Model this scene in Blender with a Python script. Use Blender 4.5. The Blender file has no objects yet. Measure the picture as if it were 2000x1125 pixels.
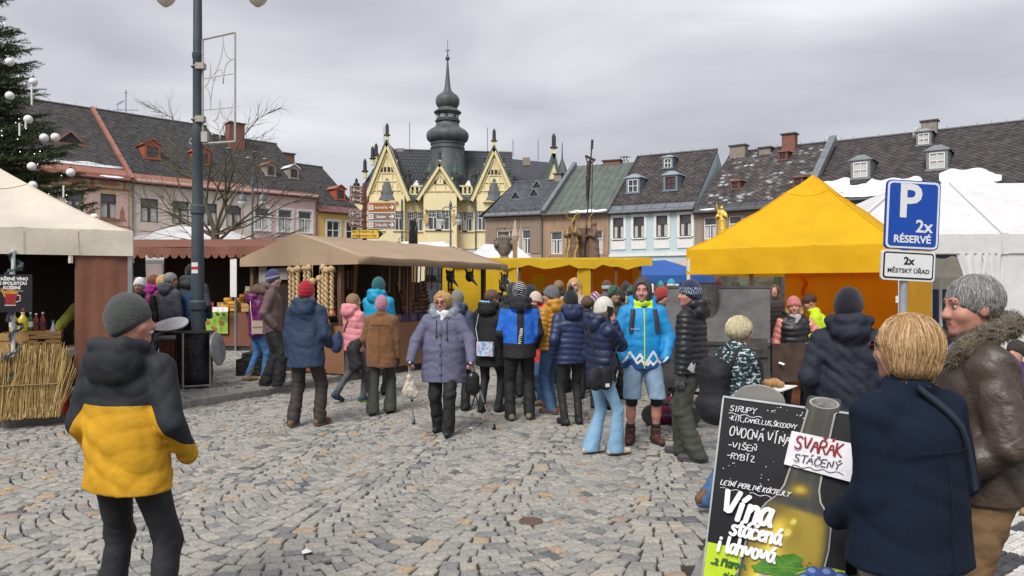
import bpy,math,random
import numpy as np
from mathutils import Vector,Matrix
random.seed(7)
SC=bpy.context.scene
COL=SC.collection
R=math.radians
PI=math.pi
F=1455.0 # focal length in pixels of the 2000 px wide photograph
EYE=1.70
def PX(px,d):return(px-1000)/F*d
def PZ(py,d):return EYE+(562.5-py)/F*d
# ------------------------------------------------------------------ camera, sky, sun, exposure
cd=bpy.data.cameras.new('camera');cam=bpy.data.objects.new('camera',cd);COL.objects.link(cam)
cam.location=(0,0,EYE);cam.rotation_euler=(R(90),0,0)
cd.sensor_width=36;cd.lens=36*F/2000;cd.clip_start=.1;cd.clip_end=2000
SC.camera=cam
SC.view_settings.view_transform='Standard';SC.view_settings.look='None'
SC.view_settings.exposure=1.22;SC.view_settings.gamma=1;SC.view_settings.use_curve_mapping=False
SUN_EL,SUN_AZ=R(48),R(205) # azimuth clockwise from +Y (behind the camera, a little left)
world=bpy.data.worlds.new('World');SC.world=world;world.use_nodes=True
nt=world.node_tree;nt.nodes.clear()
def wn(t,**kw):
 n=nt.nodes.new(t)
 for k,v in kw.items():setattr(n,k,v)
 return n
wo=wn('ShaderNodeOutputWorld');mixs=wn('ShaderNodeMixShader');mixs.inputs[0].default_value=.94
sky=wn('ShaderNodeTexSky',sky_type='NISHITA',sun_disc=False,sun_elevation=SUN_EL,sun_rotation=SUN_AZ)
b1=wn('ShaderNodeBackground');b1.inputs[1].default_value=.08;nt.links.new(sky.outputs[0],b1.inputs[0])
tc=wn('ShaderNodeTexCoord');mp=wn('ShaderNodeMapping');mp.inputs['Scale'].default_value=(1.3,1.3,4.6);mp.inputs['Location'].default_value=(.35,.2,.1)
nt.links.new(tc.outputs['Generated'],mp.inputs[0])
n1=wn('ShaderNodeTexNoise');n1.inputs['Scale'].default_value=1.7;n1.inputs['Detail'].default_value=5;n1.inputs['Roughness'].default_value=.43;n1.inputs['Distortion'].default_value=.35
nt.links.new(mp.outputs[0],n1.inputs['Vector'])
rp=wn('ShaderNodeValToRGB')
e=rp.color_ramp.elements;e[0].position=.30;e[0].color=(.35,.35,.385,1);e[1].position=.72;e[1].color=(.74,.735,.755,1)
m_=rp.color_ramp.elements.new(.5);m_.color=(.505,.503,.54,1)
nt.links.new(n1.outputs['Fac'],rp.inputs[0])
b2=wn('ShaderNodeBackground');b2.inputs[1].default_value=.545;nt.links.new(rp.outputs[0],b2.inputs[0])
nt.links.new(b1.outputs[0],mixs.inputs[1]);nt.links.new(b2.outputs[0],mixs.inputs[2]);nt.links.new(mixs.outputs[0],wo.inputs[0])
sl=bpy.data.lights.new('sun','SUN');sl.energy=1.5;sl.angle=R(28);sl.color=(1,.965,.92)
so=bpy.data.objects.new('sun',sl);COL.objects.link(so)
sd=Vector((math.sin(SUN_AZ)*math.cos(SUN_EL),math.cos(SUN_AZ)*math.cos(SUN_EL),math.sin(SUN_EL)))
so.rotation_euler=sd.to_track_quat('Z','Y').to_euler()
# ------------------------------------------------------------------ materials
MATS={}
def mat(name,col,rough=.8,var=.12,scale=6,bump=.0,bscale=80,metal=0,emit=0,zones=None,stretch=(1,1,1),spec=.4,coat=0,alpha=1,sheen=0,rnd=None,trans=0,wrinkle=0,transl=0):
 """zones: colours laid over the base wherever the float attributes z1, z2 ... of the mesh are positive. rnd: ramp of colours picked by the face attribute rnd."""
 if name in MATS:return MATS[name]
 m=bpy.data.materials.new(name);m.use_nodes=True;t=m.node_tree;N=t.nodes;L=t.links
 p=N['Principled BSDF']
 c=N.new('ShaderNodeTexCoord');mp=N.new('ShaderNodeMapping');mp.inputs['Scale'].default_value=stretch;L.new(c.outputs['Object'],mp.inputs[0])
 out=None
 if rnd:
  a=N.new('ShaderNodeAttribute');a.attribute_name='rnd';r=N.new('ShaderNodeValToRGB')
  el=r.color_ramp.elements
  while len(el)<len(rnd):el.new(.5)
  for i,(pos,cc)in enumerate(rnd):el[i].position=pos;el[i].color=(*cc,1)
  L.new(a.outputs['Fac'],r.inputs[0]);out=r.outputs[0]
 else:
  rgb=N.new('ShaderNodeRGB');rgb.outputs[0].default_value=(*col,1);out=rgb.outputs[0]
 for i,zc in enumerate(zones or()):
  a=N.new('ShaderNodeAttribute');a.attribute_name='z%d'%(i+1)
  g=N.new('ShaderNodeMath');g.operation='GREATER_THAN';g.inputs[1].default_value=0;L.new(a.outputs['Fac'],g.inputs[0])
  mx=N.new('ShaderNodeMix');mx.data_type='RGBA';L.new(g.outputs[0],mx.inputs[0]);L.new(out,mx.inputs[6]);mx.inputs[7].default_value=(*zc,1);out=mx.outputs[2]
 if var:
  n=N.new('ShaderNodeTexNoise');n.inputs['Scale'].default_value=scale;n.inputs['Detail'].default_value=6;n.inputs['Roughness'].default_value=.62;L.new(mp.outputs[0],n.inputs['Vector'])
  mr=N.new('ShaderNodeMapRange');mr.inputs[1].default_value=.3;mr.inputs[2].default_value=.7;mr.inputs[3].default_value=1-var;mr.inputs[4].default_value=1+var;L.new(n.outputs['Fac'],mr.inputs[0])
  mu=N.new('ShaderNodeMix');mu.data_type='RGBA';mu.blend_type='MULTIPLY';mu.inputs[0].default_value=1;L.new(out,mu.inputs[6]);L.new(mr.outputs[0],mu.inputs[7]);out=mu.outputs[2]
  rr=N.new('ShaderNodeMapRange');rr.inputs[3].default_value=max(0,rough-.08);rr.inputs[4].default_value=min(1,rough+.08);L.new(n.outputs['Fac'],rr.inputs[0]);L.new(rr.outputs[0],p.inputs['Roughness'])
 else:p.inputs['Roughness'].default_value=rough
 L.new(out,p.inputs['Base Color'])
 p.inputs['Metallic'].default_value=metal;p.inputs['Specular IOR Level'].default_value=spec;p.inputs['Coat Weight'].default_value=coat
 if sheen:p.inputs['Sheen Weight'].default_value=sheen
 if trans:p.inputs['Transmission Weight'].default_value=trans
 if emit:p.inputs['Emission Color'].default_value=(*col,1);p.inputs['Emission Strength'].default_value=emit
 hsock=None
 if bump:
  n2=N.new('ShaderNodeTexNoise');n2.inputs['Scale'].default_value=bscale;n2.inputs['Detail'].default_value=5;L.new(mp.outputs[0],n2.inputs['Vector'])
  b=N.new('ShaderNodeBump');b.inputs['Strength'].default_value=bump;b.inputs['Distance'].default_value=.02;L.new(n2.outputs['Fac'],b.inputs['Height']);hsock=b
 if wrinkle:
  n3=N.new('ShaderNodeTexNoise');n3.inputs['Scale'].default_value=8;n3.inputs['Detail'].default_value=4;n3.inputs['Distortion'].default_value=.5;L.new(mp.outputs[0],n3.inputs['Vector'])
  b3=N.new('ShaderNodeBump');b3.inputs['Strength'].default_value=wrinkle;b3.inputs['Distance'].default_value=.06;L.new(n3.outputs['Fac'],b3.inputs['Height'])
  if hsock:L.new(hsock.outputs[0],b3.inputs['Normal'])
  hsock=b3
 if hsock:L.new(hsock.outputs[0],p.inputs['Normal'])
 if transl:
  tb_=N.new('ShaderNodeBsdfTranslucent');L.new(out,tb_.inputs['Color']);ms=N.new('ShaderNodeMixShader');ms.inputs[0].default_value=transl;L.new(p.outputs[0],ms.inputs[1]);L.new(tb_.outputs[0],ms.inputs[2]);L.new(ms.outputs[0],N['Material Output'].inputs['Surface'])
 MATS[name]=m;return m
# ------------------------------------------------------------------ objects
def empty(name,loc,rz=0,label=None,cat=None,group=None,kind=None):
 o=bpy.data.objects.new(name,None);COL.objects.link(o);o.location=loc;o.rotation_euler=(0,0,rz);o.empty_display_size=.2
 return tag(o,label,cat,group,kind)
def tag(o,label=None,cat=None,group=None,kind=None):
 if label:o['label']=label
 if cat:o['category']=cat
 if group:o['group']=group
 if kind:o['kind']=kind
 return o
def copy_tree(o,parent=None):
 c=o.copy();COL.objects.link(c);c.parent=parent
 for ch in[x for x in o.children]:copy_tree(ch,c)
 return c
class MB:
 """collects faces and links them as one mesh object"""
 def __init__(s):s.v=[];s.f=[];s.m=[];s.a=[]
 def add(s,vs,fs,m=0):
  o=len(s.v);s.v+=[tuple(v)for v in vs]
  for f in fs:s.f.append([i+o for i in f]);s.m.append(m)
  return s
 def quad(s,a,b,c,d,m=0):return s.add([a,b,c,d],[[0,1,2,3]],m)
 def poly(s,pts,m=0):return s.add(pts,[list(range(len(pts)))],m)
 def box(s,c,sz,rz=0,m=0,M=None):
  hx,hy,hz=sz[0]/2,sz[1]/2,sz[2]/2
  vs=[Vector((x,y,z))for z in(-hz,hz)for y in(-hy,hy)for x in(-hx,hx)]
  Q=M if M is not None else Matrix.Rotation(rz,3,'Z')
  return s.add([Q@v+Vector(c)for v in vs],[[0,2,3,1],[4,5,7,6],[0,1,5,4],[2,6,7,3],[0,4,6,2],[1,3,7,5]],m)
 def bar(s,a,b,w,h=None,m=0,up=(0,0,1)):
  a,b=Vector(a),Vector(b);h=h or w;t=(b-a);L=t.length
  if L<1e-6:return s
  t/=L;u=Vector(up)
  if abs(t.dot(u))>.98:u=Vector((0,1,0))
  x=t.cross(u).normalized();y=x.cross(t)
  vs=[p+x*sx*w/2+y*sy*h/2 for p in(a,b)for sx,sy in((-1,-1),(1,-1),(1,1),(-1,1))]
  return s.add(vs,[[3,2,1,0],[4,5,6,7],[0,1,5,4],[1,2,6,5],[2,3,7,6],[3,0,4,7]],m)
 def tube(s,pts,r,n=8,m=0,cap=True):
  pts=[Vector(p)for p in pts];k=len(pts)
  rs=r if isinstance(r,(list,tuple))else[r]*k
  t0=(pts[1]-pts[0]).normalized();u=Vector((0,0,1))if abs(t0.z)<.9 else Vector((1,0,0))
  x=t0.cross(u).normalized();vs=[]
  for i,p in enumerate(pts):
   t=(pts[min(i+1,k-1)]-pts[max(i-1,0)]).normalized()
   x=(x-t*x.dot(t)).normalized();y=t.cross(x)
   for j in range(n):
    a=2*PI*j/n;vs.append(p+(x*math.cos(a)+y*math.sin(a))*rs[i])
  fs=[[i*n+j,i*n+(j+1)%n,(i+1)*n+(j+1)%n,(i+1)*n+j]for i in range(k-1)for j in range(n)]
  if cap:fs+=[list(range(n))[::-1],[(k-1)*n+j for j in range(n)]]
  return s.add(vs,fs,m)
 def lathe(s,prof,c=(0,0,0),n=16,m=0,sq=(1,1)):
  vs=[(c[0]+r*math.cos(2*PI*j/n)*sq[0],c[1]+r*math.sin(2*PI*j/n)*sq[1],c[2]+z)for r,z in prof for j in range(n)]
  k=len(prof)
  fs=[[i*n+j,i*n+(j+1)%n,(i+1)*n+(j+1)%n,(i+1)*n+j]for i in range(k-1)for j in range(n)]
  fs+=[list(range(n))[::-1],[(k-1)*n+j for j in range(n)]]
  return s.add(vs,fs,m)
 def ball(s,c,r,n=10,m=0,sq=(1,1,1)):
  prof=[(max(1e-4,r*math.sin(PI*i/(n//2+1))),-r*math.cos(PI*i/(n//2+1))*sq[2])for i in range(n//2+2)]
  return s.lathe(prof,c,n,m,(sq[0],sq[1]))
 def prism(s,pts,d,m=0):
  """a closed outline of 3-D points pushed along d"""
  n=len(pts);a=[Vector(p)for p in pts];b=[p+Vector(d)for p in a]
  return s.add(a+b,[list(range(n))[::-1],list(range(n,2*n))]+[[i,(i+1)%n,(i+1)%n+n,i+n]for i in range(n)],m)
 def build(s,name,mats,parent=None,smooth=False,loc=None):
  me=bpy.data.meshes.new(name);me.from_pydata(s.v,[],s.f)
  for q in(mats if isinstance(mats,(list,tuple))else[mats]):me.materials.append(q)
  if any(s.m):me.polygons.foreach_set('material_index',s.m)
  if smooth:me.polygons.foreach_set('use_smooth',[True]*len(s.f))
  if s.a:
   at=me.attributes.new('rnd','FLOAT','FACE');at.data.foreach_set('value',s.a)
  me.update();o=bpy.data.objects.new(name,me);COL.objects.link(o);o.parent=parent
  if loc:o.location=loc
  return o
def auto_smooth(o,ang=40):
 me=o.data;me.polygons.foreach_set('use_smooth',[True]*len(me.polygons));me.set_sharp_from_angle(angle=R(ang));return o
def text(name,s,size,m,parent,loc,rot=(R(90),0,0),bold=0,shear=0,align='CENTER',ext=.001,sx=1):
 c=bpy.data.curves.new(name,'FONT');c.body=s;c.size=size;c.align_x=align;c.align_y='CENTER';c.offset=bold;c.shear=shear;c.extrude=ext;c.resolution_u=3
 c.materials.append(m);o=bpy.data.objects.new(name,c);COL.objects.link(o);o.parent=parent;o.location=loc;o.rotation_euler=rot;o.scale=(sx,1,1);TEXTS.append(o);return o
TEXTS=[]
def texts_to_meshes():
 SC.view_layers[0].update();dg=bpy.context.evaluated_depsgraph_get()
 for o in TEXTS:
  me=bpy.data.meshes.new_from_object(o.evaluated_get(dg));n=bpy.data.objects.new('lettering',me);COL.objects.link(n)
  n.parent=o.parent;n.location=o.location;n.rotation_euler=o.rotation_euler;n.scale=o.scale;tag(n,kind='stuff');bpy.data.objects.remove(o)
# ------------------------------------------------------------------ solid modelling with distance fields -> one smooth mesh
def V3(p):return np.asarray(p,dtype=np.float32)
class Sdf:
 def __init__(s,vox):s.vox=vox;s.p=[];s.cut=[];s.disp=None
 def cap(s,a,b,ra,rb=None,k=.03,sq=(1,1,1),quilt=None,op='u'):
  rb=ra if rb is None else rb;a=V3(a);b=V3(b);sqv=V3(sq);r=max(ra,rb)
  ext=r*sqv+k+.012
  def fn(X,Y,Z):
   ba=b-a;L2=float((ba**2).sum())+1e-9
   h0=((X-a[0])*ba[0]+(Y-a[1])*ba[1]+(Z-a[2])*ba[2])/L2;h=np.clip(h0,0,1)
   d=np.sqrt(((X-a[0]-h*ba[0])/sqv[0])**2+((Y-a[1]-h*ba[1])/sqv[1])**2+((Z-a[2]-h*ba[2])/sqv[2])**2)-(ra+(rb-ra)*h)
   d=d*float(sqv.min())
   if quilt:
    mode,pit,amp=quilt
    t=h0*math.sqrt(L2)if mode=='h' else Z+.012*np.sin(9*X+5*Y)+0*Y
    d=d-amp*(np.sqrt(np.abs(np.sin(PI*t/pit)))-.5)
   return d
  s.p.append((np.minimum(a,b)-ext,np.maximum(a,b)+ext,fn,k,op));return s
 def ell(s,c,r,k=.02,M=None,op='u',disp=None):
  c=V3(c);r=V3(r);M=None if M is None else np.array(M,dtype=np.float32);e=(float(r.max())if M is not None else r)+k+.012
  def fn(X,Y,Z):
   x,y,z=X-c[0],Y-c[1],Z-c[2]
   if M is not None:x,y,z=M[0,0]*x+M[1,0]*y+M[2,0]*z,M[0,1]*x+M[1,1]*y+M[2,1]*z,M[0,2]*x+M[1,2]*y+M[2,2]*z
   k0=np.sqrt((x/r[0])**2+(y/r[1])**2+(z/r[2])**2);k1=np.sqrt((x/r[0]**2)**2+(y/r[1]**2)**2+(z/r[2]**2)**2)+1e-6
   d=k0*(k0-1)/k1
   if disp is not None:d=d+disp(x,y,z)
   return d
  s.p.append((c-e,c+e,fn,k,op));return s
 def mesh(s):
  v=s.vox;us=[p for p in s.p if p[4]=='u']
  lo=np.min([p[0]for p in us],axis=0)-2*v;hi=np.max([p[1]for p in us],axis=0)+2*v
  n=np.ceil((hi-lo)/v).astype(int)+1
  ax=[(lo[i]+v*np.arange(n[i])).astype(np.float32)for i in range(3)]
  Fd=np.full(n,.25,np.float32)
  for a,b,fn,k,op in s.p:
   i0=np.clip(np.floor((a-lo)/v).astype(int),0,n-1);i1=np.clip(np.ceil((b-lo)/v).astype(int)+1,1,n)
   if(i1<=i0).any():continue
   sl_=tuple(slice(i0[i],i1[i])for i in range(3))
   d=fn(ax[0][sl_[0]][:,None,None],ax[1][sl_[1]][None,:,None],ax[2][sl_[2]][None,None,:]);g=Fd[sl_]
   if op=='u':
    h=np.clip(.5+.5*(d-g)/k,0,1);Fd[sl_]=d+(g-d)*h-k*h*(1-h)
   else:
    h=np.clip(.5-.5*(d+g)/k,0,1);Fd[sl_]=g+(-d-g)*h+k*h*(1-h)
  G=(ax[0][:,None,None],ax[1][None,:,None],ax[2][None,None,:])
  if s.disp is not None:Fd=Fd+s.disp(*G)
  for c in s.cut:Fd=np.maximum(Fd,c(*G))
  Fd[0]=Fd[-1]=.1;Fd[:,0]=Fd[:,-1]=.1;Fd[:,:,0]=Fd[:,:,-1]=.1
  return nets(Fd,lo,v)
def nets(Fd,lo,v):
 I=Fd<0
 c=np.zeros(np.array(Fd.shape)-1,np.int8)
 sh=c.shape
 def sub(A,dx,dy,dz):return A[dx:dx+sh[0],dy:dy+sh[1],dz:dz+sh[2]]
 for dx in(0,1):
  for dy in(0,1):
   for dz in(0,1):c+=sub(I,dx,dy,dz)
 act=(c>0)&(c<8);idx=np.full(sh,-1,np.int64);ii=np.argwhere(act);idx[act]=np.arange(len(ii))
 acc=np.zeros((len(ii),3));cnt=np.zeros(len(ii))
 val={(dx,dy,dz):sub(Fd,dx,dy,dz)[act]for dx in(0,1)for dy in(0,1)for dz in(0,1)}
 for a in range(3):
  for p in(0,1):
   for q in(0,1):
    o0=[0,0,0];o1=[0,0,0];b_,c_=[i for i in range(3)if i!=a]
    o0[b_]=o1[b_]=p;o0[c_]=o1[c_]=q;o1[a]=1
    f0,f1=val[tuple(o0)],val[tuple(o1)];x=(f0<0)!=(f1<0)
    t=np.where(x,f0/np.where(x,f0-f1,1),0)
    for i in range(3):
     acc[:,i]+=np.where(x,(t if i==a else o0[i]),0)
    cnt+=x
 vs=lo+v*(ii+acc/np.maximum(cnt,1)[:,None])
 fs=[]
 for a in range(3):
  b_,c_=[(1,2),(2,0),(0,1)][a]
  s0=[slice(None)]*3;s1=[slice(None)]*3;s0[a]=slice(0,-1);s1[a]=slice(1,None)
  A,B=I[tuple(s0)],I[tuple(s1)]
  for flip,X in((False,A&~B),(True,~A&B)):
   e=np.argwhere(X)
   if not len(e):continue
   e=e[(e[:,b_]>0)&(e[:,c_]>0)&(e[:,b_]<Fd.shape[b_]-1)&(e[:,c_]<Fd.shape[c_]-1)]
   q=[]
   for db,dc in((-1,-1),(0,-1),(0,0),(-1,0)):
    g=e.copy();g[:,b_]+=db;g[:,c_]+=dc;q.append(idx[g[:,0],g[:,1],g[:,2]])
   q=np.stack(q,1);fs.append(q[:,::-1]if flip else q)
 return vs,np.concatenate(fs)if fs else np.zeros((0,4),int)
def np_obj(name,vs,fs,mats,parent=None,attrs=None,mi=None,smooth=True):
 me=bpy.data.meshes.new(name);me.vertices.add(len(vs));me.vertices.foreach_set('co',np.asarray(vs,np.float32).ravel())
 nf=len(fs);k=fs.shape[1]
 me.loops.add(nf*k);me.loops.foreach_set('vertex_index',np.asarray(fs,np.int32).ravel())
 me.polygons.add(nf);me.polygons.foreach_set('loop_start',np.arange(0,nf*k,k,dtype=np.int32))
 for q in(mats if isinstance(mats,(list,tuple))else[mats]):me.materials.append(q)
 if mi is not None:me.polygons.foreach_set('material_index',np.asarray(mi,np.int32))
 if smooth:me.polygons.foreach_set('use_smooth',np.ones(nf,bool))
 for k_,a in(attrs or{}).items():
  at=me.attributes.new(k_,'FLOAT','POINT' if len(a)==len(vs)else 'FACE');at.data.foreach_set('value',np.asarray(a,np.float32))
 me.update(calc_edges=True);me.validate();o=bpy.data.objects.new(name,me);COL.objects.link(o);o.parent=parent;return o
def wrinkler(seed,amp,lam=.11,zst=1.6):
 rg=np.random.RandomState(seed);ks=[]
 for i in range(5):
  d=rg.normal(size=3);d[2]*=zst;d/=np.linalg.norm(d);ks.append((d*2*PI/(lam*rg.uniform(.6,1.7)),rg.uniform(0,6.3),rg.uniform(.5,1)))
 def f(X,Y,Z):
  w=1.3*np.sin(11*X+7*Z+seed)+1.1*np.sin(13*Y-9*Z+2*seed);t=0
  for k,ph,a in ks:t=t+a*np.abs(np.sin(.5*(k[0]*X+k[1]*Y+k[2]*Z)+ph+w))
  return(amp*(.6-t/3.2)).astype(np.float32)
 return f
# ------------------------------------------------------------------ people
SKIN={}
def skin_mat(kind):
 c={'pale':(.50,.28,.21),'rosy':(.50,.235,.175),'tan':(.42,.215,.14),'warm':(.47,.255,.18)}[kind]
 return mat('skin_'+kind,c,rough=.55,var=.16,scale=14,bump=.05,bscale=150,zones=[(c[0]*.72,c[1]*.45,c[2]*.48),(.37,.245,.19)])
def rotz(a):c,s=math.cos(a),math.sin(a);return np.array([[c,-s,0],[s,c,0],[0,0,1.]])
def rotx(a):c,s=math.cos(a),math.sin(a);return np.array([[1,0,0],[0,c,-s],[0,s,c]])
def roty(a):c,s=math.cos(a),math.sin(a);return np.array([[c,0,s],[0,1,0],[-s,0,c]])
def ik(a,b,l1,l2,pole):
 a,b,pole=V3(a),V3(b),V3(pole);d=b-a;L=float(np.linalg.norm(d));d/=max(L,1e-6)
 if L>(l1+l2)*.998:b=a+d*(l1+l2)*.998;L=(l1+l2)*.998
 x=(l1*l1-l2*l2+L*L)/(2*L);h=math.sqrt(max(0,l1*l1-x*x));p=pole-d*float(pole@d);p/=max(1e-6,np.linalg.norm(p))
 return a+d*x+p*h,b
ARMS={'down':(.25,.04,.845),'pocket':(.215,.16,.93),'front':(.09,.30,1.12),'belly':(.10,.23,1.02),'chest':(.08,.22,1.2),'swing':(.28,.2,.88),'back':(.27,-.12,.86),'crutch':(.33,.20,.93),'hip':(.24,.05,.97),'phone':(.11,.13,1.56)}
def hand_sdf(Wp,d,nrm,side,curl=.5,s=1.0):
 d=V3(d)/np.linalg.norm(d);nrm=V3(nrm);nrm=nrm-d*float(nrm@d);nrm/=np.linalg.norm(nrm);x=np.cross(d,nrm)*side
 def P(a,b,c):return Wp+(x*a+d*b+nrm*c)*s
 h=Sdf(.0062)
 h.cap(P(0,-.03,0),P(0,.02,0),.026*s,.03*s,k=.015)
 for u in(-.028,-.01,.01,.028):h.cap(P(u*.6,.015,0),P(u,.085,0),.0165*s,.0125*s,k=.012)
 for u,L in((-.032,.062),(-.011,.075),(.011,.08),(.032,.07)):
  p,a=P(u,.085,0),0.0
  for i,q in enumerate((.46,.32,.25)):
   a+=curl*(.75 if i==0 else.9);n=p+(d*math.cos(a)+nrm*math.sin(a)+x*u*1.2*(1-min(1,curl)))*L*q*s
   h.cap(p,n,(.0098-.001*i)*s,(.0092-.001*i)*s,k=.004);p=n
 t0=P(.026,.018,.008);t1=P(.048,.055,.02+.02*min(1,curl));t2=P(.046-.018*min(1,curl),.088,.03+.03*min(1,curl))
 h.cap(t0,t1,.0145*s,.0115*s,k=.012);h.cap(t1,t2,.0112*s,.009*s,k=.004)
 return h
def strands(seed,amp,f=120):
 def g(x,y,z):
  a=np.arctan2(x+.001,-y+.02);return amp*(np.sin(f*.35*a+5*np.sin(9*z+seed)+14*z)+.6*np.sin(f*.8*a+3*np.sin(17*z)+23*z+seed))
 return g
def person(label,x,y,z0=0,face=0,H=1.75,g=1.0,vox=.015,yaw=0,pitch=0,roll=0,skin='pale',lean=0,arms=('down','down'),hands=(None,None),curl=.5,palms=None,
jacket=None,trousers=None,shoes=None,hat=None,hair=None,beard=False,detail=True,feet=None,bare_shins=False,glasses=None,group='people at the market',cat='person',head=.965,seed=None,elbow=None,knee=None,scarf=None,moustache=None):
 seed=seed if seed is not None else abs(hash(label))%1000
 seed=sum(map(ord,label))%997
 root=empty('person',(x,y,z0),R(face),label,cat,group)
 s=H/1.75;vx=vox/s
 ly=lambda z:lean*(z-.95)/.5
 sw=.18*(.93+.07*g);sh={1:V3((sw,ly(1.42),1.388)),-1:V3((-sw,ly(1.42),1.388))}
 Rh=rotz(R(yaw))@rotx(R(pitch))@roty(R(roll));piv=V3((0,ly(1.5),1.49));hc=piv+Rh@V3((0,.018,.135))*head
 HP=lambda a,b,c:hc+Rh@V3((a,b,c))*head
 # limbs
 A={}
 for i,sd_ in((0,1),(1,-1)): # right, left
  t=arms[i]
  if t is None:continue
  t=ARMS[t]if isinstance(t,str)else t
  t=V3((t[0]*sd_ if isinstance(arms[i],str)else t[0],t[1]+ly(t[2])*.6,t[2]))
  pole=(sd_*.38,-.8,-.3)if elbow is None or elbow[i]is None else elbow[i]
  A[sd_]=ik(sh[sd_],t,.285,.255,pole)
 feet=feet or((.11,.02,8),(-.11,-.02,-8)) # x, y, toe-out degrees (clockwise), [heel lift]
 Lg={}
 for i,sd_ in((0,1),(1,-1)):
  f=feet[i];lift=f[3]if len(f)>3 else 0
  Lg[sd_]=(V3((sd_*.092,0,.90)),*ik((sd_*.092,0,.90),(f[0],f[1],.085+lift),.43,.42,(sd_*.15,1,0)if knee is None else knee),f,lift)
 sm=skin_mat(skin)
 # ---- body: one continuous mesh, slim where clothes hide it
 b=Sdf(vx)
 b.cap((0,0,.95),(0,ly(1.38),1.38),.075,.09,k=.03);b.cap((-.1,ly(1.4),1.395),(.1,ly(1.4),1.395),.045,k=.03);b.cap((0,ly(1.4),1.4),HP(0,-.012,-.04),.054,.052,k=.03)
 for q in(1,-1):
  if q in A:
   E,Wp=A[q];b.cap(sh[q],E,.035,.03,k=.02);b.cap(E,Wp,.03,.026,k=.02)
  hp,K,An,f,lift=Lg[q]
  b.cap(hp,K,.055,.045,k=.03)
  if bare_shins:
   cf=K+(An-K)*.32+V3((0,-.022,0));b.cap(K,An,.052,.034,k=.02);b.cap(cf-V3((0,0,.05)),cf+V3((0,0,.06)),.046,.045,k=.03)
  else:b.cap(K,An,.035,.03,k=.02)
 M=Rh
 b.ell(HP(0,-.014,.03),V3((.078,.097,.092))*head,k=.02,M=M);b.ell(HP(0,.022,-.045),V3((.062,.072,.078))*head,k=.025,M=M);b.ell(HP(0,.07,-.098),V3((.026,.024,.022))*head,k=.025,M=M)
 if detail:
  b.cap(HP(0,.088,.018),HP(0,.110,-.028),.0092,.0130,k=.014);b.ell(HP(0,.098,-.032),(.019,.014,.011),k=.01,M=M)
  b.cap(HP(-.034,.078,.032),HP(.034,.078,.032),.0155,k=.02)
  for q in(1,-1):
   b.ell(HP(q*.040,.058,-.028),(.026,.026,.024),k=.025,M=M);b.ell(HP(q*.032,.103,.009),(.018,.014,.0115),k=.012,M=M,op='s')
   b.ell(HP(q*.079,-.012,-.004),(.011,.021,.033),k=.008,M=M)
  b.cap(HP(-.018,.083,-.067),HP(.018,.083,-.067),.010,k=.014);b.cap(HP(-.02,.096,-.0665),HP(.02,.096,-.0665),.003,k=.006,op='s')
 else:b.cap(HP(0,.09,.01),HP(0,.11,-.03),.013,.016,k=.015)
 bv,bf=b.mesh()
 hands_v=[]
 for i,q in((0,1),(1,-1)):
  if hands[i]and q in A:
   E,Wp=A[q];d=Wp-E;d=d/np.linalg.norm(d);pn=palms[i]if palms and palms[i]else(-q*.9,.2,0)
   d2=d
   if isinstance(hands[i],(tuple,list)):d2=V3(hands[i])
   hv,hf=hand_sdf(Wp,d2,pn,-q if(d2[2]<.3)else q,curl).mesh();hands_v.append((hv,hf))
 nb=len(bv)
 for hv,hf in hands_v:bf=np.concatenate([bf,hf+len(bv)]);bv=np.concatenate([bv,hv])
 hl=(bv-hc)@Rh/head
 z1=np.where(hl[:,1]>.06,1-(hl[:,0]/.025)**2-((hl[:,2]+.0665)/.0085)**2,-1)
 z2=np.minimum(np.minimum(hl[:,1]-.0,-.035-hl[:,2]+np.abs(hl[:,0])*.35),hl[:,2]+.13)*20 if beard else np.full(len(bv),-1.)
 if beard:z2=np.where((np.abs(hl[:,0])<.024)&(hl[:,2]>-.078)&(hl[:,2]<-.057),-1,z2);z2[nb:]=-1
 z1[nb:]=-1
 np_obj('body',bv*s,bf,sm,root,{'z1':z1,'z2':z2})
 if detail:
  for q in(1,-1):
   e=MB();p=HP(q*.0315,.0775,.008)*s;e.ball(p,.0112*s,8);p2=HP(q*.0305,.0842,.008)*s;e.ball(p2,.0072*s,6,m=1)
   e.build('eye',[mat('eye_white',(.40,.36,.34),rough=.3,var=0),mat('iris',(.06,.07,.07),rough=.2,var=0)],root,smooth=True)
   eb=MB();eb.tube([HP(q*.013,.094,.033)*s,HP(q*.03,.0935,.0375)*s,HP(q*.048,.082,.034)*s],.0042*s,5)
   eb.build('eyebrow',mat('brow',(.10,.07,.05),var=0),root)
 if glasses:
  gm=MB()
  for q in(1,-1):
   pts=[HP(q*.033+.024*math.cos(a),.106,.008+.017*math.sin(a))*s for a in[2*PI*i/10 for i in range(11)]]
   gm.tube(pts,.0022*s,5);gm.poly(pts[:-1],1);gm.tube([HP(q*.057,.104,.012)*s,HP(q*.083,.0,.012)*s],.002*s,5)
  gm.tube([HP(-.01,.11,.01)*s,HP(.01,.11,.01)*s],.002*s,5)
  gm.build('glasses',[mat('glasses_frame',(.03,.02,.02),rough=.4,var=0),glasses],root)
 def put(name,sdf,m,zones=None,par=root):
  v_,f_=sdf.mesh();at={}
  for i,zf in enumerate(zones or()):at['z%d'%(i+1)]=zf(v_)
  return np_obj(name,v_*s,f_,m,par,at)
 # ---- trousers
 T=trousers
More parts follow.
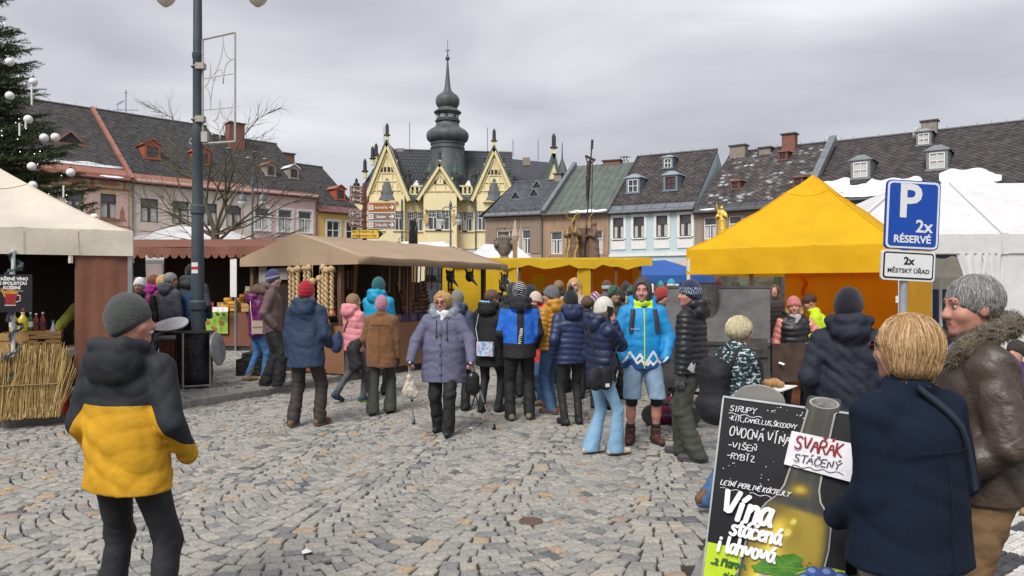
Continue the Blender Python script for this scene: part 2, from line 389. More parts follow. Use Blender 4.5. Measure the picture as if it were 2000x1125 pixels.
 if T:
  p=Sdf(vx);gg=T.get('g',g);kind=T.get('cut','straight')
  rk,ra,rt={'straight':(.068,.068,.092),'slim':(.058,.045,.086),'flare':(.058,.094,.085),'wide':(.08,.078,.1),'jeans':(.066,.062,.092),'shorts':(.085,.085,.1)}[kind]
  rk*=(.6+.4*gg);ra*=(.6+.4*gg);rt*=gg
  p.ell((0,-.01,.95),(.165*gg,.118*gg,.13),k=.04)
  for q in(1,-1):
   hp,K,An,f,lift=Lg[q]
   if kind=='shorts':
    p.cap(hp-V3((0,0,.02)),K+V3((0,0,.0)),rt,rk,k=.03)
   else:
    p.cap(hp-V3((0,0,.02)),K,rt,rk,k=.035);p.cap(K,An-V3((0,0,.045 if kind!='slim' else.0)),rk,ra,k=.03,sq=(1,1.05,1))
  w=wrinkler(seed,T.get('wr',.010),.12,1.9)
  p.disp=lambda X,Y,Z:w(X,Y,Z)*(1+1.3*np.exp(-((Z-.16)/.09)**2)+.8*np.exp(-((Z-.5)/.08)**2))
  ztop=min(1.05,(jacket or{}).get('hem',.95)+.045)
  zb=T.get('hem',.42 if kind=='shorts' else.035)
  p.cut=[lambda X,Y,Z:(zb-Z)+0*X+0*Y,lambda X,Y,Z:(Z-ztop)+0*X+0*Y]
  put('shorts' if kind=='shorts' else T.get('name','trousers'),p,T['m'],T.get('zones'))
 # ---- shoes
 if shoes:
  for q in(1,-1):
   hp,K,An,f,lift=Lg[q];a=R(-f[2]);fd=V3((-math.sin(a),math.cos(a),0))*1.0
   if lift:fd=fd*.8+V3((0,0,-.55*min(1,lift/.1)))
   zf=max(0,lift)
   o=Sdf(min(vx,.012));base=V3((An[0],An[1],.045+zf))
   o.cap(base-fd*.055,base+fd*.02,.047,.047,k=.02,sq=(.92,1,1));o.cap(base+fd*.02,base+fd*.165-V3((0,0,.008)),.05,.037,k=.03)
   if shoes.get('shaft',0):o.cap(base,V3((K-An)*shoes['shaft']+An),.05,shoes.get('rs',.056),k=.02)
   else:o.cap(base,An+V3((0,0,.02)),.05,.046,k=.02)
   if not lift:o.cut=[lambda X,Y,Z:(.004-Z)+0*X+0*Y]
   put('shoe',o,shoes['m'],[lambda v_,zf=zf:.026+(.0 if not zf else-9)-v_[:,2]])
 # ---- jacket
 J=jacket
 if J:
  j=Sdf(min(vx,J.get('vox',9)/s));G=g*J.get('g',1.0);hem=J.get('hem',.80);q_=J.get('quilt');qz=('z',q_,J.get('qa',.016))if q_ else None;qh=('h',q_,J.get('qa',.016))if q_ else None
  hr,wr_,cr=J.get('r',(.196,.182,.188));sqv=(1,J.get('sqy',.70),1)
  j.cap((0,ly(hem)*.5,hem),(0,0,1.06),hr*G,wr_*G,k=.03,sq=sqv,quilt=qz);j.cap((0,0,1.06),(0,ly(1.27),1.27),wr_*G,cr*(.55+.45*G),k=.04,sq=sqv,quilt=qz)
  j.cap((-.095,ly(1.31),1.31),(.095,ly(1.31),1.31),.105,k=.05,sq=(1,.95,1),quilt=qz)
  if J.get('belly'):j.ell((0,.06,1.0),(.17*G,.13*G,.17),k=.06)
  if J.get('bust'):j.ell((0,.075,1.25),(.15,.085,.08),k=.05)
  for q in(1,-1):
   j.cap((q*.03,ly(1.45),1.45),sh[q]+V3((-q*.01,0,.012)),.058,.064,k=.045)
   if q in A and not J.get('vest'):
    E,Wp=A[q];ar=J.get('ar',1.0);j.cap(sh[q],E,.072*ar,.062*ar,k=.03,quilt=qh);j.cap(E,Wp,.062*ar,.05*ar,k=.025,quilt=qh)
  c=J.get('collar','stand')
  if c in('stand','hood','fold'):j.ell((0,ly(1.5)+.005,1.495),(.088,.088,.05),k=.025)
  if c=='hood':
   hs=J.get('hs',1.0)
   j.ell((0,ly(1.5)-.105,1.465),(.135*hs,.085*hs,.095*hs),k=.03);ring=[(-.095,.02,1.49),(-.115,-.06,1.53),(-.06,-.135,1.545),(.06,-.135,1.545),(.115,-.06,1.53),(.095,.02,1.49)]
   for a_,b_ in zip(ring,ring[1:]):j.cap(V3(a_)+V3((0,ly(1.5),0)),V3(b_)+V3((0,ly(1.5),0)),.036*hs,k=.03)
   j.ell((0,ly(1.5)-.06,1.565),(.062,.05,.035),k=.015,op='s')
  if c=='hoodup':
   j.ell(HP(0,-.012,.012),(.108,.125,.142),k=.03,M=M);j.ell(HP(0,.1,-.012),(.073,.09,.108),k=.02,M=M,op='s')
  if c=='bighood':
   j.ell((0,ly(1.5)-.115,1.435),(.15,.08,.13),k=.045);j.ell((0,ly(1.5)-.10,1.56),(.10,.06,.05),k=.03,op='s');ring=[(-.10,.03,1.49),(-.135,-.06,1.52),(-.08,-.17,1.53),(.08,-.17,1.53),(.135,-.06,1.52),(.10,.03,1.49)]
   for a_,b_ in zip(ring,ring[1:]):j.cap(V3(a_)*V3((.9,.85,1))+V3((0,ly(1.5),-.01)),V3(b_)*V3((.9,.85,1))+V3((0,ly(1.5),-.01)),.027,k=.03)
  w=wrinkler(seed+3,J.get('wr',.011),J.get('lam',.12),1.7);j.disp=w
  sl_=J.get('slant',0)
  j.cut=[lambda X,Y,Z:(hem+sl_*Y-Z+.008*np.sin(9*X+seed))+0*X+0*Y]
  if J.get('vest'):
   pass
  jo=put(J.get('name','jacket'),j,J['m'],J.get('zones'))
  if J.get('sleeves'):
   sv=Sdf(vx)
   for q in(1,-1):
    if q in A:E,Wp=A[q];sv.cap(sh[q],E,.066,.058,k=.03,quilt=qh);sv.cap(E,Wp,.058,.047,k=.02,quilt=qh)
   sv.disp=w;put('sleeve',sv,J['sleeves'])
  if J.get('fur'):
   fu=Sdf(min(vx,J.get('fv',.012)));ring=J.get('furring')or[(-.085,.06,1.455),(-.12,0,1.50),(-.10,-.09,1.535),(0,-.125,1.545),(.10,-.09,1.535),(.12,0,1.50),(.085,.06,1.455)]
   for a_,b_ in zip(ring,ring[1:]):fu.cap(V3(a_)+V3((0,ly(1.5),0)),V3(b_)+V3((0,ly(1.5),0)),J.get('fr',.042),k=.03)
   fu.disp=lambda X,Y,Z:(.007*np.sin(95*X+30*np.sin(14*Z))*np.sin(88*Y+2)*np.sin(91*Z)).astype(np.float32)
   put('fur_collar',fu,J['fur'])
  if J.get('zip'):
   zz=MB();yf=lambda z:.0
   pts=[]
   vv=np.array([v.co[:]for v in jo.data.vertices]);mid=vv[np.abs(vv[:,0])<.02*s]
   for i in range(14):
    z=(hem+.01+(1.42-hem)*i/13)*s;nb_=mid[(np.abs(mid[:,2]-z)<.02*s)]
    if len(nb_):pts.append((0,nb_[:,1].max()+.001,z))
   if len(pts)>2:zz.tube(pts,.0065,5);zz.build('zip',J['zip'],root)
 if J and J.get('inner_hood'):
  f=Sdf(min(vx,.011));f.ell(HP(0,-.014,.012),(.102,.122,.138),k=.03,M=M);f.cap(HP(0,-.02,-.05),(0,ly(1.45),1.44),.09,.085,k=.04);f.ell(HP(0,.105,-.02),(.072,.09,.112),k=.015,M=M,op='s');f.disp=wrinkler(seed,.007,.1);put('hood',f,J['inner_hood'])
 if moustache:k_=MB();k_.tube([HP(-.026,.092,-.062)*s,HP(-.01,.101,-.053)*s,HP(.01,.101,-.053)*s,HP(.026,.092,-.062)*s],.0075*s,6);k_.build('moustache',moustache,root,smooth=True)
 if scarf:
  f=Sdf(min(vx,.012));f.ell((0,ly(1.5)+.015,1.485),(.092,.092,.045),k=.02)
  f.cap((-.03,.085+ly(1.45),1.47),(.0,.105+ly(1.4),1.40),.04,.02,k=.03);f.disp=wrinkler(seed,.012,.07,2.2);put('scarf',f,scarf)
 # ---- hair
 if hair:
  h=Sdf(min(vx,hair.get('vox',.012)));st=hair.get('style','short');sd2=strands(seed,hair.get('amp',.0028),hair.get('f',120))
  if st=='short':
   h.ell(HP(0,-.022,.038),(.089,.106,.098),k=.01,M=M,disp=lambda a,b_,c_:np.maximum(sd2(a,b_,c_),(.62*(b_-.052)-c_-.042+.05*(np.abs(a)<.0))*.85))
  elif st=='bob':
   L=hair.get('len',.12)
   h.ell(HP(0,-.022,.03),(.098,.112,.107),k=.03,M=M,disp=sd2);h.cap(HP(-.045,-.035,0),HP(-.05,-.03,-L+.05),.062,.055,k=.04);h.cap(HP(.045,-.035,0),HP(.05,-.03,-L+.05),.062,.055,k=.04);h.cap(HP(0,-.06,0),HP(0,-.065,-L+.05),.07,.062,k=.04)
   h.ell(HP(0,.115,-.045),(.066,.092,.12),k=.02,M=M,op='s')
   sdd=strands(seed+1,hair.get('amp',.0028),hair.get('f',120));RhT=Rh
   def dd(X,Y,Z):
    a,b_,c_=X-hc[0],Y-hc[1],Z-hc[2];return sdd(RhT[0,0]*a+RhT[1,0]*b_+RhT[2,0]*c_,RhT[0,1]*a+RhT[1,1]*b_+RhT[2,1]*c_,RhT[0,2]*a+RhT[1,2]*b_+RhT[2,2]*c_)
   h.disp=dd
  else:
   h.ell(HP(0,-.022,.03),(.092,.108,.102),k=.03,M=M,disp=sd2)
   Ln=hair.get('len',.3)
   for q in(-1,0,1):h.cap(HP(q*.06,-.05,0),V3((q*.09,ly(1.4)-.08+.1*abs(q),1.62-Ln)),.058,.045,k=.05)
   h.ell(HP(0,.115,-.035),(.062,.092,.13),k=.02,M=M,op='s');sdd=strands(seed,.003,90);h.disp=lambda X,Y,Z:sdd(X-hc[0],Y-hc[1],Z-hc[2])
  if hat and hat.get('style','beanie')!='band':
   def below(X,Y,Z):
    a,b_,c_=X-hc[0],Y-hc[1],Z-hc[2];return(Rh[0,2]*a+Rh[1,2]*b_+Rh[2,2]*c_)-.5*(Rh[0,1]*a+Rh[1,1]*b_+Rh[2,1]*c_)+.012
   h.cut=[below]
  put('hair',h,hair['m'])
 # ---- hat
 if hat:
  h=Sdf(min(vx,hat.get('vox',.012)));st=hat.get('style','beanie');ff=hat.get('f',34);ka=hat.get('ka',.0016);up=hat.get('up',0.0);tall=hat.get('tall',1.0)
  def rib(a,b_,c_):
   ang=np.arctan2(a,-b_);q=(c_+.012+.012*tall)+.032-.5*(b_-.014)
   t=ka*np.sin(ff*ang)+(ka*np.sin(150*c_)if hat.get('knit')else 0)
   if hat.get('cuff',True):t=t-.007/(1+np.exp((q-.05)*300))+0*ang
   return np.maximum(t,(.01-q-up*0)*.9)
  if st in('beanie','pompom'):
   h.ell(HP(0,-.014,.012+.012*tall),(.0945,.112,.103+.026*tall),k=.01,M=M,disp=rib)
   if st=='pompom':
    pr=hat.get('pr',.035);c_=HP(0,-.02,.15+.045*(tall-1)+pr*.5);h.ell(c_,(pr,pr,pr),k=.006,disp=lambda a,b_,c_:.004*np.sin(180*a)*np.sin(170*b_)*np.sin(190*c_))
  elif st=='cap':
   h.ell(HP(0,-.014,.045),(.09,.107,.088),k=.01,M=M,disp=lambda a,b_,c_:np.maximum(0,-c_-.045+.2*b_)*.9);h.ell(HP(0,.115,.03),(.062,.06,.011),k=.008,M=M)
  elif st=='band':
   h.ell(HP(0,-.012,.036),(.094,.110,.098),k=.01,M=M,disp=lambda a,b_,c_:np.maximum(np.abs(c_-.25*b_-.0)-.042,ka*np.sin(ff*np.arctan2(a,-b_))))
  def zw(fn):return lambda v_:fn((v_-hc)@Rh)
  put('headband' if st=='band' else 'hat',h,hat['m'],[zw(f_)for f_ in hat.get('zones',())])
 root['_s']=s
 def world_pt(p): # a point in body measures -> the scene
  return Vector((x,y,z0))+Matrix.Rotation(R(face),3,'Z')@Vector([float(c)*s for c in p])
 def surf(X_,Z_,back=True): # a point on the jacket's back or front
  P_=np.array([v.co[:]for v in jo.data.vertices])/s;q=P_[(np.abs(P_[:,0]-X_)<.03)&(np.abs(P_[:,2]-Z_)<.03)]
  if not len(q):return Vector((X_*s,0,Z_*s))
  return Vector((X_*s,(q[:,1].min()-.006 if back else q[:,1].max()+.006)*s,Z_*s))
 root_info=dict(put=put,HP=HP,jo=jo if jacket else None,surf=surf,M=M,vx=vx,root=root,s=s,A=A,hc=hc,Rh=Rh,w=world_pt,sh=sh,Lg=Lg)
 return root_info
# ------------------------------------------------------------------ ground, kerb, paving
KERB=[(-14,7.6),(-9,8.15),(-6.24,9.08),(-5.4,9.8),(-4.57,10.64),(-3.9,11.8),(-3.27,13.2),(-.87,18),(1.6,23),(3,26)]
PAVE_Z=.11
def kerb_x(y):
 for(x0,y0),(x1,y1)in zip(KERB,KERB[1:]):
  if y0<=y<=y1:return x0+(x1-x0)*(y-y0)/(y1-y0)
 return-1e9 if y<KERB[0][1]else KERB[-1][0]
EDGE0,EDGED=Vector((1.16,4.3)),Vector((.42,1)).normalized() # granite strip on the right, going away
def edge_side(x,y):
 return(x-EDGE0.x)*EDGED.y-(y-EDGE0.y)*EDGED.x # > 0 to the right of it
STONE=[(0,(.125,.127,.132)),(.12,(.195,.193,.19)),(.3,(.265,.257,.24)),(.52,(.335,.32,.287)),(.7,(.295,.28,.256)),(.8,(.385,.36,.31)),(.87,(.34,.275,.205)),(.94,(.30,.22,.175)),(1,(.38,.285,.185))]
m_stone=mat('granite_setts',(.3,.3,.3),rough=.72,var=.30,scale=26,bump=.5,bscale=70,rnd=STONE,spec=.35)
m_sand=mat('joint_sand',(.046,.041,.033),rough=.95,var=.4,scale=30,bump=.6,bscale=120)
ground=MB();ground.quad((-400,-60,-.016),(400,-60,-.016),(400,700,-.016),(-400,700,-.016))
ground=tag(ground.build('ground',m_sand),kind='structure')
rg=random.Random(3)
def sett(cx,cy,t,n,L,B,z,rd):
 """one stone: centre, unit tangent and normal, length and breadth -> vertices and faces"""
 hl,hb=L/2,B/2;c=[(-hl,-hb),(hl,-hb),(hl,hb),(-hl,hb)]
 c=[(a+rd.uniform(-.07,.07)*L,b+rd.uniform(-.09,.09)*B)for a,b in c]
 dz=rd.uniform(-.006,.004);tx,ty=rd.uniform(-.05,.05),rd.uniform(-.05,.05)
 vs=[]
 for ins,zz in((1.0,-.035),(.98,-.010),(.90,-.002),(.70,.003)):
  for a,b in c:vs.append((cx+(t[0]*a+n[0]*b)*ins,cy+(t[1]*a+n[1]*b)*ins,z+zz+dz+(a*tx+b*ty)*ins))
 fs=[[r*4+j,r*4+(j+1)%4,(r+1)*4+(j+1)%4,(r+1)*4+j]for r in range(3)for j in range(4)]+[[12,13,14,15]]
 return vs,fs
def fan_paving(keep,zfun,ymin,ymax,xhalf,W=1.28,tilt=.25,pitch=.122,half=R(55),x0=-1.61,rd=rg):
 """segmental arches: lanes of stacked arcs whose crowns point at the camera"""
 ax=Vector((math.sin(tilt),math.cos(tilt)));sx=Vector((math.cos(tilt),-math.sin(tilt)));Rr=W/2/math.sin(half);out=[]
 nl=int(xhalf/W)+2
 for ln in range(-nl,nl+1):
  sft=rd.uniform(0,pitch)
  for k in range(int((ymin-4)/pitch),int((ymax+3)/pitch)):
   c=sx*(x0+ln*W)+ax*(k*pitch+sft+Rr)
   if c.y-Rr>ymax+1:continue
   ns=max(4,round(2*half*Rr/(pitch*1.08)));ws=[rd.uniform(.8,1.25)for _ in range(ns)];sc_=2*half/sum(ws);ph=-half
   for w_ in ws:
    dph=w_*sc_;pm=ph+dph/2;ph+=dph;L=dph*Rr
    rad=sx*math.sin(pm)-ax*math.cos(pm);p=c+rad*(Rr+rd.uniform(-.005,.005))
    if p.y<ymin or p.y>ymax or abs(p.x)>.735*p.y+1.0 or not keep(p.x,p.y):continue
    tg=sx*math.cos(pm)+ax*math.sin(pm);B=pitch*math.cos(pm)*.865+.005
    out.append((p,tg,rad,L*.945,B))
 return out
def rndcol(x,y,rd):
 return min(.999,max(0,rd.betavariate(2.3,2.3)*.9+(.35 if rd.random()<.09 else 0)-(.25 if rd.random()<.07 else 0)))
road=fan_paving(lambda x,y:x>kerb_x(y)+.02 and edge_side(x,y)<-.14 and not(math.hypot(x-.137,y-5.42)<.085),None,3.4,15.5,11)
road.sort(key=lambda q:(abs(q[0].x)>.69*q[0].y or q[0].y<4.36,q[0].y))
rest=MB()
for i,(p,tg,nn,L,B)in enumerate(road):
 vs,fs=sett(p.x,p.y,tg,nn,L,B,0,rg)
 if i<300:
  q=MB();q.add([(a-p.x,b-p.y,c)for a,b,c in vs],fs);q.a=[rndcol(0,0,rg)]*len(fs);q.build('cobblestone',m_stone,ground,loc=(p.x,p.y,0))
 else:rest.add(vs,fs);rest.a+=[rndcol(0,0,rg)]*len(fs)
tag(rest.build('cobblestone',m_stone,ground),kind='stuff')
# far paving reads as texture
def far_paving(name,pts,z,colr):
 m=MB();m.poly([(x,y,z)for x,y in pts]);o=m.build(name,colr);return tag(o,kind='structure')
mfar=mat('far_paving',(.17,.17,.168),rough=.85,var=.45,scale=7,bump=.6,bscale=14)
far_paving('market_square',[(-40,15.4),(120,15.4),(160,300),(-160,300)],-.006,mfar)
# raised pavement on the left
pv=MB();kp=[(x,y)for x,y in KERB]
pts=[(x-.08,y,PAVE_Z-.016)for x,y in kp]+[(-60,26,PAVE_Z-.016),(-60,7,PAVE_Z-.016)]
pv.poly(pts);pavement=tag(pv.build('pavement',m_sand),kind='structure')
ps=fan_paving(lambda x,y:x<kerb_x(y)-.17,None,8.0,20,14,W=1.28,tilt=-.45,pitch=.125)
ps=[q for q in ps if q[0].x>-.70*q[0].y and q[0].x<1]
sm2=MB()
for p,tg,nn,L,B in ps:
 vs,fs=sett(p.x,p.y,tg,nn,L,B,PAVE_Z,rg);sm2.add(vs,fs);sm2.a+=[rndcol(0,0,rg)]*len(fs)
tag(sm2.build('cobblestone',m_stone,pavement),kind='stuff')
# kerb stones
m_kerb=mat('kerb_granite',(.22,.21,.195),rough=.85,var=.3,scale=9,bump=.4,bscale=50)
kerb=tag(MB().build('kerb',m_kerb),kind='structure')
for(x0,y0),(x1,y1)in list(zip(KERB,KERB[1:]))[:-1]:
 a,b=Vector((x0,y0)),Vector((x1,y1));L=(b-a).length;n=max(1,round(L/.95));d=(b-a)/L;nr=Vector((-d.y,d.x))
 for i in range(n):
  p=a+d*(L*i/n+.006);q=a+d*(L*(i+1)/n-.006);jz=rg.uniform(-.006,.006)
  k=MB();prof=[(0,-.05),(0,PAVE_Z-.02),(.012,PAVE_Z-.004),(.03,PAVE_Z),(.15,PAVE_Z),(.15,-.05)]
  vs=[((e+nr*o).x,(e+nr*o).y,z+jz)for e in(p,q)for o,z in prof]
  k.add(vs,[[j,(j+1)%6,(j+1)%6+6,j+6]for j in range(6)]+[[5,4,3,2,1,0],[6,7,8,9,10,11]]);k.build('kerb_stone',m_kerb,kerb)
# granite strip and black and white mosaic on the right
strip=tag(MB().build('edging_strip',m_kerb),kind='structure');nr=Vector((EDGED.y,-EDGED.x))
for i in range(-1,14):
 a=EDGE0+EDGED*(i*.8+.005);b=EDGE0+EDGED*((i+1)*.8-.005)
 k=MB();k.prism([(*(a-nr*.13),-.05),(*(b-nr*.13),-.05),(*(b+nr*.13),-.05),(*(a+nr*.13),-.05)],(0,0,.056+rg.uniform(-.003,.003)));k.build('edging_stone',m_kerb,strip)
m_mos=mat('mosaic_setts',(.3,.3,.3),rough=.8,var=.25,scale=25,bump=.3,bscale=60,rnd=[(0,(.045,.048,.055)),(.45,(.075,.078,.085)),(.55,(.5,.48,.45)),(1,(.62,.6,.56))])
mosaic=MB();bs=MB();bs.poly([(*(EDGE0+EDGED*-1.5+nr*.12),-.012),(*(EDGE0+EDGED*12+nr*.12),-.012),(14,15,-.012),(7,2.5,-.012)][::-1])
mp_=tag(bs.build('mosaic_pavement',mat('far_paving2',(.17,.17,.168),rough=.85,var=.45,scale=9,bump=.6,bscale=14)),kind='structure')
d1,d2=Vector((.80,.6)),Vector((-.6,.8))
for i in range(-30,110):
 for j in range(-80,120):
  p=Vector((1.2,4))+d1*i*.066+d2*j*.066
  if edge_side(p.x,p.y)<.17 or not(3.6<p.y<9)or p.x>.72*p.y+.6 or p.x<.3*p.y:continue
  vs,fs=sett(p.x,p.y,d1,d2,.058,.058,0,rg);mosaic.add(vs,fs)
  blk=(math.floor(i/8)+math.floor(j/5))%2
  mosaic.a+=[(rg.uniform(0,.45)if blk else rg.uniform(.55,1))]*len(fs)
tag(mosaic.build('mosaic_stone',m_mos,mp_),kind='stuff')
# rusty cover set into the cobbles and the little litter
mc=MB();mc.lathe([(.088,-.03),(.088,.002),(.078,.004),(.074,-.001),(.06,-.001),(.055,.003),(.03,.003),(.026,-.001),(.002,.0)],(0,0,0),20,sq=(1,1.1))
o=mc.build('valve_cover',mat('rust_iron',(.12,.075,.06),rough=.8,var=.4,scale=30,bump=.3),loc=(.137,5.42,.004));tag(o,'small rusty iron valve cover set in the cobbles','cover')
m_paper=mat('paper_litter',(.72,.72,.7),var=.05)
for i,(px,py,lb,rz)in enumerate([(599,1081,'scrap of white paper lying in the cobbles near the front edge',.4),(921,838,'crumpled white paper scrap on the cobbles by the crutch tip',1.2)]):
 d=2473.5/(py-562.5);q=MB();q.add([(-.03,-.02,.004),(.028,-.024,.012),(.034,.016,.006),(.004,.03,.022),(-.03,.02,.01),(0,0,.02)],[[0,1,5],[1,2,5],[2,3,5],[3,4,5],[4,0,5]])
 o=q.build('paper_scrap',m_paper,loc=(PX(px,d),d,.003));o.rotation_euler.z=rz;tag(o,lb,'litter')
lv=MB();ml=[mat('leaf_litter',(.16,.085,.04),var=.3),m_paper]
for i in range(420):
 y=rg.uniform(4.4,15);x=rg.uniform(-.69,.69)*y
 if rg.random()<.4:y=rg.uniform(9.5,14);x=kerb_x(y)+abs(rg.gauss(.02,.12))
 a=rg.uniform(0,6.3);r=rg.uniform(.006,.02);z=.006 if x>kerb_x(y)else PAVE_Z+.006
 lv.add([(x+r*math.cos(a),y+r*math.sin(a),z),(x-r*.5*math.sin(a),y+r*.5*math.cos(a),z+.006),(x-r*math.cos(a),y-r*math.sin(a),z),(x+r*.5*math.sin(a),y-r*.5*math.cos(a),z+.003)],[[0,1,2,3]],0 if rg.random()<.85 else 1)
tag(lv.build('leaf_litter',ml),kind='stuff')
# ------------------------------------------------------------------ houses round the square
rb=random.Random(11)
SL=lambda a,b:[(0,a),(.5,tuple((x+y)/2 for x,y in zip(a,b))),(1,b)]
m_slate_d=mat('slate_dark',(.05,.05,.05),rough=.75,var=.35,scale=3,bump=.25,bscale=40,rnd=SL((.034,.034,.036),(.072,.068,.068)))
m_slate_b=mat('slate_brown',(.05,.05,.05),rough=.8,var=.35,scale=2,bump=.25,bscale=40,rnd=SL((.042,.037,.038),(.085,.072,.07)))
m_slate_w=mat('slate_weathered',(.05,.05,.05),rough=.8,var=.35,scale=2,bump=.25,bscale=40,rnd=[(0,(.045,.038,.038)),(.6,(.08,.068,.068)),(.9,(.11,.10,.10)),(.95,(.24,.24,.24)),(1,(.40,.40,.40))])
m_slate_g=mat('slate_grey',(.06,.065,.08),rough=.6,var=.3,scale=3,bump=.2,rnd=SL((.055,.06,.07),(.10,.105,.115)))
m_base=mat('roof_underlay',(.035,.034,.035),var=.2)
m_sheet_green=mat('sheet_roof_green',(.105,.125,.108),rough=.6,var=.25,scale=1.2,bump=.1)
m_sheet_red=mat('sheet_metal_red',(.30,.135,.10),rough=.6,var=.2,scale=2)
m_sheet_dkred=mat('sheet_metal_dark_red',(.17,.075,.07),rough=.6,var=.2,scale=2)
m_sheet_grey=mat('sheet_metal_grey',(.15,.165,.185),rough=.45,var=.25,scale=2,spec=.6)
m_sheet_dk=mat('sheet_metal_dark',(.06,.062,.068),rough=.5,var=.25,scale=2,spec=.6)
m_snow=mat('snow',(.82,.84,.88),rough=.7,var=.06,scale=4,bump=.5,bscale=6)
m_pane=mat('window_glass',(.05,.055,.065),rough=.12,var=.5,scale=1.4,spec=.8)
m_curt=mat('lace_curtain',(.50,.50,.49),rough=.9,var=.25,scale=9,stretch=(4,4,.6))
m_white=mat('white_paint',(.72,.71,.68),rough=.6,var=.1)
m_brownwin=mat('brown_window_paint',(.09,.055,.04),rough=.6,var=.15)
m_brick=mat('chimney_brick',(.22,.10,.075),rough=.9,var=.35,scale=14,bump=.5,bscale=30)
m_iron=mat('wrought_iron',(.03,.03,.032),rough=.6,var=.2)
m_chim=mat('chimney_render',(.26,.22,.19),rough=.9,var=.3,scale=5)
def wall_holes(mb,w,z0,z1,holes,y=0,rev=.16,m=0,mr=None):
 xs=sorted({0,w,*[h[0]for h in holes],*[h[1]for h in holes]});zs=sorted({z0,z1,*[h[2]for h in holes],*[h[3]for h in holes]})
 for a,b in zip(xs,xs[1:]):
  for c,d in zip(zs,zs[1:]):
   mx,mz=(a+b)/2,(c+d)/2
   if any(h[0]<mx<h[1]and h[2]<mz<h[3]for h in holes):continue
   mb.quad((a,y,c),(b,y,c),(b,y,d),(a,y,d),m)
 mr=m if mr is None else mr
 for a,b,c,d in[h[:4]for h in holes]:
  y2=y+rev
  mb.quad((a,y,c),(a,y2,c),(a,y2,d),(a,y,d),mr);mb.quad((b,y,d),(b,y2,d),(b,y2,c),(b,y,c),mr)
  mb.quad((a,y,d),(a,y2,d),(b,y2,d),(b,y,d),mr);mb.quad((a,y,c),(b,y,c),(b,y2,c),(a,y2,c),mr)
def window(root,x0,x1,z0,z1,y,fm,style='T',curtain=.7,sill=None,surround=None):
 """frame > pane, curtain, sill; a mullion below a transom (T), a cross (X) or a row of small lights on top (J)"""
 f=MB();t=.07;yy=y+.10;w=x1-x0;h=z1-z0
 f.box((x0+t/2,yy,(z0+z1)/2),(t,.07,h));f.box((x1-t/2,yy,(z0+z1)/2),(t,.07,h));f.box(((x0+x1)/2,yy,z1-t/2),(w-2*t,.07,t));f.box(((x0+x1)/2,yy,z0+t/2),(w-2*t,.07,t))
 zt=z0+h*(.64 if style in 'TJ' else.5)
 f.box(((x0+x1)/2,yy-.01,zt),(w-2*t,.07,.075));f.box(((x0+x1)/2,yy-.005,(z0+zt)/2),(.085,.072,zt-z0-.04))
 if style=='X':f.box(((x0+x1)/2,yy-.005,(z1+zt)/2),(.07,.072,z1-zt))
 if style=='J':
  for i in range(1,5):f.box((x0+w*i/5,yy,(z1+zt)/2),(.035,.06,z1-zt))
  f.box(((x0+x1)/2,yy,zt+(z1-zt)*.5),(w,.058,.03))
 o=f.build('window',fm,root)
 p=MB();p.quad((x0,yy+.04,z0),(x1,yy+.04,z0),(x1,yy+.04,z1),(x0,yy+.04,z1));p.build('pane',m_pane,o)
 if curtain:
  n=12
  for s0,s1 in((x0+t,x0+t+(w-2*t)*curtain*.5),(x1-t-(w-2*t)*curtain*.5,x1-t)):
   c=MB()
   for i in range(n):
    a,b=s0+(s1-s0)*i/n,s0+(s1-s0)*(i+1)/n;ya=yy+.028+(.006 if i%2 else 0);yb=yy+.028+(0 if i%2 else.006)
    c.quad((a,ya,z0+t),(b,yb,z0+t),(b,yb,zt-.05),(a,ya,zt-.05))
   c.build('curtain',m_curt,o)
 if sill is not None:
  s=MB();s.box(((x0+x1)/2,y-.06,z0-.05),(w+.16,.24,.09));s.build('sill',sill,o)
 if surround is not None:
  s=MB();q=.16
  s.box((x0-q/2,y-.02,(z0+z1)/2),(q,.06,h+.3));s.box((x1+q/2,y-.02,(z0+z1)/2),(q,.06,h+.3));s.box(((x0+x1)/2,y-.022,z1+q/2),(w,.06,q));s.build('surround',surround,o)
 return o
def slope_tiles(mb,O,U,V,N,lu,lv,size,poly=None,rd=rb,keep=None,diamond=True):
 """small plates lying on a slope: O origin at the eave, U along it, V up it; diamonds or rows"""
 O,U,V,N=map(Vector,(O,U,V,N));s=size
 if diamond:
  r=0;v=-s*.35
  while v<lv:
   u=(0 if r%2 else s*.5)
   while u<lu+s*.5:
    if keep is None or keep(u,v+s*.5):
     a=rd.uniform(0,.012);pts=[(u,v,.035+a),(u+s*.485,v+s*.5,.022),(u,v+s*.98,.008),(u-s*.485,v+s*.5,.022+a)]
     pts=[(min(max(p[0],0),lu),min(max(p[1],0),lv),p[2])for p in pts]
     q=[O+U*p[0]+V*p[1]+N*p[2]for p in pts];lo=[x-N*.03 for x in q]
     mb.add(q+[lo[0],lo[1],lo[3]],[[0,1,2,3],[0,4,5,1],[3,6,4,0]]);mb.a+=[rd.random()]*3
    u+=s
   v+=s*.5;r+=1
 else:
  v=0;r=0
  while v<lv:
   u=-(s*.5 if r%2 else 0)
   while u<lu:
    a,b=max(0,u),min(lu,u+s*.97)
    if b>a+.02 and(keep is None or keep((a+b)/2,v)):
     h=rd.uniform(.02,.034);v2=min(lv,v+s*1.0)
     q=[O+U*a+V*v+N*h,O+U*b+V*v+N*h,O+U*b+V*v2+N*.008,O+U*a+V*v2+N*.008]
     mb.add(q+[q[0]-N*.025,q[1]-N*.025],[[0,1,2,3],[0,4,5,1]]);mb.a+=[rd.random()]*2
    u+=s
   v+=s*.9;r+=1
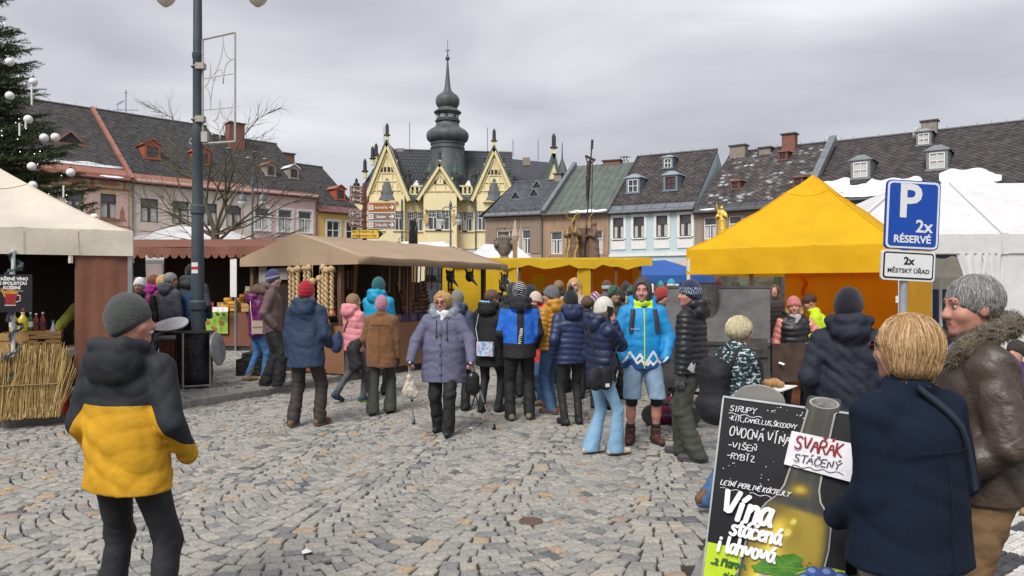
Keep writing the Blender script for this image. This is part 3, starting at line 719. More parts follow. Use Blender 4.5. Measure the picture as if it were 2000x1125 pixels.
def snow_sheet(name,parent,O,U,V,N,edge,thick=.14):
 """edge: (u, v low, v high) stations"""
 O,U,V,N=map(Vector,(O,U,V,N));m=MB();rows=[];ne=len(edge)
 for i_,(u,a,b)in enumerate(edge):
  tp={0:.25,1:.6,2:.85}.get(min(i_,ne-1-i_),1);a,b=(a+b)/2-(b-a)/2*tp,(a+b)/2+(b-a)/2*tp
  rows.append([O+U*u+V*(a+(b-a)*t)+N*(.04+thick*math.sin(PI*min(max(t,.02),.98))**.5*rb.uniform(.75,1.15))for t in(0,.06,.25,.5,.75,.94,1)])
 k=7;vs=[p for r in rows for p in r]
 m.add(vs,[[i*k+j,(i+1)*k+j,(i+1)*k+j+1,i*k+j+1]for i in range(len(rows)-1)for j in range(k-1)])
 return m.build(name,m_snow,parent,smooth=True)
class House:
 def __init__(s,name,label,A,B,eave,depth,ridge,cat='house',group='houses round the square'):
  s.A=Vector(A);s.B=Vector(B);s.w=(s.B-s.A).length;s.eave,s.D,s.ridge=eave,depth,ridge
  s.root=empty(name,(*A,0),math.atan2(B[1]-A[1],B[0]-A[0]),label,cat,group)
  s.ov=.45;s.tan=(ridge-eave)/depth
  sl_=math.hypot(depth,ridge-eave);s.V=Vector((0,depth/sl_,(ridge-eave)/sl_));s.N=Vector((0,-s.V.z,s.V.y));s.sl=sl_
 def walls(s,m,holes,trim=None):
  b=MB();wall_holes(b,s.w,0,s.eave,holes)
  for x in(0,s.w):b.poly([(x,0,0),(x,2*s.D,0),(x,2*s.D,s.eave),(x,s.D,s.ridge-.05),(x,0,s.eave)])
  b.quad((0,2*s.D,0),(s.w,2*s.D,0),(s.w,2*s.D,s.eave),(0,2*s.D,s.eave));return b.build('wall',m,s.root)
 def band(s,name,z,h,out,m,x0=0,x1=None):
  x1=s.w if x1 is None else x1;b=MB();b.box(((x0+x1)/2,-out/2-.002,z),(x1-x0,out,h));return b.build(name,m,s.root)
 def roof(s,base,tile=None,size=.42,strip=None,stripw=.8,keep=None,diamond=True,xo0=0,xo1=0,gutter=None):
  O=Vector((-xo0,0,s.eave))-s.V*s.ov;lu=s.w+xo0+xo1;lv=s.sl+s.ov;U=Vector((1,0,0));N=s.N
  b=MB();t=.18
  q=[O,O+U*lu,O+U*lu+s.V*lv,O+s.V*lv];b.prism([p-N*t for p in q],N*t)
  rV=Vector((0,s.V.y,-s.V.z));rN=Vector((0,s.V.z,s.V.y));T=O+s.V*lv
  q=[T+U*lu,T,T+rV*s.sl,T+U*lu+rV*s.sl];b.prism([p-rN*t for p in q],rN*(t-.004))
  s.rf=b.build('roof',base,s.root);s.O,s.lu,s.lv=O,lu,lv
  if tile:
   m=MB();v0=stripw if strip else 0;slope_tiles(m,O+s.V*v0,U,s.V,N,lu,lv-v0,size,keep=keep,diamond=diamond)
   tag(m.build('roof_tile',tile,s.rf),kind='stuff')
  if strip:
   n=max(2,round(lu/1.15));
   for i in range(n):
    a,c=lu*i/n+.008,lu*(i+1)/n-.008;k=MB();P=lambda u,v,h:O+U*u+s.V*v+N*h
    k.add([P(a,-.03,.03),P(c,-.03,.03),P(c,stripw,.03),P(a,stripw,.03),P(c-.025,-.03,.075),P(c-.025,stripw,.075),P(c,-.03,.075),P(c,stripw,.075)],[[0,1,2,3],[4,6,7,5],[4,5,2,1]]);k.build('eave_sheet',strip,s.rf)
   g=MB()
   for i in range(n*2):
    u=lu*(i+.5)/(n*2);p=O+U*u+s.V*(stripw+.1);g.bar(p,p+N*.22,.035);
   g.tube([O+s.V*(stripw+.1)+N*.2,O+U*lu+s.V*(stripw+.1)+N*.2],.018,5);g.build('snow_guard',m_sheet_dk,s.rf)
  if gutter:
   g=MB();p=O+Vector((0,-.06,-.02));g.tube([p,p+U*lu],.075,8);g.build('gutter',gutter,s.root)
 def pt(s,x,t,h=0):return Vector((x,0,s.eave))+s.V*(t*s.sl)+s.N*h # a point on the front slope
 def ridge_cap(s,m):
  b=MB();b.tube([Vector((-.05,s.D,s.ridge+.03)),Vector((s.w+.05,s.D,s.ridge+.03))],.11,6);b.build('ridge_cap',m,s.rf)
  g=MB()
  for i in range(int(s.w/.9)):g.bar((i*.9+.3,s.D,s.ridge),(i*.9+.3,s.D,s.ridge+.32),.02)
  g.build('lightning_rod',m_iron,s.rf)
 def verge(s,x,m,w=.35,h=.12,out=0):
  b=MB();p=Vector((x,0,s.eave))-s.V*s.ov+s.N*.05;q=p+s.V*s.lv;b.bar(p+s.N*h/2,q+s.N*h/2,w,h,up=s.N);b.build('verge',m,s.rf)
 def chimney(s,x,y,w,d,h,m,cap=True,capm=None):
  b=MB();zb=s.ridge-abs(y-s.D)*s.tan-.4;b.box((x,y,zb+(h+.4)/2),(w,d,h+.4));c=b.build('chimney',m,s.root)
  if cap:
   k=MB();k.box((x,y,zb+h+.4+.05),(w+.22,d+.22,.1));k.build('chimney_cap',capm or m_sheet_dk,c)
  return c
 def dormer(s,x,t,w,h,m,mf,style='gable',roofm=None,win='X'):
  """little roof house standing on the slope at share t of it"""
  p=s.pt(x,t);y0,z0=p.y,p.z;z1=z0+h;yb=y0+h/s.tan;b=MB()
  if style=='eye': # low triangular dormer
   b.add([(x-w/2,y0,z0+.02),(x+w/2,y0,z0+.02),(x,y0,z1),(x,yb,z1)],[[0,2,3],[1,3,2]]);b.bar((x-w/2,y0,z0+.03),(x+w/2,y0,z0+.03),.08,.1)
   b.bar((x-w/2,y0,z0),(x,y0-.02,z1),.09,.1);b.bar((x+w/2,y0,z0),(x,y0-.02,z1),.09,.1);o=b.build('dormer',m,s.root)
   k=MB();k.add([(x-w/2,y0+.05,z0),(x+w/2,y0+.05,z0),(x,y0+.05,z1)],[[0,1,2]]);k.build('louvre',m_base,o);return o
  a,c=x-w/2,x+w/2;fr=.13*w+.04
  wall_holes_=MB();wall_holes_.quad((a,y0,z0),(a,yb,z1),(a,y0,z1),(a,y0,z0))if 0 else None
  b.add([(a,y0,z0),(a,y0,z1),(a,yb,z1)],[[0,1,2]]);b.add([(c,y0,z0),(c,yb,z1),(c,y0,z1)],[[0,1,2]])
  b.box((a+fr/2,y0,(z0+z1)/2),(fr,.1,h));b.box((c-fr/2,y0,(z0+z1)/2),(fr,.1,h));b.box((x,y0,z1-fr/2),(w-2*fr,.1,fr));b.box((x,y0-.04,z0+fr*.4),(w+.1,.2,fr*.8))
  o=b.build('dormer',m,s.root);zp=z1+w*.38;r=MB();e=.14;yr=y0+(zp-z0)/s.tan
  if style=='gable':
   r.add([(a-e,y0-e,z1-.04),(x,y0-e,zp),(x,yr,zp),(a-e,yb,z1-.04)],[[0,1,2,3]]);r.add([(c+e,y0-e,z1-.04),(c+e,yb,z1-.04),(x,yr,zp),(x,y0-e,zp)],[[0,1,2,3]])
   b2=MB();b2.poly([(a,y0-.05,z1),(c,y0-.05,z1),(x,y0-.05,zp-.06)]);b2.build('gable',m,o)
   r.bar((a-e,y0-e,z1-.04),(x,y0-e,zp),.07);r.bar((c+e,y0-e,z1-.04),(x,y0-e,zp),.07)
  else: # hipped hood
   r.add([(a-e,y0-e,z1),(c+e,y0-e,z1),(x+w*.18,y0+.3,zp-.1),(x-w*.18,y0+.3,zp-.1)],[[0,1,2,3]]);r.add([(a-e,y0-e,z1),(x-w*.18,y0+.3,zp-.1),(x-w*.18,yr,zp-.1),(a-e,yb,z1)],[[0,1,2,3]])
   r.add([(c+e,y0-e,z1),(c+e,yb,z1),(x+w*.18,yr,zp-.1),(x+w*.18,y0+.3,zp-.1)],[[0,1,2,3]]);r.add([(x-w*.18,y0+.3,zp-.1),(x+w*.18,y0+.3,zp-.1),(x+w*.18,yr,zp-.1),(x-w*.18,yr,zp-.1)],[[0,1,2,3]])
   r.prism([(a-e,y0-e,z1-.05),(c+e,y0-e,z1-.05),(c+e,y0-e,z1),(a-e,y0-e,z1)],(0,.3,0))
  r.build('dormer_roof',roofm or m,o)
  wf=MB();x0,x1,w0,w1=a+fr,c-fr,z0+fr*.8,z1-fr;wf.box(((x0+x1)/2,y0-.01,(w0+w1)/2),(.05,.06,w1-w0));wf.box(((x0+x1)/2,y0-.012,w0+(w1-w0)*.5),(x1-x0,.05,.05))
  for q in(x0,x1):wf.box((q,y0-.02,(w0+w1)/2),(.06,.07,w1-w0))
  for q in(w0,w1):wf.box(((x0+x1)/2,y0-.022,q),(x1-x0,.07,.06))
  wo_=wf.build('dormer_window',mf,o);pn=MB();pn.quad((x0,y0+.02,w0),(x1,y0+.02,w0),(x1,y0+.02,w1),(x0,y0+.02,w1));return o
 def downpipe(s,x,m,z0=0):
  b=MB();b.tube([(x,-.5,s.eave-.1),(x,-.35,s.eave-.45),(x,-.1,s.eave-.7),(x,-.1,z0)],.06,6);b.build('downpipe',m,s.root)
S2=math.sqrt(2)
def LP(sv):return(-27.1+sv,52.9+sv) # the left row runs along a 45 degree line
def onrow(A,dr,px): # where the sight line through column px meets a facade line
 t=(px-1000)/F;return(t*A[1]-A[0])/(dr[0]-t*dr[1])
# --- left row -------------------------------------------------------------
def lx(A,px):return onrow(A,(1/S2,1/S2),px)
# painted house
m_ochre=mat('ochre_render',(.58,.41,.23),stretch=(1.6,1.6,.3),rough=.9,var=.12,scale=1.2,bump=.2)
m_pinkr=mat('pink_painted_render',(.60,.42,.36),stretch=(1.6,1.6,.3),rough=.9,var=.12,scale=1.2)
m_redr=mat('red_painted_trim',(.36,.17,.11),rough=.9,var=.15)
A=LP(-8);h=House('painted_house','ochre and pink painted house with red framed panels behind the fir tree',A,LP(0),9.55,8.9,15.9)
wins=[(px,w)for px,w in((75,1.15),(145,1.15),(213,1.15))];hol=[]
for px,w in wins:x=lx(A,px);hol.append((x-w/2,x+w/2,6.55,8.25))
h.walls(m_ochre,hol)
for q in hol:window(h.root,*q[:4],0,m_brownwin,'T',.8,sill=m_redr)
for i,xc in enumerate([(hol[k][1]+hol[k+1][0])/2 for k in range(2)]+[h.w-.55,hol[0][0]-.8]):
 b=MB();b.box((xc,-.02,7.15),(1.05 if i!=2 else.8,.05,2.7));p=b.build('painted_panel',m_pinkr,h.root)
 r_=MB();r_.prism([(xc-.28,-.06,6.4),(xc+.28,-.06,6.4),(xc+.12,-.06,6.75),(xc+.16,-.06,7.0),(xc,-.06,7.5),(xc-.16,-.06,7.0),(xc-.12,-.06,6.75)],(0,.02,0));r_.build('painted_ornament',m_redr,p)
h.band('frieze_band',8.62,.12,.07,m_redr);h.band('frieze_band',9.32,.16,.08,m_redr);h.band('cornice',9.50,.22,.25,m_redr);h.band('sill_band',5.35,.16,.12,m_redr);h.band('sill_band',6.02,.10,.05,m_redr)
for q in hol:
 b=MB();xm=(q[0]+q[1])/2;b.prism([(xm-.8,-.05,8.97),(xm-.4,-.05,9.1),(xm+.4,-.05,9.1),(xm+.8,-.05,8.97),(xm+.4,-.05,8.84),(xm-.4,-.05,8.84)],(0,.04,0));b.build('painted_ornament',m_redr,h.root)
 b=MB();b.box((xm+1.0,-.025,8.97),(.12,.05,.55));b.box((xm-1.0,-.027,8.97),(.12,.05,.55));b.build('painted_frame',m_redr,h.root)
h.roof(m_base,m_slate_b,.40,strip=m_sheet_red,stripw=1.5,gutter=m_sheet_dkred);h.ridge_cap(m_sheet_dk);h.verge(h.w,m_sheet_red,.28,.22)
x=lx(A,150);h.dormer(x+.5,.38,2.0,.95,m_sheet_red,m_brownwin,'eye')
h.chimney(h.w*.3,9.6,.8,.8,1.2,m_brick)
snow_sheet('snow',h.rf,h.O,(1,0,0),h.V,h.N,[(u,1.45,1.45+.2+.45*(math.sin(u*2.3)*.3+.6)*min(1,max(.05,(h.lu+.05-u)*1.2)))for u in[h.lu-6.5+6.3*i/24 for i in range(25)]],.12)
snow_sheet('snow',h.rf,h.O,(1,0,0),h.V,h.N,[(u,.05,.45+.15*math.sin(u*3))for u in[h.lu-2.2+1.9*i/8 for i in range(9)]],.07)
# cream house with the two red dormers
m_cream=mat('cream_pink_render',(.66,.56,.50),stretch=(1.6,1.6,.3),rough=.9,var=.12,scale=.8,bump=.15);m_plinth=mat('mauve_ground_floor_render',(.46,.37,.34),stretch=(1.6,1.6,.3),rough=.9,var=.15,scale=.8)
A=LP(0);h=House('cream_house','cream pink house with red roof dormers and brown windows behind the bare tree',A,LP(6.4),9.5,8.8,15.9)
hol=[]
for px in(292,353,409,457):x=lx(A,px);hol.append((x-.6,x+.6,6.45,8.15))
ar=[(lx(A,290)-.75,lx(A,290)+.75,1.2,4.2),(lx(A,457)-.75,lx(A,457)+.75,1.2,4.2)]
h.walls(m_cream,hol)
for q in hol:window(h.root,*q[:4],0,m_brownwin,'T',.8)
m_archst=mat('arch_stone',(.20,.155,.13),rough=.9,var=.2)
def arch(root,xc,w,zs,zt,m,mi,y=-.1):
 b=MB();n=12;r0,r1=w/2,w/2+.38;ps=[(xc+r*math.cos(PI*i/n),y,zs+r*math.sin(PI*i/n))for r in(r0,r1)for i in range(n+1)]
 for i in range(n):
  q=[ps[i],ps[i+1],ps[n+2+i],ps[n+1+i]];b.prism(q,(0,.12,0))
 for sg in(-1,1):b.box((xc+sg*(w/2+.19),y+.06,zs/2),(.38,.12,zs))
 o=b.build('arch',m,root);k=MB();k.poly([(xc+r0*math.cos(PI*i/n),y+.085,zs+r0*math.sin(PI*i/n))for i in range(n+1)]+[(xc-r0,y+.085,0),(xc+r0,y+.085,0)]);k.build('doorway',mi,o);return o
b=MB();b.quad((0,-.03,0),(h.w,-.03,0),(h.w,-.03,4.85),(0,-.03,4.85));b.build('ground_floor_render',m_plinth,h.root)
h.band('string_course',5.05,.35,.14,m_cream);h.band('cornice',9.35,.3,.2,m_cream)
for q in ar:arch(h.root,(q[0]+q[1])/2,1.9,3.15,0,m_archst,m_brownwin)
h.roof(m_base,m_slate_d,.40,strip=m_sheet_red,stripw=1.2,gutter=m_sheet_dkred);h.ridge_cap(m_sheet_dk)
m_dormred=mat('dormer_red_sheet',(.40,.095,.05),rough=.6,var=.15)
x=lx(A,301)+.9;h.dormer(2.4,.30,1.15,1.15,m_dormred,m_brownwin,'gable');h.dormer(6.2,.30,1.15,1.15,m_dormred,m_brownwin,'gable')
for q in(2.4,6.2):
 p=h.pt(q,.3);k=MB();k.quad((q-.35,p.y+.03,p.z+.1),(q+.35,p.y+.03,p.z+.1),(q+.35,p.y+.03,p.z+1.05),(q-.35,p.y+.03,p.z+1.05));k.build('dormer_pane',m_pane,h.root)
h.downpipe(.12,m_sheet_grey)
ant=empty('roof_aerial',(0,0,0),0,'thin television aerial with several arms on the cream house ridge','aerial')
px_,d_=246,61.0;a0=Vector((PX(px_,d_),d_,PZ(228,d_)));k=MB();k.tube([a0,a0+Vector((0,0,2.2))],.03,5)
for dz,L,ang in((1.95,.35,.3),(.55,1.9,.2),(.15,1.3,.5)):
 v=Vector((math.cos(ang),math.sin(ang),.03));k.tube([a0+Vector((0,0,dz))-v*L/2,a0+Vector((0,0,dz))+v*L/2],.02,4)
k.tube([a0+Vector((-.55,0,0)),a0+Vector((-.7,0,1.0)),a0+Vector((-.1,0,1.35))],.02,4)
for i in range(5):k.bar(a0+Vector((-.7+i*.1,-.2,1.0+i*.06)),a0+Vector((-.7+i*.1,.2,1.0+i*.06)),.02)
k.build('mast',m_iron,ant)
# pink house
m_pink=mat('pink_render',(.64,.46,.44),stretch=(1.6,1.6,.3),rough=.9,var=.1,scale=.8,bump=.15)
A=LP(6.4);h=House('pink_house','pink house with white framed windows and two small pale dormers',A,LP(10.5),9.6,7.2,14.9)
hol=[]
for px in(512,557,596):x=lx(A,px);hol.append((x-.62,x+.62,6.35,8.15))
h.walls(m_pink,hol)
for q in hol:window(h.root,*q[:4],0,m_white,'T',.8,sill=m_white,surround=m_white)
b=MB();b.quad((0,-.03,0),(h.w,-.03,0),(h.w,-.03,4.9),(0,-.03,4.9));b.build('ground_floor_render',m_plinth,h.root)
h.band('string_course',5.0,.14,.12,m_sheet_dkred);h.band('cornice',9.2,.25,.16,m_pink);h.band('cornice',9.46,.27,.3,m_pink)
h.roof(m_base,m_slate_d,.40,strip=m_sheet_dkred,stripw=.7,gutter=m_sheet_dkred);h.ridge_cap(m_sheet_dk)
h.chimney(1.3,5.9,1.35,.9,1.9,m_brick)
m_dorm=mat('pale_dormer_wood',(.34,.29,.25),rough=.8,var=.2)
for q in(2.6,4.7):
 o=h.dormer(q,.27,.85,1.0,m_dorm,m_brownwin,'gable',roofm=m_sheet_red if q<3 else m_snow);p=h.pt(q,.27);k=MB();k.quad((q-.26,p.y+.03,p.z+.1),(q+.26,p.y+.03,p.z+.1),(q+.26,p.y+.03,p.z+.9),(q-.26,p.y+.03,p.z+.9));k.build('dormer_pane',m_pane,h.root)
for q,t in((1.2,.82),(.5,.75),(1.7,.6),(3.3,.62),(2.9,.75)):
 p=h.pt(q,t);k=MB();k.ball(p+h.N*.05,.16,6,sq=(1.2,1,.3));k.build('snow',m_snow,h.rf)
h.downpipe(h.w-.1,m_sheet_dkred)
# yellow house
m_yel=mat('yellow_render',(.64,.43,.13),stretch=(1.6,1.6,.3),rough=.9,var=.1,scale=.8)
A=LP(10.5);h=House('yellow_house','low golden yellow house with a red dormer beside the pink house',A,LP(13.6),8.5,6.6,13.2)
hol=[]
for px in(651,688):x=lx(A,px);hol.append((x-.62,x+.62,5.9,7.5))
h.walls(m_yel,hol)
for q in hol:window(h.root,*q[:4],0,m_white,'X',0,surround=m_white)
h.band('string_course',5.6,.1,.08,m_brownwin);h.band('cornice',8.25,.3,.18,m_yel)
h.roof(m_base,m_slate_d,.40,strip=m_sheet_dkred,stripw=1.0,gutter=m_sheet_dkred);h.ridge_cap(m_sheet_dk);h.chimney(.6,6.2,1.0,.8,1.0,m_brick)
h.dormer(3.2,.22,.95,1.05,m_dormred,m_brownwin,'gable',roofm=m_sheet_red);p=h.pt(3.2,.22);k=MB();k.quad((2.9,p.y+.03,p.z+.1),(3.5,p.y+.03,p.z+.1),(3.5,p.y+.03,p.z+1),(2.9,p.y+.03,p.z+1));k.build('dormer_pane',m_pane,h.root)
# --- right rows -----------------------------------------------------------
m_beige=mat('beige_render',(.36,.28,.21),stretch=(1.6,1.6,.3),rough=.9,var=.16,scale=.7,bump=.2);m_beige2=mat('peeling_brown_render',(.34,.225,.15),stretch=(1.6,1.6,.3),rough=.95,var=.32,scale=1.1,bump=.3);m_panel=mat('beige_panel',(.25,.19,.145),rough=.9,var=.1)
dB=Vector((.917,-.4));B1a=(-2.33,64.2);B1b=(2.64,62.0);B2b=(7.75,59.8)
h=House('beige_corner_house','beige house with three triangular roof vents and flat wall panels by the town hall',B1a,B1b,8.05,6.4,11.6)
hx=lambda A,px,d:onrow(A,d,px)
hol=[]
for px in(980,1004,1030):x=hx(B1a,px,dB);hol.append((x-.48,x+.48,4.55,6.6))
h.walls(m_beige,hol)
for q in hol:window(h.root,*q[:4],0,m_white,'T',.5)
for px in(960,1046):x=hx(B1a,px,dB);b=MB();b.box((x,-.03,5.9),(.95,.08,2.6));b.build('wall_panel',m_panel,h.root)
for px in(980,1004,1030):x=hx(B1a,px,dB);b=MB();b.box((x,-.028,7.15),(1.05,.07,.75));b.build('wall_panel',m_panel,h.root)
h.band('cornice',7.85,.3,.2,m_beige);h.band('string_course',4.0,.2,.12,m_beige);h.roof(m_base,m_slate_g,.36,strip=m_sheet_grey,stripw=.6,gutter=m_sheet_dk,diamond=False);h.ridge_cap(m_sheet_dk)
for q,t in((1.7,.42),(3.3,.48),(2.9,.74)):h.dormer(q,t,1.1,.75,m_sheet_grey,m_brownwin,'eye')
h.chimney(4.4,6.4,.7,.6,.5,m_chim);h.downpipe(h.w-.1,m_sheet_dk)
# left hip end of its roof
k=MB();p0=Vector((0,0,h.eave))-h.V*h.ov;k.add([p0+Vector((-.4,0,0)),(0.02,h.D,h.ridge+.02),(-2.6,2*h.D,h.eave),(0,0,h.eave)],[[0,1,2]]);k.build('hip_slope',m_slate_g,h.rf)
h=House('green_roof_house','peeling brown house under a smooth green metal roof',B1b,B2b,8.0,8.0,13.05)
hol=[]
for px in(1087,1126,1165):x=hx(B1b,px,dB);hol.append((x-.5,x+.5,4.5,6.35))
h.walls(m_beige2,hol)
for q in hol:window(h.root,*q[:4],0,m_white,'T',.6,surround=mat('tan_surround',(.36,.25,.16)))
h.band('cornice',7.8,.3,.18,m_beige2);h.band('string_course',3.95,.22,.14,m_beige2);h.band('string_course',2.6,.16,.1,m_beige2)
h.roof(m_sheet_green,gutter=m_sheet_dk);g=MB()
for i in range(9):u=h.w*i/9+.3;g.bar(h.pt(u,-.05,.015),h.pt(u,1,.015),.03,.04,up=h.N)
g.build('roof_seam',m_sheet_green,h.rf);h.verge(.1,m_sheet_grey,.35,.35)
snow_sheet('snow',h.rf,h.O,(1,0,0),h.V,h.N,[(u,-.05,.32+.12*math.sin(5*u))for u in[2.3+3.2*i/14 for i in range(15)]],.16)
h.chimney(3.6,8.2,1.6,.8,.35,m_brick,capm=m_sheet_dk)
k=MB()
for i in range(3):p=Vector((4.6+i*.25,8,13.1));k.tube([p,p+Vector((-.25,0,.55)),p+Vector((.2,0,.4))],.05,5)
k.build('roof_ladder',m_iron,h.rf)
sg=empty('shop_sign',(0,0,0),0,'dark blue shop sign with white letters under the peeling brown wall','sign')
xs=[hx(B1b,q,dB)for q in(1066,1098)];sg.location=(*(Vector(B1b)+dB*(xs[0]+xs[1])/2),0);sg.rotation_euler.z=math.atan2(dB.y,dB.x)
k=MB();k.box((0,-.2,3.15),(2.3,.1,.95));k.build('sign_board',mat('navy_sign',(.015,.03,.09),var=.1),sg);text('lettering','NA',.55,m_white,sg,(.35,-.255,3.25),bold=.012);text('lettering','JULIUS',.2,m_white,sg,(-.62,-.255,3.2));text('lettering','TEXTIL',.16,m_white,sg,(.2,-.255,2.82))
m_blue=mat('pale_blue_render',(.47,.57,.60),stretch=(1.6,1.6,.3),rough=.9,var=.08,scale=.8)
dR=Vector((.866,-.5));R1a=Vector((7.83,60.0));R1b=R1a+dR*6.94
h=House('pale_blue_house','pale blue house with white window panels and three blue grey dormers',R1a,R1b,7.95,6.6,13.25)
hol=[]
for px in(1208,1248,1293,1339):x=hx(R1a,px,dR);hol.append((x-.45,x+.45,5.65,7.3))
h.walls(m_blue,hol)
for q in hol:
 window(h.root,*q[:4],0,m_brownwin,'T',.6,sill=m_white);xm=(q[0]+q[1])/2
 b=MB();b.box((xm,-.03,7.55),(1.3,.09,.46));b.box((xm,-.035,5.12),(1.25,.08,.7))
 for sgn in(-1,1):b.box((xm+sgn*.55,-.03,6.47),(.2,.09,1.66))
 b.build('window_panel',m_white,h.root)
h.band('string_course',4.3,.22,.14,m_white);h.band('cornice',7.8,.2,.15,m_sheet_dk)
arch(h.root,hx(R1a,1291,dR),1.15,1.9,0,m_white,m_brownwin);window(h.root,hx(R1a,1322,dR)-.4,hx(R1a,1322,dR)+.4,1.5,3.1,-.12,m_white,'X',0)
h.roof(m_base,m_slate_b,.46,strip=m_sheet_grey,stripw=1.0,gutter=m_sheet_dk);h.ridge_cap(m_sheet_dk);h.verge(0,m_sheet_dk,.12,.1)
m_bluedorm=mat('blue_grey_dormer',(.16,.215,.25),rough=.6,var=.2)
for q,t,w_ in((1.35,.27,1.15),(4.5,.27,1.15),(3.35,.70,.85)):
 h.dormer(q,t,w_,1.35*w_/1.15,m_bluedorm,m_white if q!=4.5 else mat('dark_red_window',(.14,.03,.025)),'hip',roofm=mat('dormer_zinc',(.26,.31,.33),rough=.5,var=.2));p=h.pt(q,t);k=MB();hw=w_/2-.15;k.quad((q-hw,p.y+.03,p.z+.1),(q+hw,p.y+.03,p.z+.1),(q+hw,p.y+.03,p.z+1.2*w_/1.15),(q-hw,p.y+.03,p.z+1.2*w_/1.15));k.build('dormer_pane',m_pane,h.root)
m_taupe=mat('taupe_render',(.29,.23,.185),stretch=(1.6,1.6,.3),rough=.9,var=.15,scale=.8);dR2=Vector((.8,-.6));R2a=R1b;R2b=R2a+dR2*8.2
h=House('taupe_house','taupe house with white flecked slate roof and tiny red dormers behind the gold statue',R2a,R2b,7.65,7.5,13.0)
hol=[]
for px in(1387,1436,1490,1545):x=hx(R2a,px,dR2);hol.append((x-.5,x+.5,5.35,7.0))
h.walls(m_taupe,hol)
for q in hol:window(h.root,*q[:4],0,m_white,'T',.7,surround=m_panel)
h.band('cornice',7.4,.35,.2,m_taupe);h.band('string_course',4.4,.25,.14,m_taupe)
h.roof(m_base,m_slate_w,.46,strip=m_sheet_dk,stripw=1.0,gutter=m_sheet_dk);h.ridge_cap(m_sheet_dk)
m_dkdorm=mat('dull_red_dormer',(.20,.075,.06),rough=.7,var=.2)
for q,t in((2.4,.28),(7.1,.25),(4.9,.74),(1.2,.9)):
 if t>.85:continue
 h.dormer(q,t,.72,.72,m_dkdorm,m_brownwin,'hip',roofm=m_dkdorm);p=h.pt(q,t);k=MB();k.quad((q-.2,p.y+.03,p.z+.1),(q+.2,p.y+.03,p.z+.1),(q+.2,p.y+.03,p.z+.65),(q-.2,p.y+.03,p.z+.65));k.build('dormer_pane',m_pane,h.root)
h.chimney(.9,7.0,1.25,.8,.75,m_chim);h.chimney(5.0,7.0,1.0,.8,1.2,m_brick);h.chimney(3.1,7.0,.9,.5,.35,m_chim);h.verge(h.w,m_sheet_grey,.5,.5)
snow_sheet('snow',h.rf,h.O,(1,0,0),h.V,h.N,[(u,.05,.3)for u in(.6,.9,1.2,1.5,1.7)],.12)
R3a=R2b;R3b=R3a+dR2*13.5
h=House('snowy_roof_house','dark tiled house with snow along the eaves behind the white marquee',R3a,R3b,7.8,8.5,13.15)
hol=[]
for i in range(5):hol.append((1+i*2.4,2+i*2.4,5.3,7.0))
h.walls(m_taupe,hol)
for q in hol:window(h.root,*q[:4],0,m_white,'T',.7)
h.roof(m_base,m_slate_b,.46,strip=m_sheet_dk,stripw=.7,gutter=m_sheet_dk);h.ridge_cap(m_sheet_dk)
m_greydorm=mat('grey_zinc_dormer',(.19,.205,.215),rough=.5,var=.2)
for q,t,w_ in((3.0,.26,1.25),(7.6,.30,1.25),(6.3,.74,.95)):
 h.dormer(q,t,w_,1.4*w_/1.25,m_greydorm,m_white,'hip',roofm=m_greydorm);p=h.pt(q,t);k=MB();hw=w_/2-.17;k.quad((q-hw,p.y+.03,p.z+.12),(q+hw,p.y+.03,p.z+.12),(q+hw,p.y+.03,p.z+1.22),(q-hw,p.y+.03,p.z+1.22));k.build('dormer_pane',m_curt,h.root)
snow_sheet('snow',h.rf,h.O,(1,0,0),h.V,h.N,[(u,.35+.2*math.sin(u*1.3),2.9+.35*math.sin(u*.9)+.2*math.sin(u*4)-(.9 if 2.4<u<3.7 else 0))for u in[.15+6.8*i/32 for i in range(33)]],.25)
snow_sheet('snow',h.rf,h.O,(1,0,0),h.V,h.N,[(u,.5,3.7-.1*(u-7)-.06*(u-7)**2+.25*math.sin(u*3.3))for u in[7.9+3.4*i/14 for i in range(15)]],.4)
for i in range(9):h.dormer(1.2+i*1.35,.9,.32,.2,m_sheet_dk,m_iron,'eye')
h.chimney(6.4,8.3,1.0,.7,.8,m_chim);dish=empty('satellite_dish',(0,0,0),0,'round satellite dish beside the chimney on the dark tiled roof','dish')
d_=54.5;p=Vector((PX(1791,d_),d_,PZ(262,d_)));k=MB();ps=[(.55*math.sin(a),.12*math.cos(a)**1)for a in(0,.3,.6,.9,1.2,1.5)]
k.lathe([(max(.01,r),y)for r,y in ps],(0,0,0),16);o=k.build('dish_bowl',mat('dish_grey',(.5,.5,.5),rough=.5),dish,smooth=True,loc=p);o.rotation_euler=(R(105),0,R(30))
k=MB();k.tube([p+Vector((0,.1,-.1)),p+Vector((.1,.2,-1.0))],.04,6);k.tube([p,p+Vector((-.1,-.5,-.1))],.02,5);k.build('dish_mount',m_iron,dish)
ant=empty('roof_aerial',(0,0,0),0,'small television aerial mast above the chimney by the satellite dish','aerial');a0=Vector((PX(1803,d_),d_,PZ(262,d_)));k=MB();k.tube([a0-Vector((0,0,.6)),a0+Vector((0,0,.75))],.025,5);k.bar(a0+Vector((-.4,0,.4)),a0+Vector((.5,.1,.5)),.025);k.bar(a0+Vector((-.3,0,.15)),a0+Vector((1.0,.1,.1)),.025);k.build('mast',m_iron,ant)
R4a=R3b+dR2*.05;R4b=R4a+dR2*9
h=House('grey_roof_house','house with a blue grey slate roof at the right edge behind the marquee',R4a,R4b,7.9,8.5,13.4);h.walls(m_taupe,[]);h.roof(m_base,m_slate_g,.5,gutter=m_sheet_dk);h.verge(0,m_sheet_dk,.2,.2)
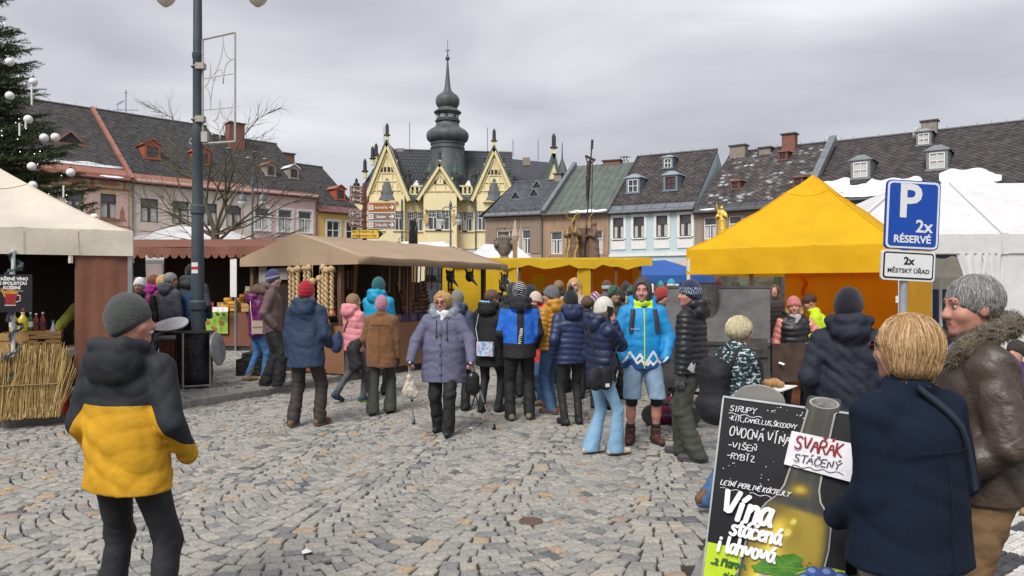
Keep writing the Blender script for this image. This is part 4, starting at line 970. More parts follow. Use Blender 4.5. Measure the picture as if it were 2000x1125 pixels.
# ------------------------------------------------------------------ town hall
m_th=mat('town_hall_yellow',(.77,.67,.41),stretch=(1.6,1.6,.3),rough=.9,var=.08,scale=.6,bump=.1);m_thd=mat('town_hall_trim',(.73,.62,.35),rough=.9,var=.1);m_thw=mat('town_hall_plinth',(.60,.60,.60),rough=.9,var=.1)
m_cop=mat('verdigris_copper',(.075,.11,.10),rough=.6,var=.35,scale=1.5);m_lead=mat('dark_lead_sheet',(.085,.095,.096),rough=.55,var=.45,scale=.9,bump=.2,bscale=8,stretch=(1,1,.35));m_stat=mat('dark_stone_statue',(.05,.05,.048),rough=.8,var=.3)
TD=85.0;th=empty('town_hall',(0,TD,0),0,'yellow town hall with tall dark onion spire and pointed gables','town hall')
tx=lambda px:PX(px,TD)
tz=lambda py:PZ(py,TD)
ZE=12.4
# footprint: left wing face, recessed links, centre bay, right wing face
def facade(x0,x1,y,z0,z1,holes,m=m_th,name='wall'):
 b=MB();wall_holes(b,x1-x0,z0,z1,[(a-x0,c-x0,e,g)for a,c,e,g in holes],rev=.2);o=b.build(name,m,th);o.location=(x0,y,0);return o
def thwin(px,w,z0,z1,y,style='J'):
 x=tx(px);return window(th,x-w/2,x+w/2,z0,z1,y,m_white,style,.35,sill=m_thd)
G=[(721,790,760,280,0.0),(826,895,860.5,325,-.9),(930,1000,968,291,0.0)]
zw0,zw1=tz(450),tz(412)
secs=[(tx(692),tx(721),.6,[]),(tx(721),tx(790),0,[(741,1.2),(779,1.15)]),(tx(790),tx(829),1.1,[(802.5,1.2),(815.5,1.2)]),(tx(829),tx(893),-.9,[(848,1.75),(868.5,1.75)]),(tx(893),tx(930),1.1,[(900,1.2),(913.5,1.2)]),(tx(930),tx(1000),0,[(941,1.2),(984,1.2)])]
for x0,x1,y,ws in secs:
 facade(x0,x1,y,6.2,ZE,[(tx(p)-w/2,tx(p)+w/2,zw0,zw1)for p,w in ws]);b=MB();b.quad((x0+.01,y-.01,0),(x1-.01,y-.01,0),(x1-.01,y-.01,6.19),(x0+.01,y-.01,6.19));b.build('ground_floor_wall',m_thw,th)
 b=MB();b.box(((x0+x1)/2,y-.06,6.3),(x1-x0,.12,.16));b.build('string_course',m_thd,th)
 for p,w in ws:thwin(p,w,zw0,zw1,y)
ret=MB()
for(a,b_)in zip(secs,secs[1:]):ret.quad((a[1],a[2],0),(a[1],b_[2],0),(a[1],b_[2],ZE),(a[1],a[2],ZE))
ret.quad((secs[0][0],.6,0),(secs[0][0],20,0),(secs[0][0],20,ZE),(secs[0][0],.6,ZE));ret.quad((secs[-1][1],0,0),(secs[-1][1],20,0),(secs[-1][1],20,ZE),(secs[-1][1],0,ZE));ret.build('wall',m_th,th)
arch(th,tx(862),3.6,3.6,0,m_thd,m_pane,y=-1.05);arch(th,tx(905),1.6,3.0,0,m_thw,m_pane,y=.95)
def finial(x,y,z,h,name='finial'):
 b=MB();b.box((x,y,z+.25*h),(.26*h,.26*h,.5*h));o=b.build(name,m_thd,th);k=MB();k.lathe([(.26*h,0),(.28*h,.08*h),(.15*h,.14*h),(.14*h,.8*h),(.09*h,.95*h),(.02,1.05*h)],(x,y,z+.5*h),6);k.build('finial_cap',m_stat,o);return o
def gable(pl,pr,pa,pya,y,small=False):
 xl,xr,xa,za=tx(pl),tx(pr),tx(pa),tz(pya);zb=ZE;xa=(xl+xr)/2
 b=MB();b.prism([(xl,y+.15,zb),(xr,y+.15,zb),(xa,y+.15,za)],(0,.3,0));g=b.build('gable',m_th,th)
 t=MB();
 for sx_,xe in((-1,xl),(1,xr)):
  t.bar((xe+sx_*.55,y-.05,zb-.75),(xa,y-.05,za+.1),.5,.35,up=(0,1,0));
  t.bar((xe-sx_*.3,y+.05,zb+.15),(xa,y+.05,za-1.0),.12,.1,up=(0,1,0))
 t.build('barge_board',m_thd,g)
 c=MB()
 for sx_,xe in((-1,xl),(1,xr)):c.bar((xe+sx_*.85,y+.1,zb-.85),(xa,y+.1,za+.38),.75,.16,up=(0,0,1))
 c.build('verge_sheet',m_cop,g)
 f=MB();w=xr-xl;hgt=za-zb
 for fr in((.08,.26,.42)if not small else(.08,.34)):hw=w/2*(1-fr)-.3;f.box((xa,y+.1,zb+hgt*fr),(2*hw,.10,.12))
 for k in(-2.4,-1.2,1.2,2.4):
  xx=xa+k*w*.12;zt=zb+hgt*(1-abs(xx-xa)/(w/2))-.8;f.box((xx,y+.105,(zb+min(zt,zb+hgt*.42))/2),(.12,.08,max(.1,min(zt,zb+hgt*.42)-zb)))
 f.box((xa,y+.108,zb+hgt*.62),(.12,.1,hgt*.4));f.build('timber_trim',m_thd,g)
 lou=MB()
 if not small:
  for k in(-1.5,-.5,.5,1.5):lou.box((xa+k*.42,y+.1,zb+hgt*.49),(.26,.12,.55))
 else:
  for k in(-1,1):lou.box((xa+k*.55,y+.1,zb+hgt*.42),(.3,.12,.6))
 lou.build('louvre',m_base,g)
 r=MB();r.add([(xl-.8,y+.3,zb-.85),(xa,y+.3,za+.3),(xa,y+7,za+.3),(xl-.8,y+7,zb-.85)],[[0,1,2,3]]);r.add([(xr+.8,y+.3,zb-.85),(xr+.8,y+7,zb-.85),(xa,y+7,za+.3),(xa,y+.3,za+.3)],[[0,1,2,3]]);r.build('gable_roof',m_slate_g,g)
 finial(xa,y+.2,za+.2,1.4 if not small else 1.0)
 for fr in(.36,.68)if not small else(.5,):
  for sx_ in(-1,1):
   xx=xa+sx_*w/2*fr;finial(xx+sx_*.35,y+.5,zb+hgt*(1-fr),.7)
 if not small: # copper hooded oriel roof
  o=MB();zc=tz(392);o.lathe([(1.25,0),(1.1,.12),(.85,.6),(.78,1.0),(.6,1.5),(.3,2.3),(.05,2.9),(.03,4.0)],(xa,y+.25,zc),8,sq=(1,.6));o.build('oriel_roof',m_lead,th)
  e=MB();e.box((xa,y-.12,zc-.1),(2.5,.5,.18));e.build('oriel_cornice',m_thd,th)
gable(*G[0]);gable(*G[2]);gable(*G[1],small=True)
# parapets of the links, with statues
for p0,p1 in((791,826),(895,929)):
 x0,x1=tx(p0),tx(p1);b=MB();b.box(((x0+x1)/2,1.0,ZE+.1),(x1-x0,.5,.2));b.box(((x0+x1)/2,1.0,ZE+1.05),(x1-x0,.45,.18))
 n=4
 for i in range(n+1):b.box((x0+(x1-x0)*i/n,1.0,ZE+.55),(.25,.4,.8))
 b.build('parapet',m_thd,th);k=MB();k.prism([(x0,.5,ZE-.1),(x1,.5,ZE-.1),(x1,.2,ZE-.35),(x0,.2,ZE-.35)],(0,.3,0));k.build('parapet_sheet',m_cop,th);b=MB();b.quad((x0,1.4,ZE),(x1,1.4,ZE),(x1,1.4,ZE+1),(x0,1.4,ZE+1));b.build('parapet_back',m_base,th)
for px,z,hh in((795,ZE+1.1,2.0),(830,ZE+.6,2.2),(890,ZE+.6,2.2),(926,ZE+1.1,1.9),(724,ZE+.3,2.0),(693,ZE-.2,2.2)):
 k=MB();s_=hh/2;k.lathe([(.42*s_,0),(.4*s_,.4),(.3*s_,.9*s_),(.36*s_,1.35*s_),(.14*s_,1.55*s_),(.17*s_,1.75*s_),(.05,1.98*s_)],(tx(px),.9,z),8);k.bar((tx(px),.9,z+1.3*s_),(tx(px)-.5*s_,.8,z+1.0*s_),.16*s_);k.build('statue',m_stat,th)
# main roof
xl,xr,ri=tx(692),tx(1003),PZ(297,TD+7.5);b=MB();e0=(xl,.4,ZE-.2);
rl,rr=(tx(733),7.5,ri+.3),(tx(1000),7.5,ri-.1)
vs=[(xl,.9,ZE-.1),(xr,.9,ZE-.1),(xr,15,ZE-.1),(xl,15,ZE-.1),rl,rr]
b.add(vs,[[0,1,5,4],[1,2,5],[2,3,4,5],[3,0,4]]);mr_=b.build('roof',m_slate_g,th)
g=MB()
for i in range(46):
 t=i/45;a=Vector((xl+(xr-xl)*t,.9,ZE-.08));c=Vector((rl[0]+(rr[0]-rl[0])*t,7.5,rl[2]+(rr[2]-rl[2])*t+.02));g.bar(a,c,.05,.07,up=(0,-1,1))
for i in range(1,14):
 t=i/14;a=Vector((xl+(rl[0]-xl)*t,.9+6.6*t,ZE-.1+(rl[2]-ZE+.1)*t));c=Vector((xr+(rr[0]-xr)*t,.9+6.6*t,ZE-.1+(rr[2]-ZE+.1)*t));g.bar(a+Vector((0,-.03,.03)),c+Vector((0,-.03,.03)),.03,.05)
g.build('roof_seam',m_slate_g,mr_);g=MB();g.tube([rl,rr],.16,6);g.build('ridge_cap',m_lead,mr_);
for fx,fy,fz in((rl[0]-1.0,6,ri-1.5),(tx(704),2.6,ZE+2.2),(tx(714),4.3,ZE+4)):finial(fx,fy,fz,1.5)
for px in(838,889): # small copper dormers either side of the centre gable
 x=tx(px);k=MB();k.box((x,2.0,14.4),(.9,1.6,1.0));o=k.build('dormer',m_lead,th);k=MB();k.box((x,1.18,14.4),(.6,.06,.7));k.build('dormer_pane',m_pane,o);k=MB();k.lathe([(.75,0),(.35,.9),(.05,1.7),(.14,1.85),(.02,2.1)],(x,1.9,14.9),4);k.build('dormer_roof',m_cop,o)
for px,pw,pt_ in((806,18,368),(911,16,372)):
 snow_sheet('snow',mr_,(tx(px)-.55,1.2,ZE+.3),(1,0,0),Vector((0,.77,.64)),Vector((0,-.64,.77)),[(u,0,2.6*max(.15,math.sin(PI*(u/1.2))**.7))for u in[.05+1.1*i/8 for i in range(9)]],.15)
# tower
TY=4.2;tw=Vector((tx(868),TY,0));zc_=lambda cy:PZ(90+cy*.1867,TD+TY);rc_=lambda r:r*.1866/F*(TD+TY)
prof=[(270,1560),(225,1400),(188,1250),(174,1130),(172,1085),(181,1082),(181,1068),(172,1064),(172,1040),(181,1036),(181,1022),(172,1018),(190,1004),(212,985),(222,955),(222,930),(212,905),(185,880),(150,862),(130,845),(118,815),(114,798)]
b=MB();b.lathe([(rc_(r),zc_(c))for r,c in prof],tw,24);tower=b.build('tower',m_lead,th);auto_smooth(tower,35)
b=MB();b.lathe([(rc_(130),zc_(795)),(rc_(132),zc_(782)),(rc_(112),zc_(776)),(rc_(108),zc_(774)),(rc_(108),zc_(724)),(rc_(130),zc_(714)),(rc_(146),zc_(696)),(rc_(138),zc_(688)),(rc_(112),zc_(668)),(rc_(95),zc_(648))],tw,24);lan=b.build('lantern',m_lead,th);auto_smooth(lan,30)
for i in range(8):
 a=PI/8+i*PI/4;k=MB();r=rc_(109);k.box((tw.x+r*math.cos(a),tw.y+r*math.sin(a),zc_(748)),(.12,.62,.42),rz=a);k.build('lantern_window',mat('lantern_glass',(.25,.25,.26),rough=.3,var=.4),lan)
b=MB();b.lathe([(rc_(r),zc_(c))for r,c in[(95,648),(116,625),(124,600),(126,575),(120,545),(100,518),(70,496),(46,474),(36,450),(28,400),(19,300),(8,155),(20,140),(25,126),(16,114),(7,100),(9,88),(4,75),(2,60)]],tw,24);sp=b.build('spire',m_lead,th);auto_smooth(sp,40)
k=MB();k.tube([tw+Vector((0,0,zc_(80))),tw+Vector((0,0,zc_(-60)))],.035,5)
for i in range(6):a=i*PI/3;p=tw+Vector((0,0,zc_(62)));k.tube([p,p+Vector((.18*math.cos(a),.18*math.sin(a),.1)),p+Vector((.25*math.cos(a),.25*math.sin(a),.3))],.025,4)
k.build('spire_rod',m_cop,sp)
for px,y0,y1 in((750,298,246),(800,300,238),(952,297,249),(1002,305,272),(1051,314,272)):
 k=MB();k.tube([(PX(px,TD+7),7,PZ(y0,TD+7)),(PX(px,TD+7),7,PZ(y1,TD+7))],.035,5);k.build('lightning_rod',m_iron,th)
for px,py in((782,292),(1028,310)):k=MB();k.box((PX(px,TD+7.5),7.6,PZ(py+6,TD+7.5)),(.9,.7,1.0));k.build('chimney',m_chim,th)
# right wing going back, with its own gable
x0,x1=tx(1000),PX(1098,94);zr=PZ(311,97);b=MB();b.add([(x0,7,ZE),(x1,9,ZE-.5),(x1+.6,20,ZE-.5),(x0-2,20,ZE),(x0-3,12,zr+.3),(x1-.8,13,zr-.3)],[[0,1,5,4],[1,2,5],[2,3,4,5]]);b.build('roof',m_slate_g,th)
b=MB();b.quad((x0,7,0),(x1,9,0),(x1,9,ZE-.5),(x0,7,ZE));b.quad((x1,9,0),(x1+.6,20,0),(x1+.6,20,ZE-.5),(x1,9,ZE-.5));b.build('wall',m_th,th)
xa,wz=PX(1081,94),PZ(306,94);b=MB();b.prism([(xa-1.9,8.2,ZE),(xa+1.1,8.2,ZE),(xa,8.2,wz)],(0,.3,0));g=b.build('gable',m_th,th);c=MB();c.bar((xa-2.2,8.1,ZE-.3),(xa,8.1,wz+.2),.5,.3,up=(0,1,0));c.bar((xa+1.4,8.1,ZE-.3),(xa,8.1,wz+.2),.4,.3,up=(0,1,0));c.build('barge_board',m_cop,g);finial(xa,8.2,wz,1.8)
k=MB();k.lathe([(.9,0),(.5,1.3),(.1,2.4),(.05,4.5)],(PX(1098,98),13,PZ(345,98)),6);k.build('turret',m_lead,th)
for px,z0 in((785,0),(929,0)):k=MB();k.tube([(tx(px),-.1,ZE-.6),(tx(px),-.1,0)],.09,6);k.build('downpipe',m_cop,th)
# painted coats of arms between the windows
for px in(834,888):
 k=MB();k.prism([(tx(px)-.1,-.98,8.7),(tx(px)+.25,-.98,9.1),(tx(px)+.3,-.98,9.7),(tx(px),-.98,10.3),(tx(px)-.3,-.98,9.8),(tx(px)-.22,-.98,9.2)],(0,.06,0));k.ball((tx(px)-.05,-.98,10.5),.14,6,sq=(1,.3,1));k.build('wall_relief',mat('relief_gold',(.5,.36,.12),rough=.7,var=.3),th)
# ------------------------------------------------------------------ monuments, posts, trees
ru=random.Random(5)
def statue(name,label,loc,H,rz,mats,zones=None,robe=1.0,staff=None,vox=.03,extra=None,cat='statue'):
 root=empty(name,loc,R(rz),label,cat);s=H/1.8;d=Sdf(vox/s)
 d.cap((0,0,.05),(0,.02,.95),.33*robe,.22*robe,k=.08,sq=(1,.8,1));d.cap((0,.02,.95),(0,.0,1.38),.22*robe,.19,k=.06,sq=(1,.75,1));d.cap((-.16,0,1.38),(.16,0,1.38),.09,k=.05)
 d.ell((0,.03,1.66),(.095,.11,.13),k=.03);d.cap((0,0,1.4),(0,.02,1.6),.06,k=.03);d.ell((0,-.03,1.68),(.11,.11,.12),k=.03)
 d.cap((.2,0,1.35),(.3,.12,1.08),.08,.075,k=.05);d.cap((.3,.12,1.08),(.1,.28,1.15),.075,.06,k=.03);d.cap((-.2,0,1.35),(-.31,.1,1.1),.08,.075,k=.05);d.cap((-.31,.1,1.1),(-.1,.27,1.22),.075,.06,k=.03)
 if extra:extra(d)
 w=wrinkler(len(label),.05,.22,.25);d.disp=lambda X,Y,Z:w(X,Y,Z)*np.clip((1.5-Z)*3,.1,1)
 d.cut=[lambda X,Y,Z:(0-Z)+0*X+0*Y]
 v,f=d.mesh();at={'z1':zones(v)}if zones else{}
 np_obj('figure',v*s,f,mats,root,at);return root,s
m_sand_st=mat('brown_sandstone',(.17,.105,.07),rough=.9,var=.3,scale=5,bump=.4,bscale=20,zones=[(.46,.30,.07)]);m_gold=mat('gilding',(.78,.50,.10),rough=.38,var=.15,scale=8,metal=.75)
d_=30.0;zp=PZ(512,d_)
st,s_=statue('saint_statue','brown robed saint statue with gilded cloak edges beside the crucifix',(PX(1119,d_),d_,zp),1.75,165,m_sand_st,lambda v:.035-np.abs(np.abs(v[:,0]-.05*np.sin(6*v[:,2]))-.17)*1.0-(v[:,1]<.08)*1.0)
k=MB();k.tube([(-.05,.3,1.2),(.0,.3,1.55),(-.1,.1,1.85),(-.25,-.1,2.0)],.018,6);k.tube([Vector((0,.02,1.9))+Vector((.26*math.cos(a),.1*math.sin(a),.16*math.sin(a)))for a in[i*PI/6 for i in range(13)]],.018,5);k.build('gilded_halo',m_gold,st)
st,s_=statue('mourner_statue','bowed brown robed mourner statue on the right of the crucifix',(PX(1160,d_),d_,zp),1.66,100,m_sand_st,lambda v:.12-v[:,2],robe=1.05)
k=MB();k.tube([(.0,.3,1.5),(-.05,.2,1.8),(-.15,.05,2.0)],.016,5);k.build('gilded_halo',m_gold,st)
ped=empty('monument_pedestal',(PX(1141,d_),d_+.35,0),0,'stepped brown stone pedestal between the two robed statues','pedestal');k=MB()
k.box((-.05,0,zp/2),(3.4,2.2,zp));b0=k.build('base',m_sand_st,ped);k=MB();z=zp
for w,hh in((1.05,.55),(.95,.12),(.85,.3),(1.0,.12),(.85,.3)):k.box((0,.2,z+hh/2),(w,.8,hh));z+=hh
k.build('block',m_sand_st,ped)
m_cru=mat('crucifix_bronze',(.045,.032,.028),rough=.6,var=.3)
cr=empty('crucifix',(PX(1147,d_),d_+.1,0),0,'tall slender dark crucifix leaning slightly above the statues','crucifix');P=lambda px,py,o=0:Vector((PX(px,d_)-cr.location.x,o,PZ(py,d_)))
k=MB();k.tube([P(1141,512),P(1149,400),P(1157,272)],.032,6);k.bar(P(1156.5,290),P(1157.5,272),.1,.05);k.build('upright',m_cru,cr);k=MB();k.bar(P(1143,304,-.05),P(1163,313,-.05),.09,.09);k.build('crossbeam',m_cru,cr)
k=MB();k.tube([P(1158,312,-.02),P(1154,520,.1)],.016,5);k.build('stay_rod',m_cru,cr)
fg=Sdf(.025);q=lambda px,py,o=-.12:tuple(P(px,py,o))
fg.cap(q(1150,322),q(1149.5,336),.09,.075,k=.03);fg.cap(q(1149.5,336),q(1148,352),.075,.08,k=.03);fg.cap(q(1148,352),q(1147,372),.075,.05,k=.03);fg.cap(q(1147,372),q(1145.5,392),.05,.03,k=.03);fg.ell(q(1152,315.5,-.16),(.06,.07,.085),k=.02)
fg.cap(q(1148,320),q(1144.5,308),.035,.025,k=.02);fg.cap(q(1152.5,321),q(1160.5,314),.035,.025,k=.02);fg.cap(q(1146.5,346),q(1152,350),.07,.06,k=.03);v,f=fg.mesh();np_obj('figure',v,f,m_cru,cr)
d_=27.0
st,s_=statue('golden_statue','gilded statue with raised arm standing above the yellow tent roof',(PX(1410,d_),d_,PZ(462,d_)),1.12,150,m_gold,vox=.028,extra=lambda d:(d.cap((.2,0,1.4),(.28,.1,1.75),.08,.06,k=.04),d.cap((.28,.1,1.75),(.26,.16,2.05),.055,.03,k=.04)))
k=MB();k.lathe([(.45,0),(.45,2.4),(.55,2.5),(.55,2.6),(.3,2.7),(.25,PZ(462,d_))],(0,0,-PZ(462,d_)),8);k.build('column',m_sand_st,st)
m_urn=mat('weathered_urn_stone',(.20,.165,.13),rough=.9,var=.4,scale=6,bump=.5,bscale=15);d_=27.0
u=empty('stone_urn',(PX(985,d_),d_,0),0,'weathered stone urn with carved handles on a pillar behind the stalls','urn');zu=PZ(508,d_);rr=lambda p:p/F*d_
k=MB();k.box((0,0,zu/2),(.75,.75,zu));k.build('pillar',m_urn,u);k=MB();k.lathe([(rr(9),0),(rr(11),.06),(rr(7),.14),(rr(13),.3),(rr(15),.6),(rr(17),.8),(rr(12),.84),(rr(8),.9),(rr(8),.98),(rr(11),1.0),(rr(9),1.06),(rr(3),1.1),(rr(4),1.18),(.01,1.25)],(0,0,zu),14)
o=k.build('bowl',m_urn,u);auto_smooth(o,50)
for sg_ in(-1,1):k=MB();k.tube([(sg_*rr(13),0,zu+.35),(sg_*rr(18),0,zu+.5),(sg_*rr(18),0,zu+.72),(sg_*rr(14),0,zu+.78)],.06,6);k.ball((sg_*rr(14),-.12,zu+.6),.12,6);k.build('handle',m_urn,u)
m_wood=mat('raw_timber',(.30,.20,.105),rough=.85,var=.3,scale=5,stretch=(6,6,.6));m_woodd=mat('dark_timber',(.12,.07,.04),rough=.85,var=.3,scale=5,stretch=(6,6,.6))
for px,y0,y1,d_,w,lb,top in((807,520,430,21.0,12,'timber post wrapped in black plastic at its top behind the stall roof','wrap'),(1006,520,455,26.0,9,'slim timber post with a pale carved tip beside the stone urn','tip')):
 t=empty('timber_post',(PX(px,d_),d_,0),0,lb,'post');w_=w/F*d_;zt=PZ(y1,d_);k=MB();k.box((0,0,zt/2-.1),(w_,w_,zt-.2));k.build('shaft',m_wood,t);k=MB()
 if top=='wrap':k.lathe([(w_*.75,0),(w_*.72,.3),(w_*.6,.62),(w_*.3,.68)],(0,0,zt-.66),8);k.build('plastic_wrap',mat('black_plastic',(.012,.012,.013),rough=.35,var=.2,wrinkle=.5),t)
 else:k.lathe([(w_*.55,0),(w_*.9,.2),(w_*.5,.42),(.02,.75)],(0,0,zt-.3),7);k.build('carved_tip',mat('pale_wood',(.46,.36,.27),var=.2),t)
# street lamps in the square
m_lampm=mat('lamp_post_grey',(.105,.12,.13),rough=.5,var=.2)
m_lglass=mat('lamp_glass',(.55,.54,.50),rough=.25,var=.05)
def twin_lamp(px,d,ytop,span,label,n='street_lamp'):
 t=empty(n,(PX(px,d),d,0),0,label,'street lamp');zt=PZ(ytop,d);w=span/F*d;k=MB();k.tube([(0,0,0),(0,0,zt*.4),(0,0,zt)],[.085,.065,.045],8);k.lathe([(.08,0),(.1,.1),(.02,.35)],(0,0,zt),8);k.build('pole',m_lampm,t)
 for sg_ in(-1,1):
  k=MB();k.tube([(0,0,zt-.25)]+[(sg_*w*(.5-.5*math.cos(a)),0,zt-.25+w*.55*math.sin(a))for a in[PI*i/8 for i in range(1,9)]]+[(sg_*w,0,zt-.45)],.03,6);a_=k.build('arm',m_lampm,t)
  k=MB();k.lathe([(.04,.0),(.13,-.05),(.2,-.22),(.21,-.3)],(sg_*w,0,zt-.4),10);k.build('hood',m_lampm,a_);k=MB();k.lathe([(.2,0),(.19,-.12),(.1,-.3),(.02,-.34)],(sg_*w,0,zt-.7),10);k.build('lamp_glass',m_lglass,a_)
 return t
twin_lamp(880,42.0,404,16,'grey twin lantern street lamp in front of the town hall')
twin_lamp(493,33.0,362,20,'grey twin lantern street lamp behind the bare tree')
twin_lamp(786,62.0,462,7,'small distant twin street lamp near the town hall ground floor')
# fir tree with baubles
m_needle=mat('fir_needles',(.035,.06,.032),rough=.7,var=.4,scale=2.5,rnd=[(0,(.035,.065,.038)),(.5,(.075,.115,.052)),(1,(.16,.185,.085))]);m_bark=mat('bark',(.09,.065,.045),rough=.95,var=.3,scale=8,bump=.5)
FX,FY=PX(-110,20.5),20.5;fir=empty('fir_tree',(FX,FY,0),0,'tall dark green fir tree hung with white baubles and tiny lights','tree')
k=MB();k.tube([(0,0,0),(0,0,6),(0,0,13.2)],[.22,.13,.02],8);k.build('trunk',m_bark,fir)
cv,cf,ca,tips=[],[],[],[]
br=MB()
def fir_r(z):return float(np.interp(z,[2,3.5,5,6.4,8.4,13.3],[4.2,3.9,3.1,2.3,1.85,.2]))
z=2.2
while z<13:
 n=7
 for i in range(n):
  a=ru.uniform(0,2*PI);
  if not(-2.6<a<1.5):continue # the half away from the frame stays hidden
  L=fir_r(z)*ru.uniform(.72,1.12);up=.12+.35*(z/13);dr=Vector((math.cos(a),math.sin(a),0));pr=[]
  for j in range(7):t=j/6;pr.append(Vector((0,0,z))+dr*L*t+Vector((0,0,L*(up*t-.55*t*t+.42*t**3))))
  br.tube(pr,[.035*(1-.8*j/6)for j in range(7)],4);tips.append(pr[-1])
  side=Vector((-dr.y,dr.x,0));m=int(L*8)+3
  for j in range(m):
   t=.18+.82*j/(m-1);q=t*6;i0=min(5,int(q));p=pr[i0].lerp(pr[i0+1],q-i0);lt=(L*.42*(1-t)+.28)*ru.uniform(.7,1.1)
   for sg_ in((-1,1)if j<m-1 else(0,)):
    tw_=(dr*.75+side*sg_*.9+Vector((0,0,ru.uniform(-.25,.2)))).normalized();nn=int(lt/.055)+3;shade=ru.random()
    for s_i in range(nn):
     u_=p+tw_*lt*s_i/nn;
     for e in range(4):
      o=len(cv);rv=Vector((ru.gauss(0,1),ru.gauss(0,1),ru.gauss(0,.8)));nd=(tw_*.7+rv.normalized()*.75).normalized()*ru.uniform(.08,.13);wv=nd.cross(Vector((ru.random(),ru.random(),1))).normalized()*.011
      cv.extend([u_-wv,u_+wv,u_+nd]);cf.append([o,o+1,o+2]);ca.append(min(1,max(0,shade*.6+ru.random()*.4)))
 z+=.155
br.build('branches',m_bark,fir)
fo=np_obj('crown',np.array([v[:]for v in cv]),np.array(cf),m_needle,fir,{'rnd':np.array(ca)},smooth=False)
m_bauble=mat('white_bauble',(.78,.78,.78),rough=.35,var=.08,scale=4)
BL=[(19,121,'uppermost white bauble at the left edge of the fir tree'),(65,160,'white bauble under the outer tip of the upper fir branches'),(19,187,'white bauble in the left part of the fir below the uppermost one'),(55,233,'white bauble at mid height near the roof ridge line'),(86,269,'left of two white baubles hanging side by side on the fir'),(108,268,'right of two white baubles hanging side by side on the fir'),(62,325,'white bauble on the lower fir branches above the tent roof'),(138,337,'rightmost white bauble beside the snowy eave'),(64,362,'lowest white bauble on the left just above the tent roof'),(184,425,'white bauble on the low fir tip in front of the painted house')]
for i,(px,py,lb)in enumerate(BL):
 d=18.6+ru.uniform(-.3,.8);b=MB();b.ball((0,0,0),8.3/F*d,12);o=b.build('bauble',m_bauble,smooth=True,loc=(PX(px,d),d,PZ(py,d)));tag(o,lb,'bauble','white baubles on the fir tree');c=MB();c.lathe([(.025,0),(.025,.04)],(0,0,8/F*d),6);c.tube([(0,0,8/F*d),(0,0,8/F*d+.12)],.006,4);c.build('cap',m_iron,o)
lt=MB()
for i in range(230):
 zz=ru.uniform(2.5,9.5);a=ru.uniform(-2.2,.6);r=fir_r(zz)*ru.uniform(.6,1.0);lt.ball((r*math.cos(a),r*math.sin(a),zz-r*.1),.013,4)
tag(lt.build('fairy_lights',mat('fairy_light',(1,.97,.9),emit=1.3,var=0),fir),kind='stuff')
lt=MB()
for px,py0,py1 in((62,165,205),(38,240,265),(124,362,385),(50,238,250)):d=18.5;lt.tube([(PX(px,d)-FX,d-FY,PZ(py0,d)),(PX(px,d)-FX,d-FY,PZ(py1,d))],.02,6)
tag(lt.build('icicle_light',mat('icicle_tube',(.75,.77,.78),rough=.3,var=0),fir),kind='stuff')
# low fir tip poking out in front of the painted house
def spray(root,p0,dirs,ln):
 v,f,a_=[],[],[]
 for dd,L in dirs:
  dd=Vector(dd).normalized();n=int(L/.03)
  for i in range(n):
   u_=Vector(p0)+dd*L*i/n
   for e in range(6):
    o=len(v);rv=Vector((ru.gauss(0,1),ru.gauss(0,1),ru.gauss(0,1))).normalized();nd=(dd*.6+rv*.8).normalized()*ru.uniform(.06,.11);wv=nd.cross(Vector((ru.random(),1,.3))).normalized()*.01;v+=[u_-wv,u_+wv,u_+nd];f.append([o,o+1,o+2]);a_.append(ru.random()*.8+.1)
 np_obj('crown',np.array([q[:]for q in v]),np.array(f),m_needle,root,{'rnd':np.array(a_)},smooth=False)
d=18.0;P3=lambda px,py:Vector((PX(px,d)-FX,d-FY,PZ(py,d)))
for a0,a1s in((P3(120,440),[(P3(168,385),1),(P3(192,406),1),(P3(150,400),1),(P3(185,425),1),(P3(160,420),1),(P3(140,405),1)]),):spray(fir,a0,[(q-a0,(q-a0).length)for q,_ in a1s],0)
# bare tree
m_twig=mat('bare_bark',(.105,.095,.062),rough=.95,var=.35,scale=9)
BD=22.0;bt=empty('bare_tree',(PX(421,BD),BD,0),0,'bare leafless young tree with spreading twigs behind the lamp post','tree')
tk=MB();zc=PZ(450,BD);tk.tube([(0,0,0),(0,0,1.5),(.02,0,2.6),(-.02,0,zc)],[.2,.17,.15,.12],8);tk.build('trunk',m_twig,bt)
bm_=MB();rt=random.Random(21)
def grow(p,d,L,r,lv):
 n=5;pts=[p];dd=d.copy()
 for i in range(n):
  dd=(dd+Vector((rt.gauss(0,.09),rt.gauss(0,.09),rt.gauss(0,.06)+(.03 if lv<2 else.0)))).normalized();pts.append(pts[-1]+dd*L/n)
 bm_.tube(pts,[r*(1-.55*i/n)for i in range(n+1)],6 if lv<2 else 4,cap=False)
 if lv>=4 or r<.004:return
 for i in range({0:5,1:5,2:4,3:3}[lv]):
  t=rt.uniform(.3,1.0)if i else 1.0;q=t*n;i0=min(n-1,int(q));s=pts[i0].lerp(pts[i0+1],q-i0);az=rt.uniform(0,2*PI);sp=rt.uniform(.35,.8)
  e1=dd.cross(Vector((0,.3,1))).normalized();e2=dd.cross(e1);nd=(dd*math.cos(sp)+(e1*math.cos(az)+e2*math.sin(az))*math.sin(sp)).normalized()
  grow(s,nd,L*rt.uniform(.5,.72),r*(1-.5*t)*.62,lv+1)
c0=Vector((-.02,0,zc))
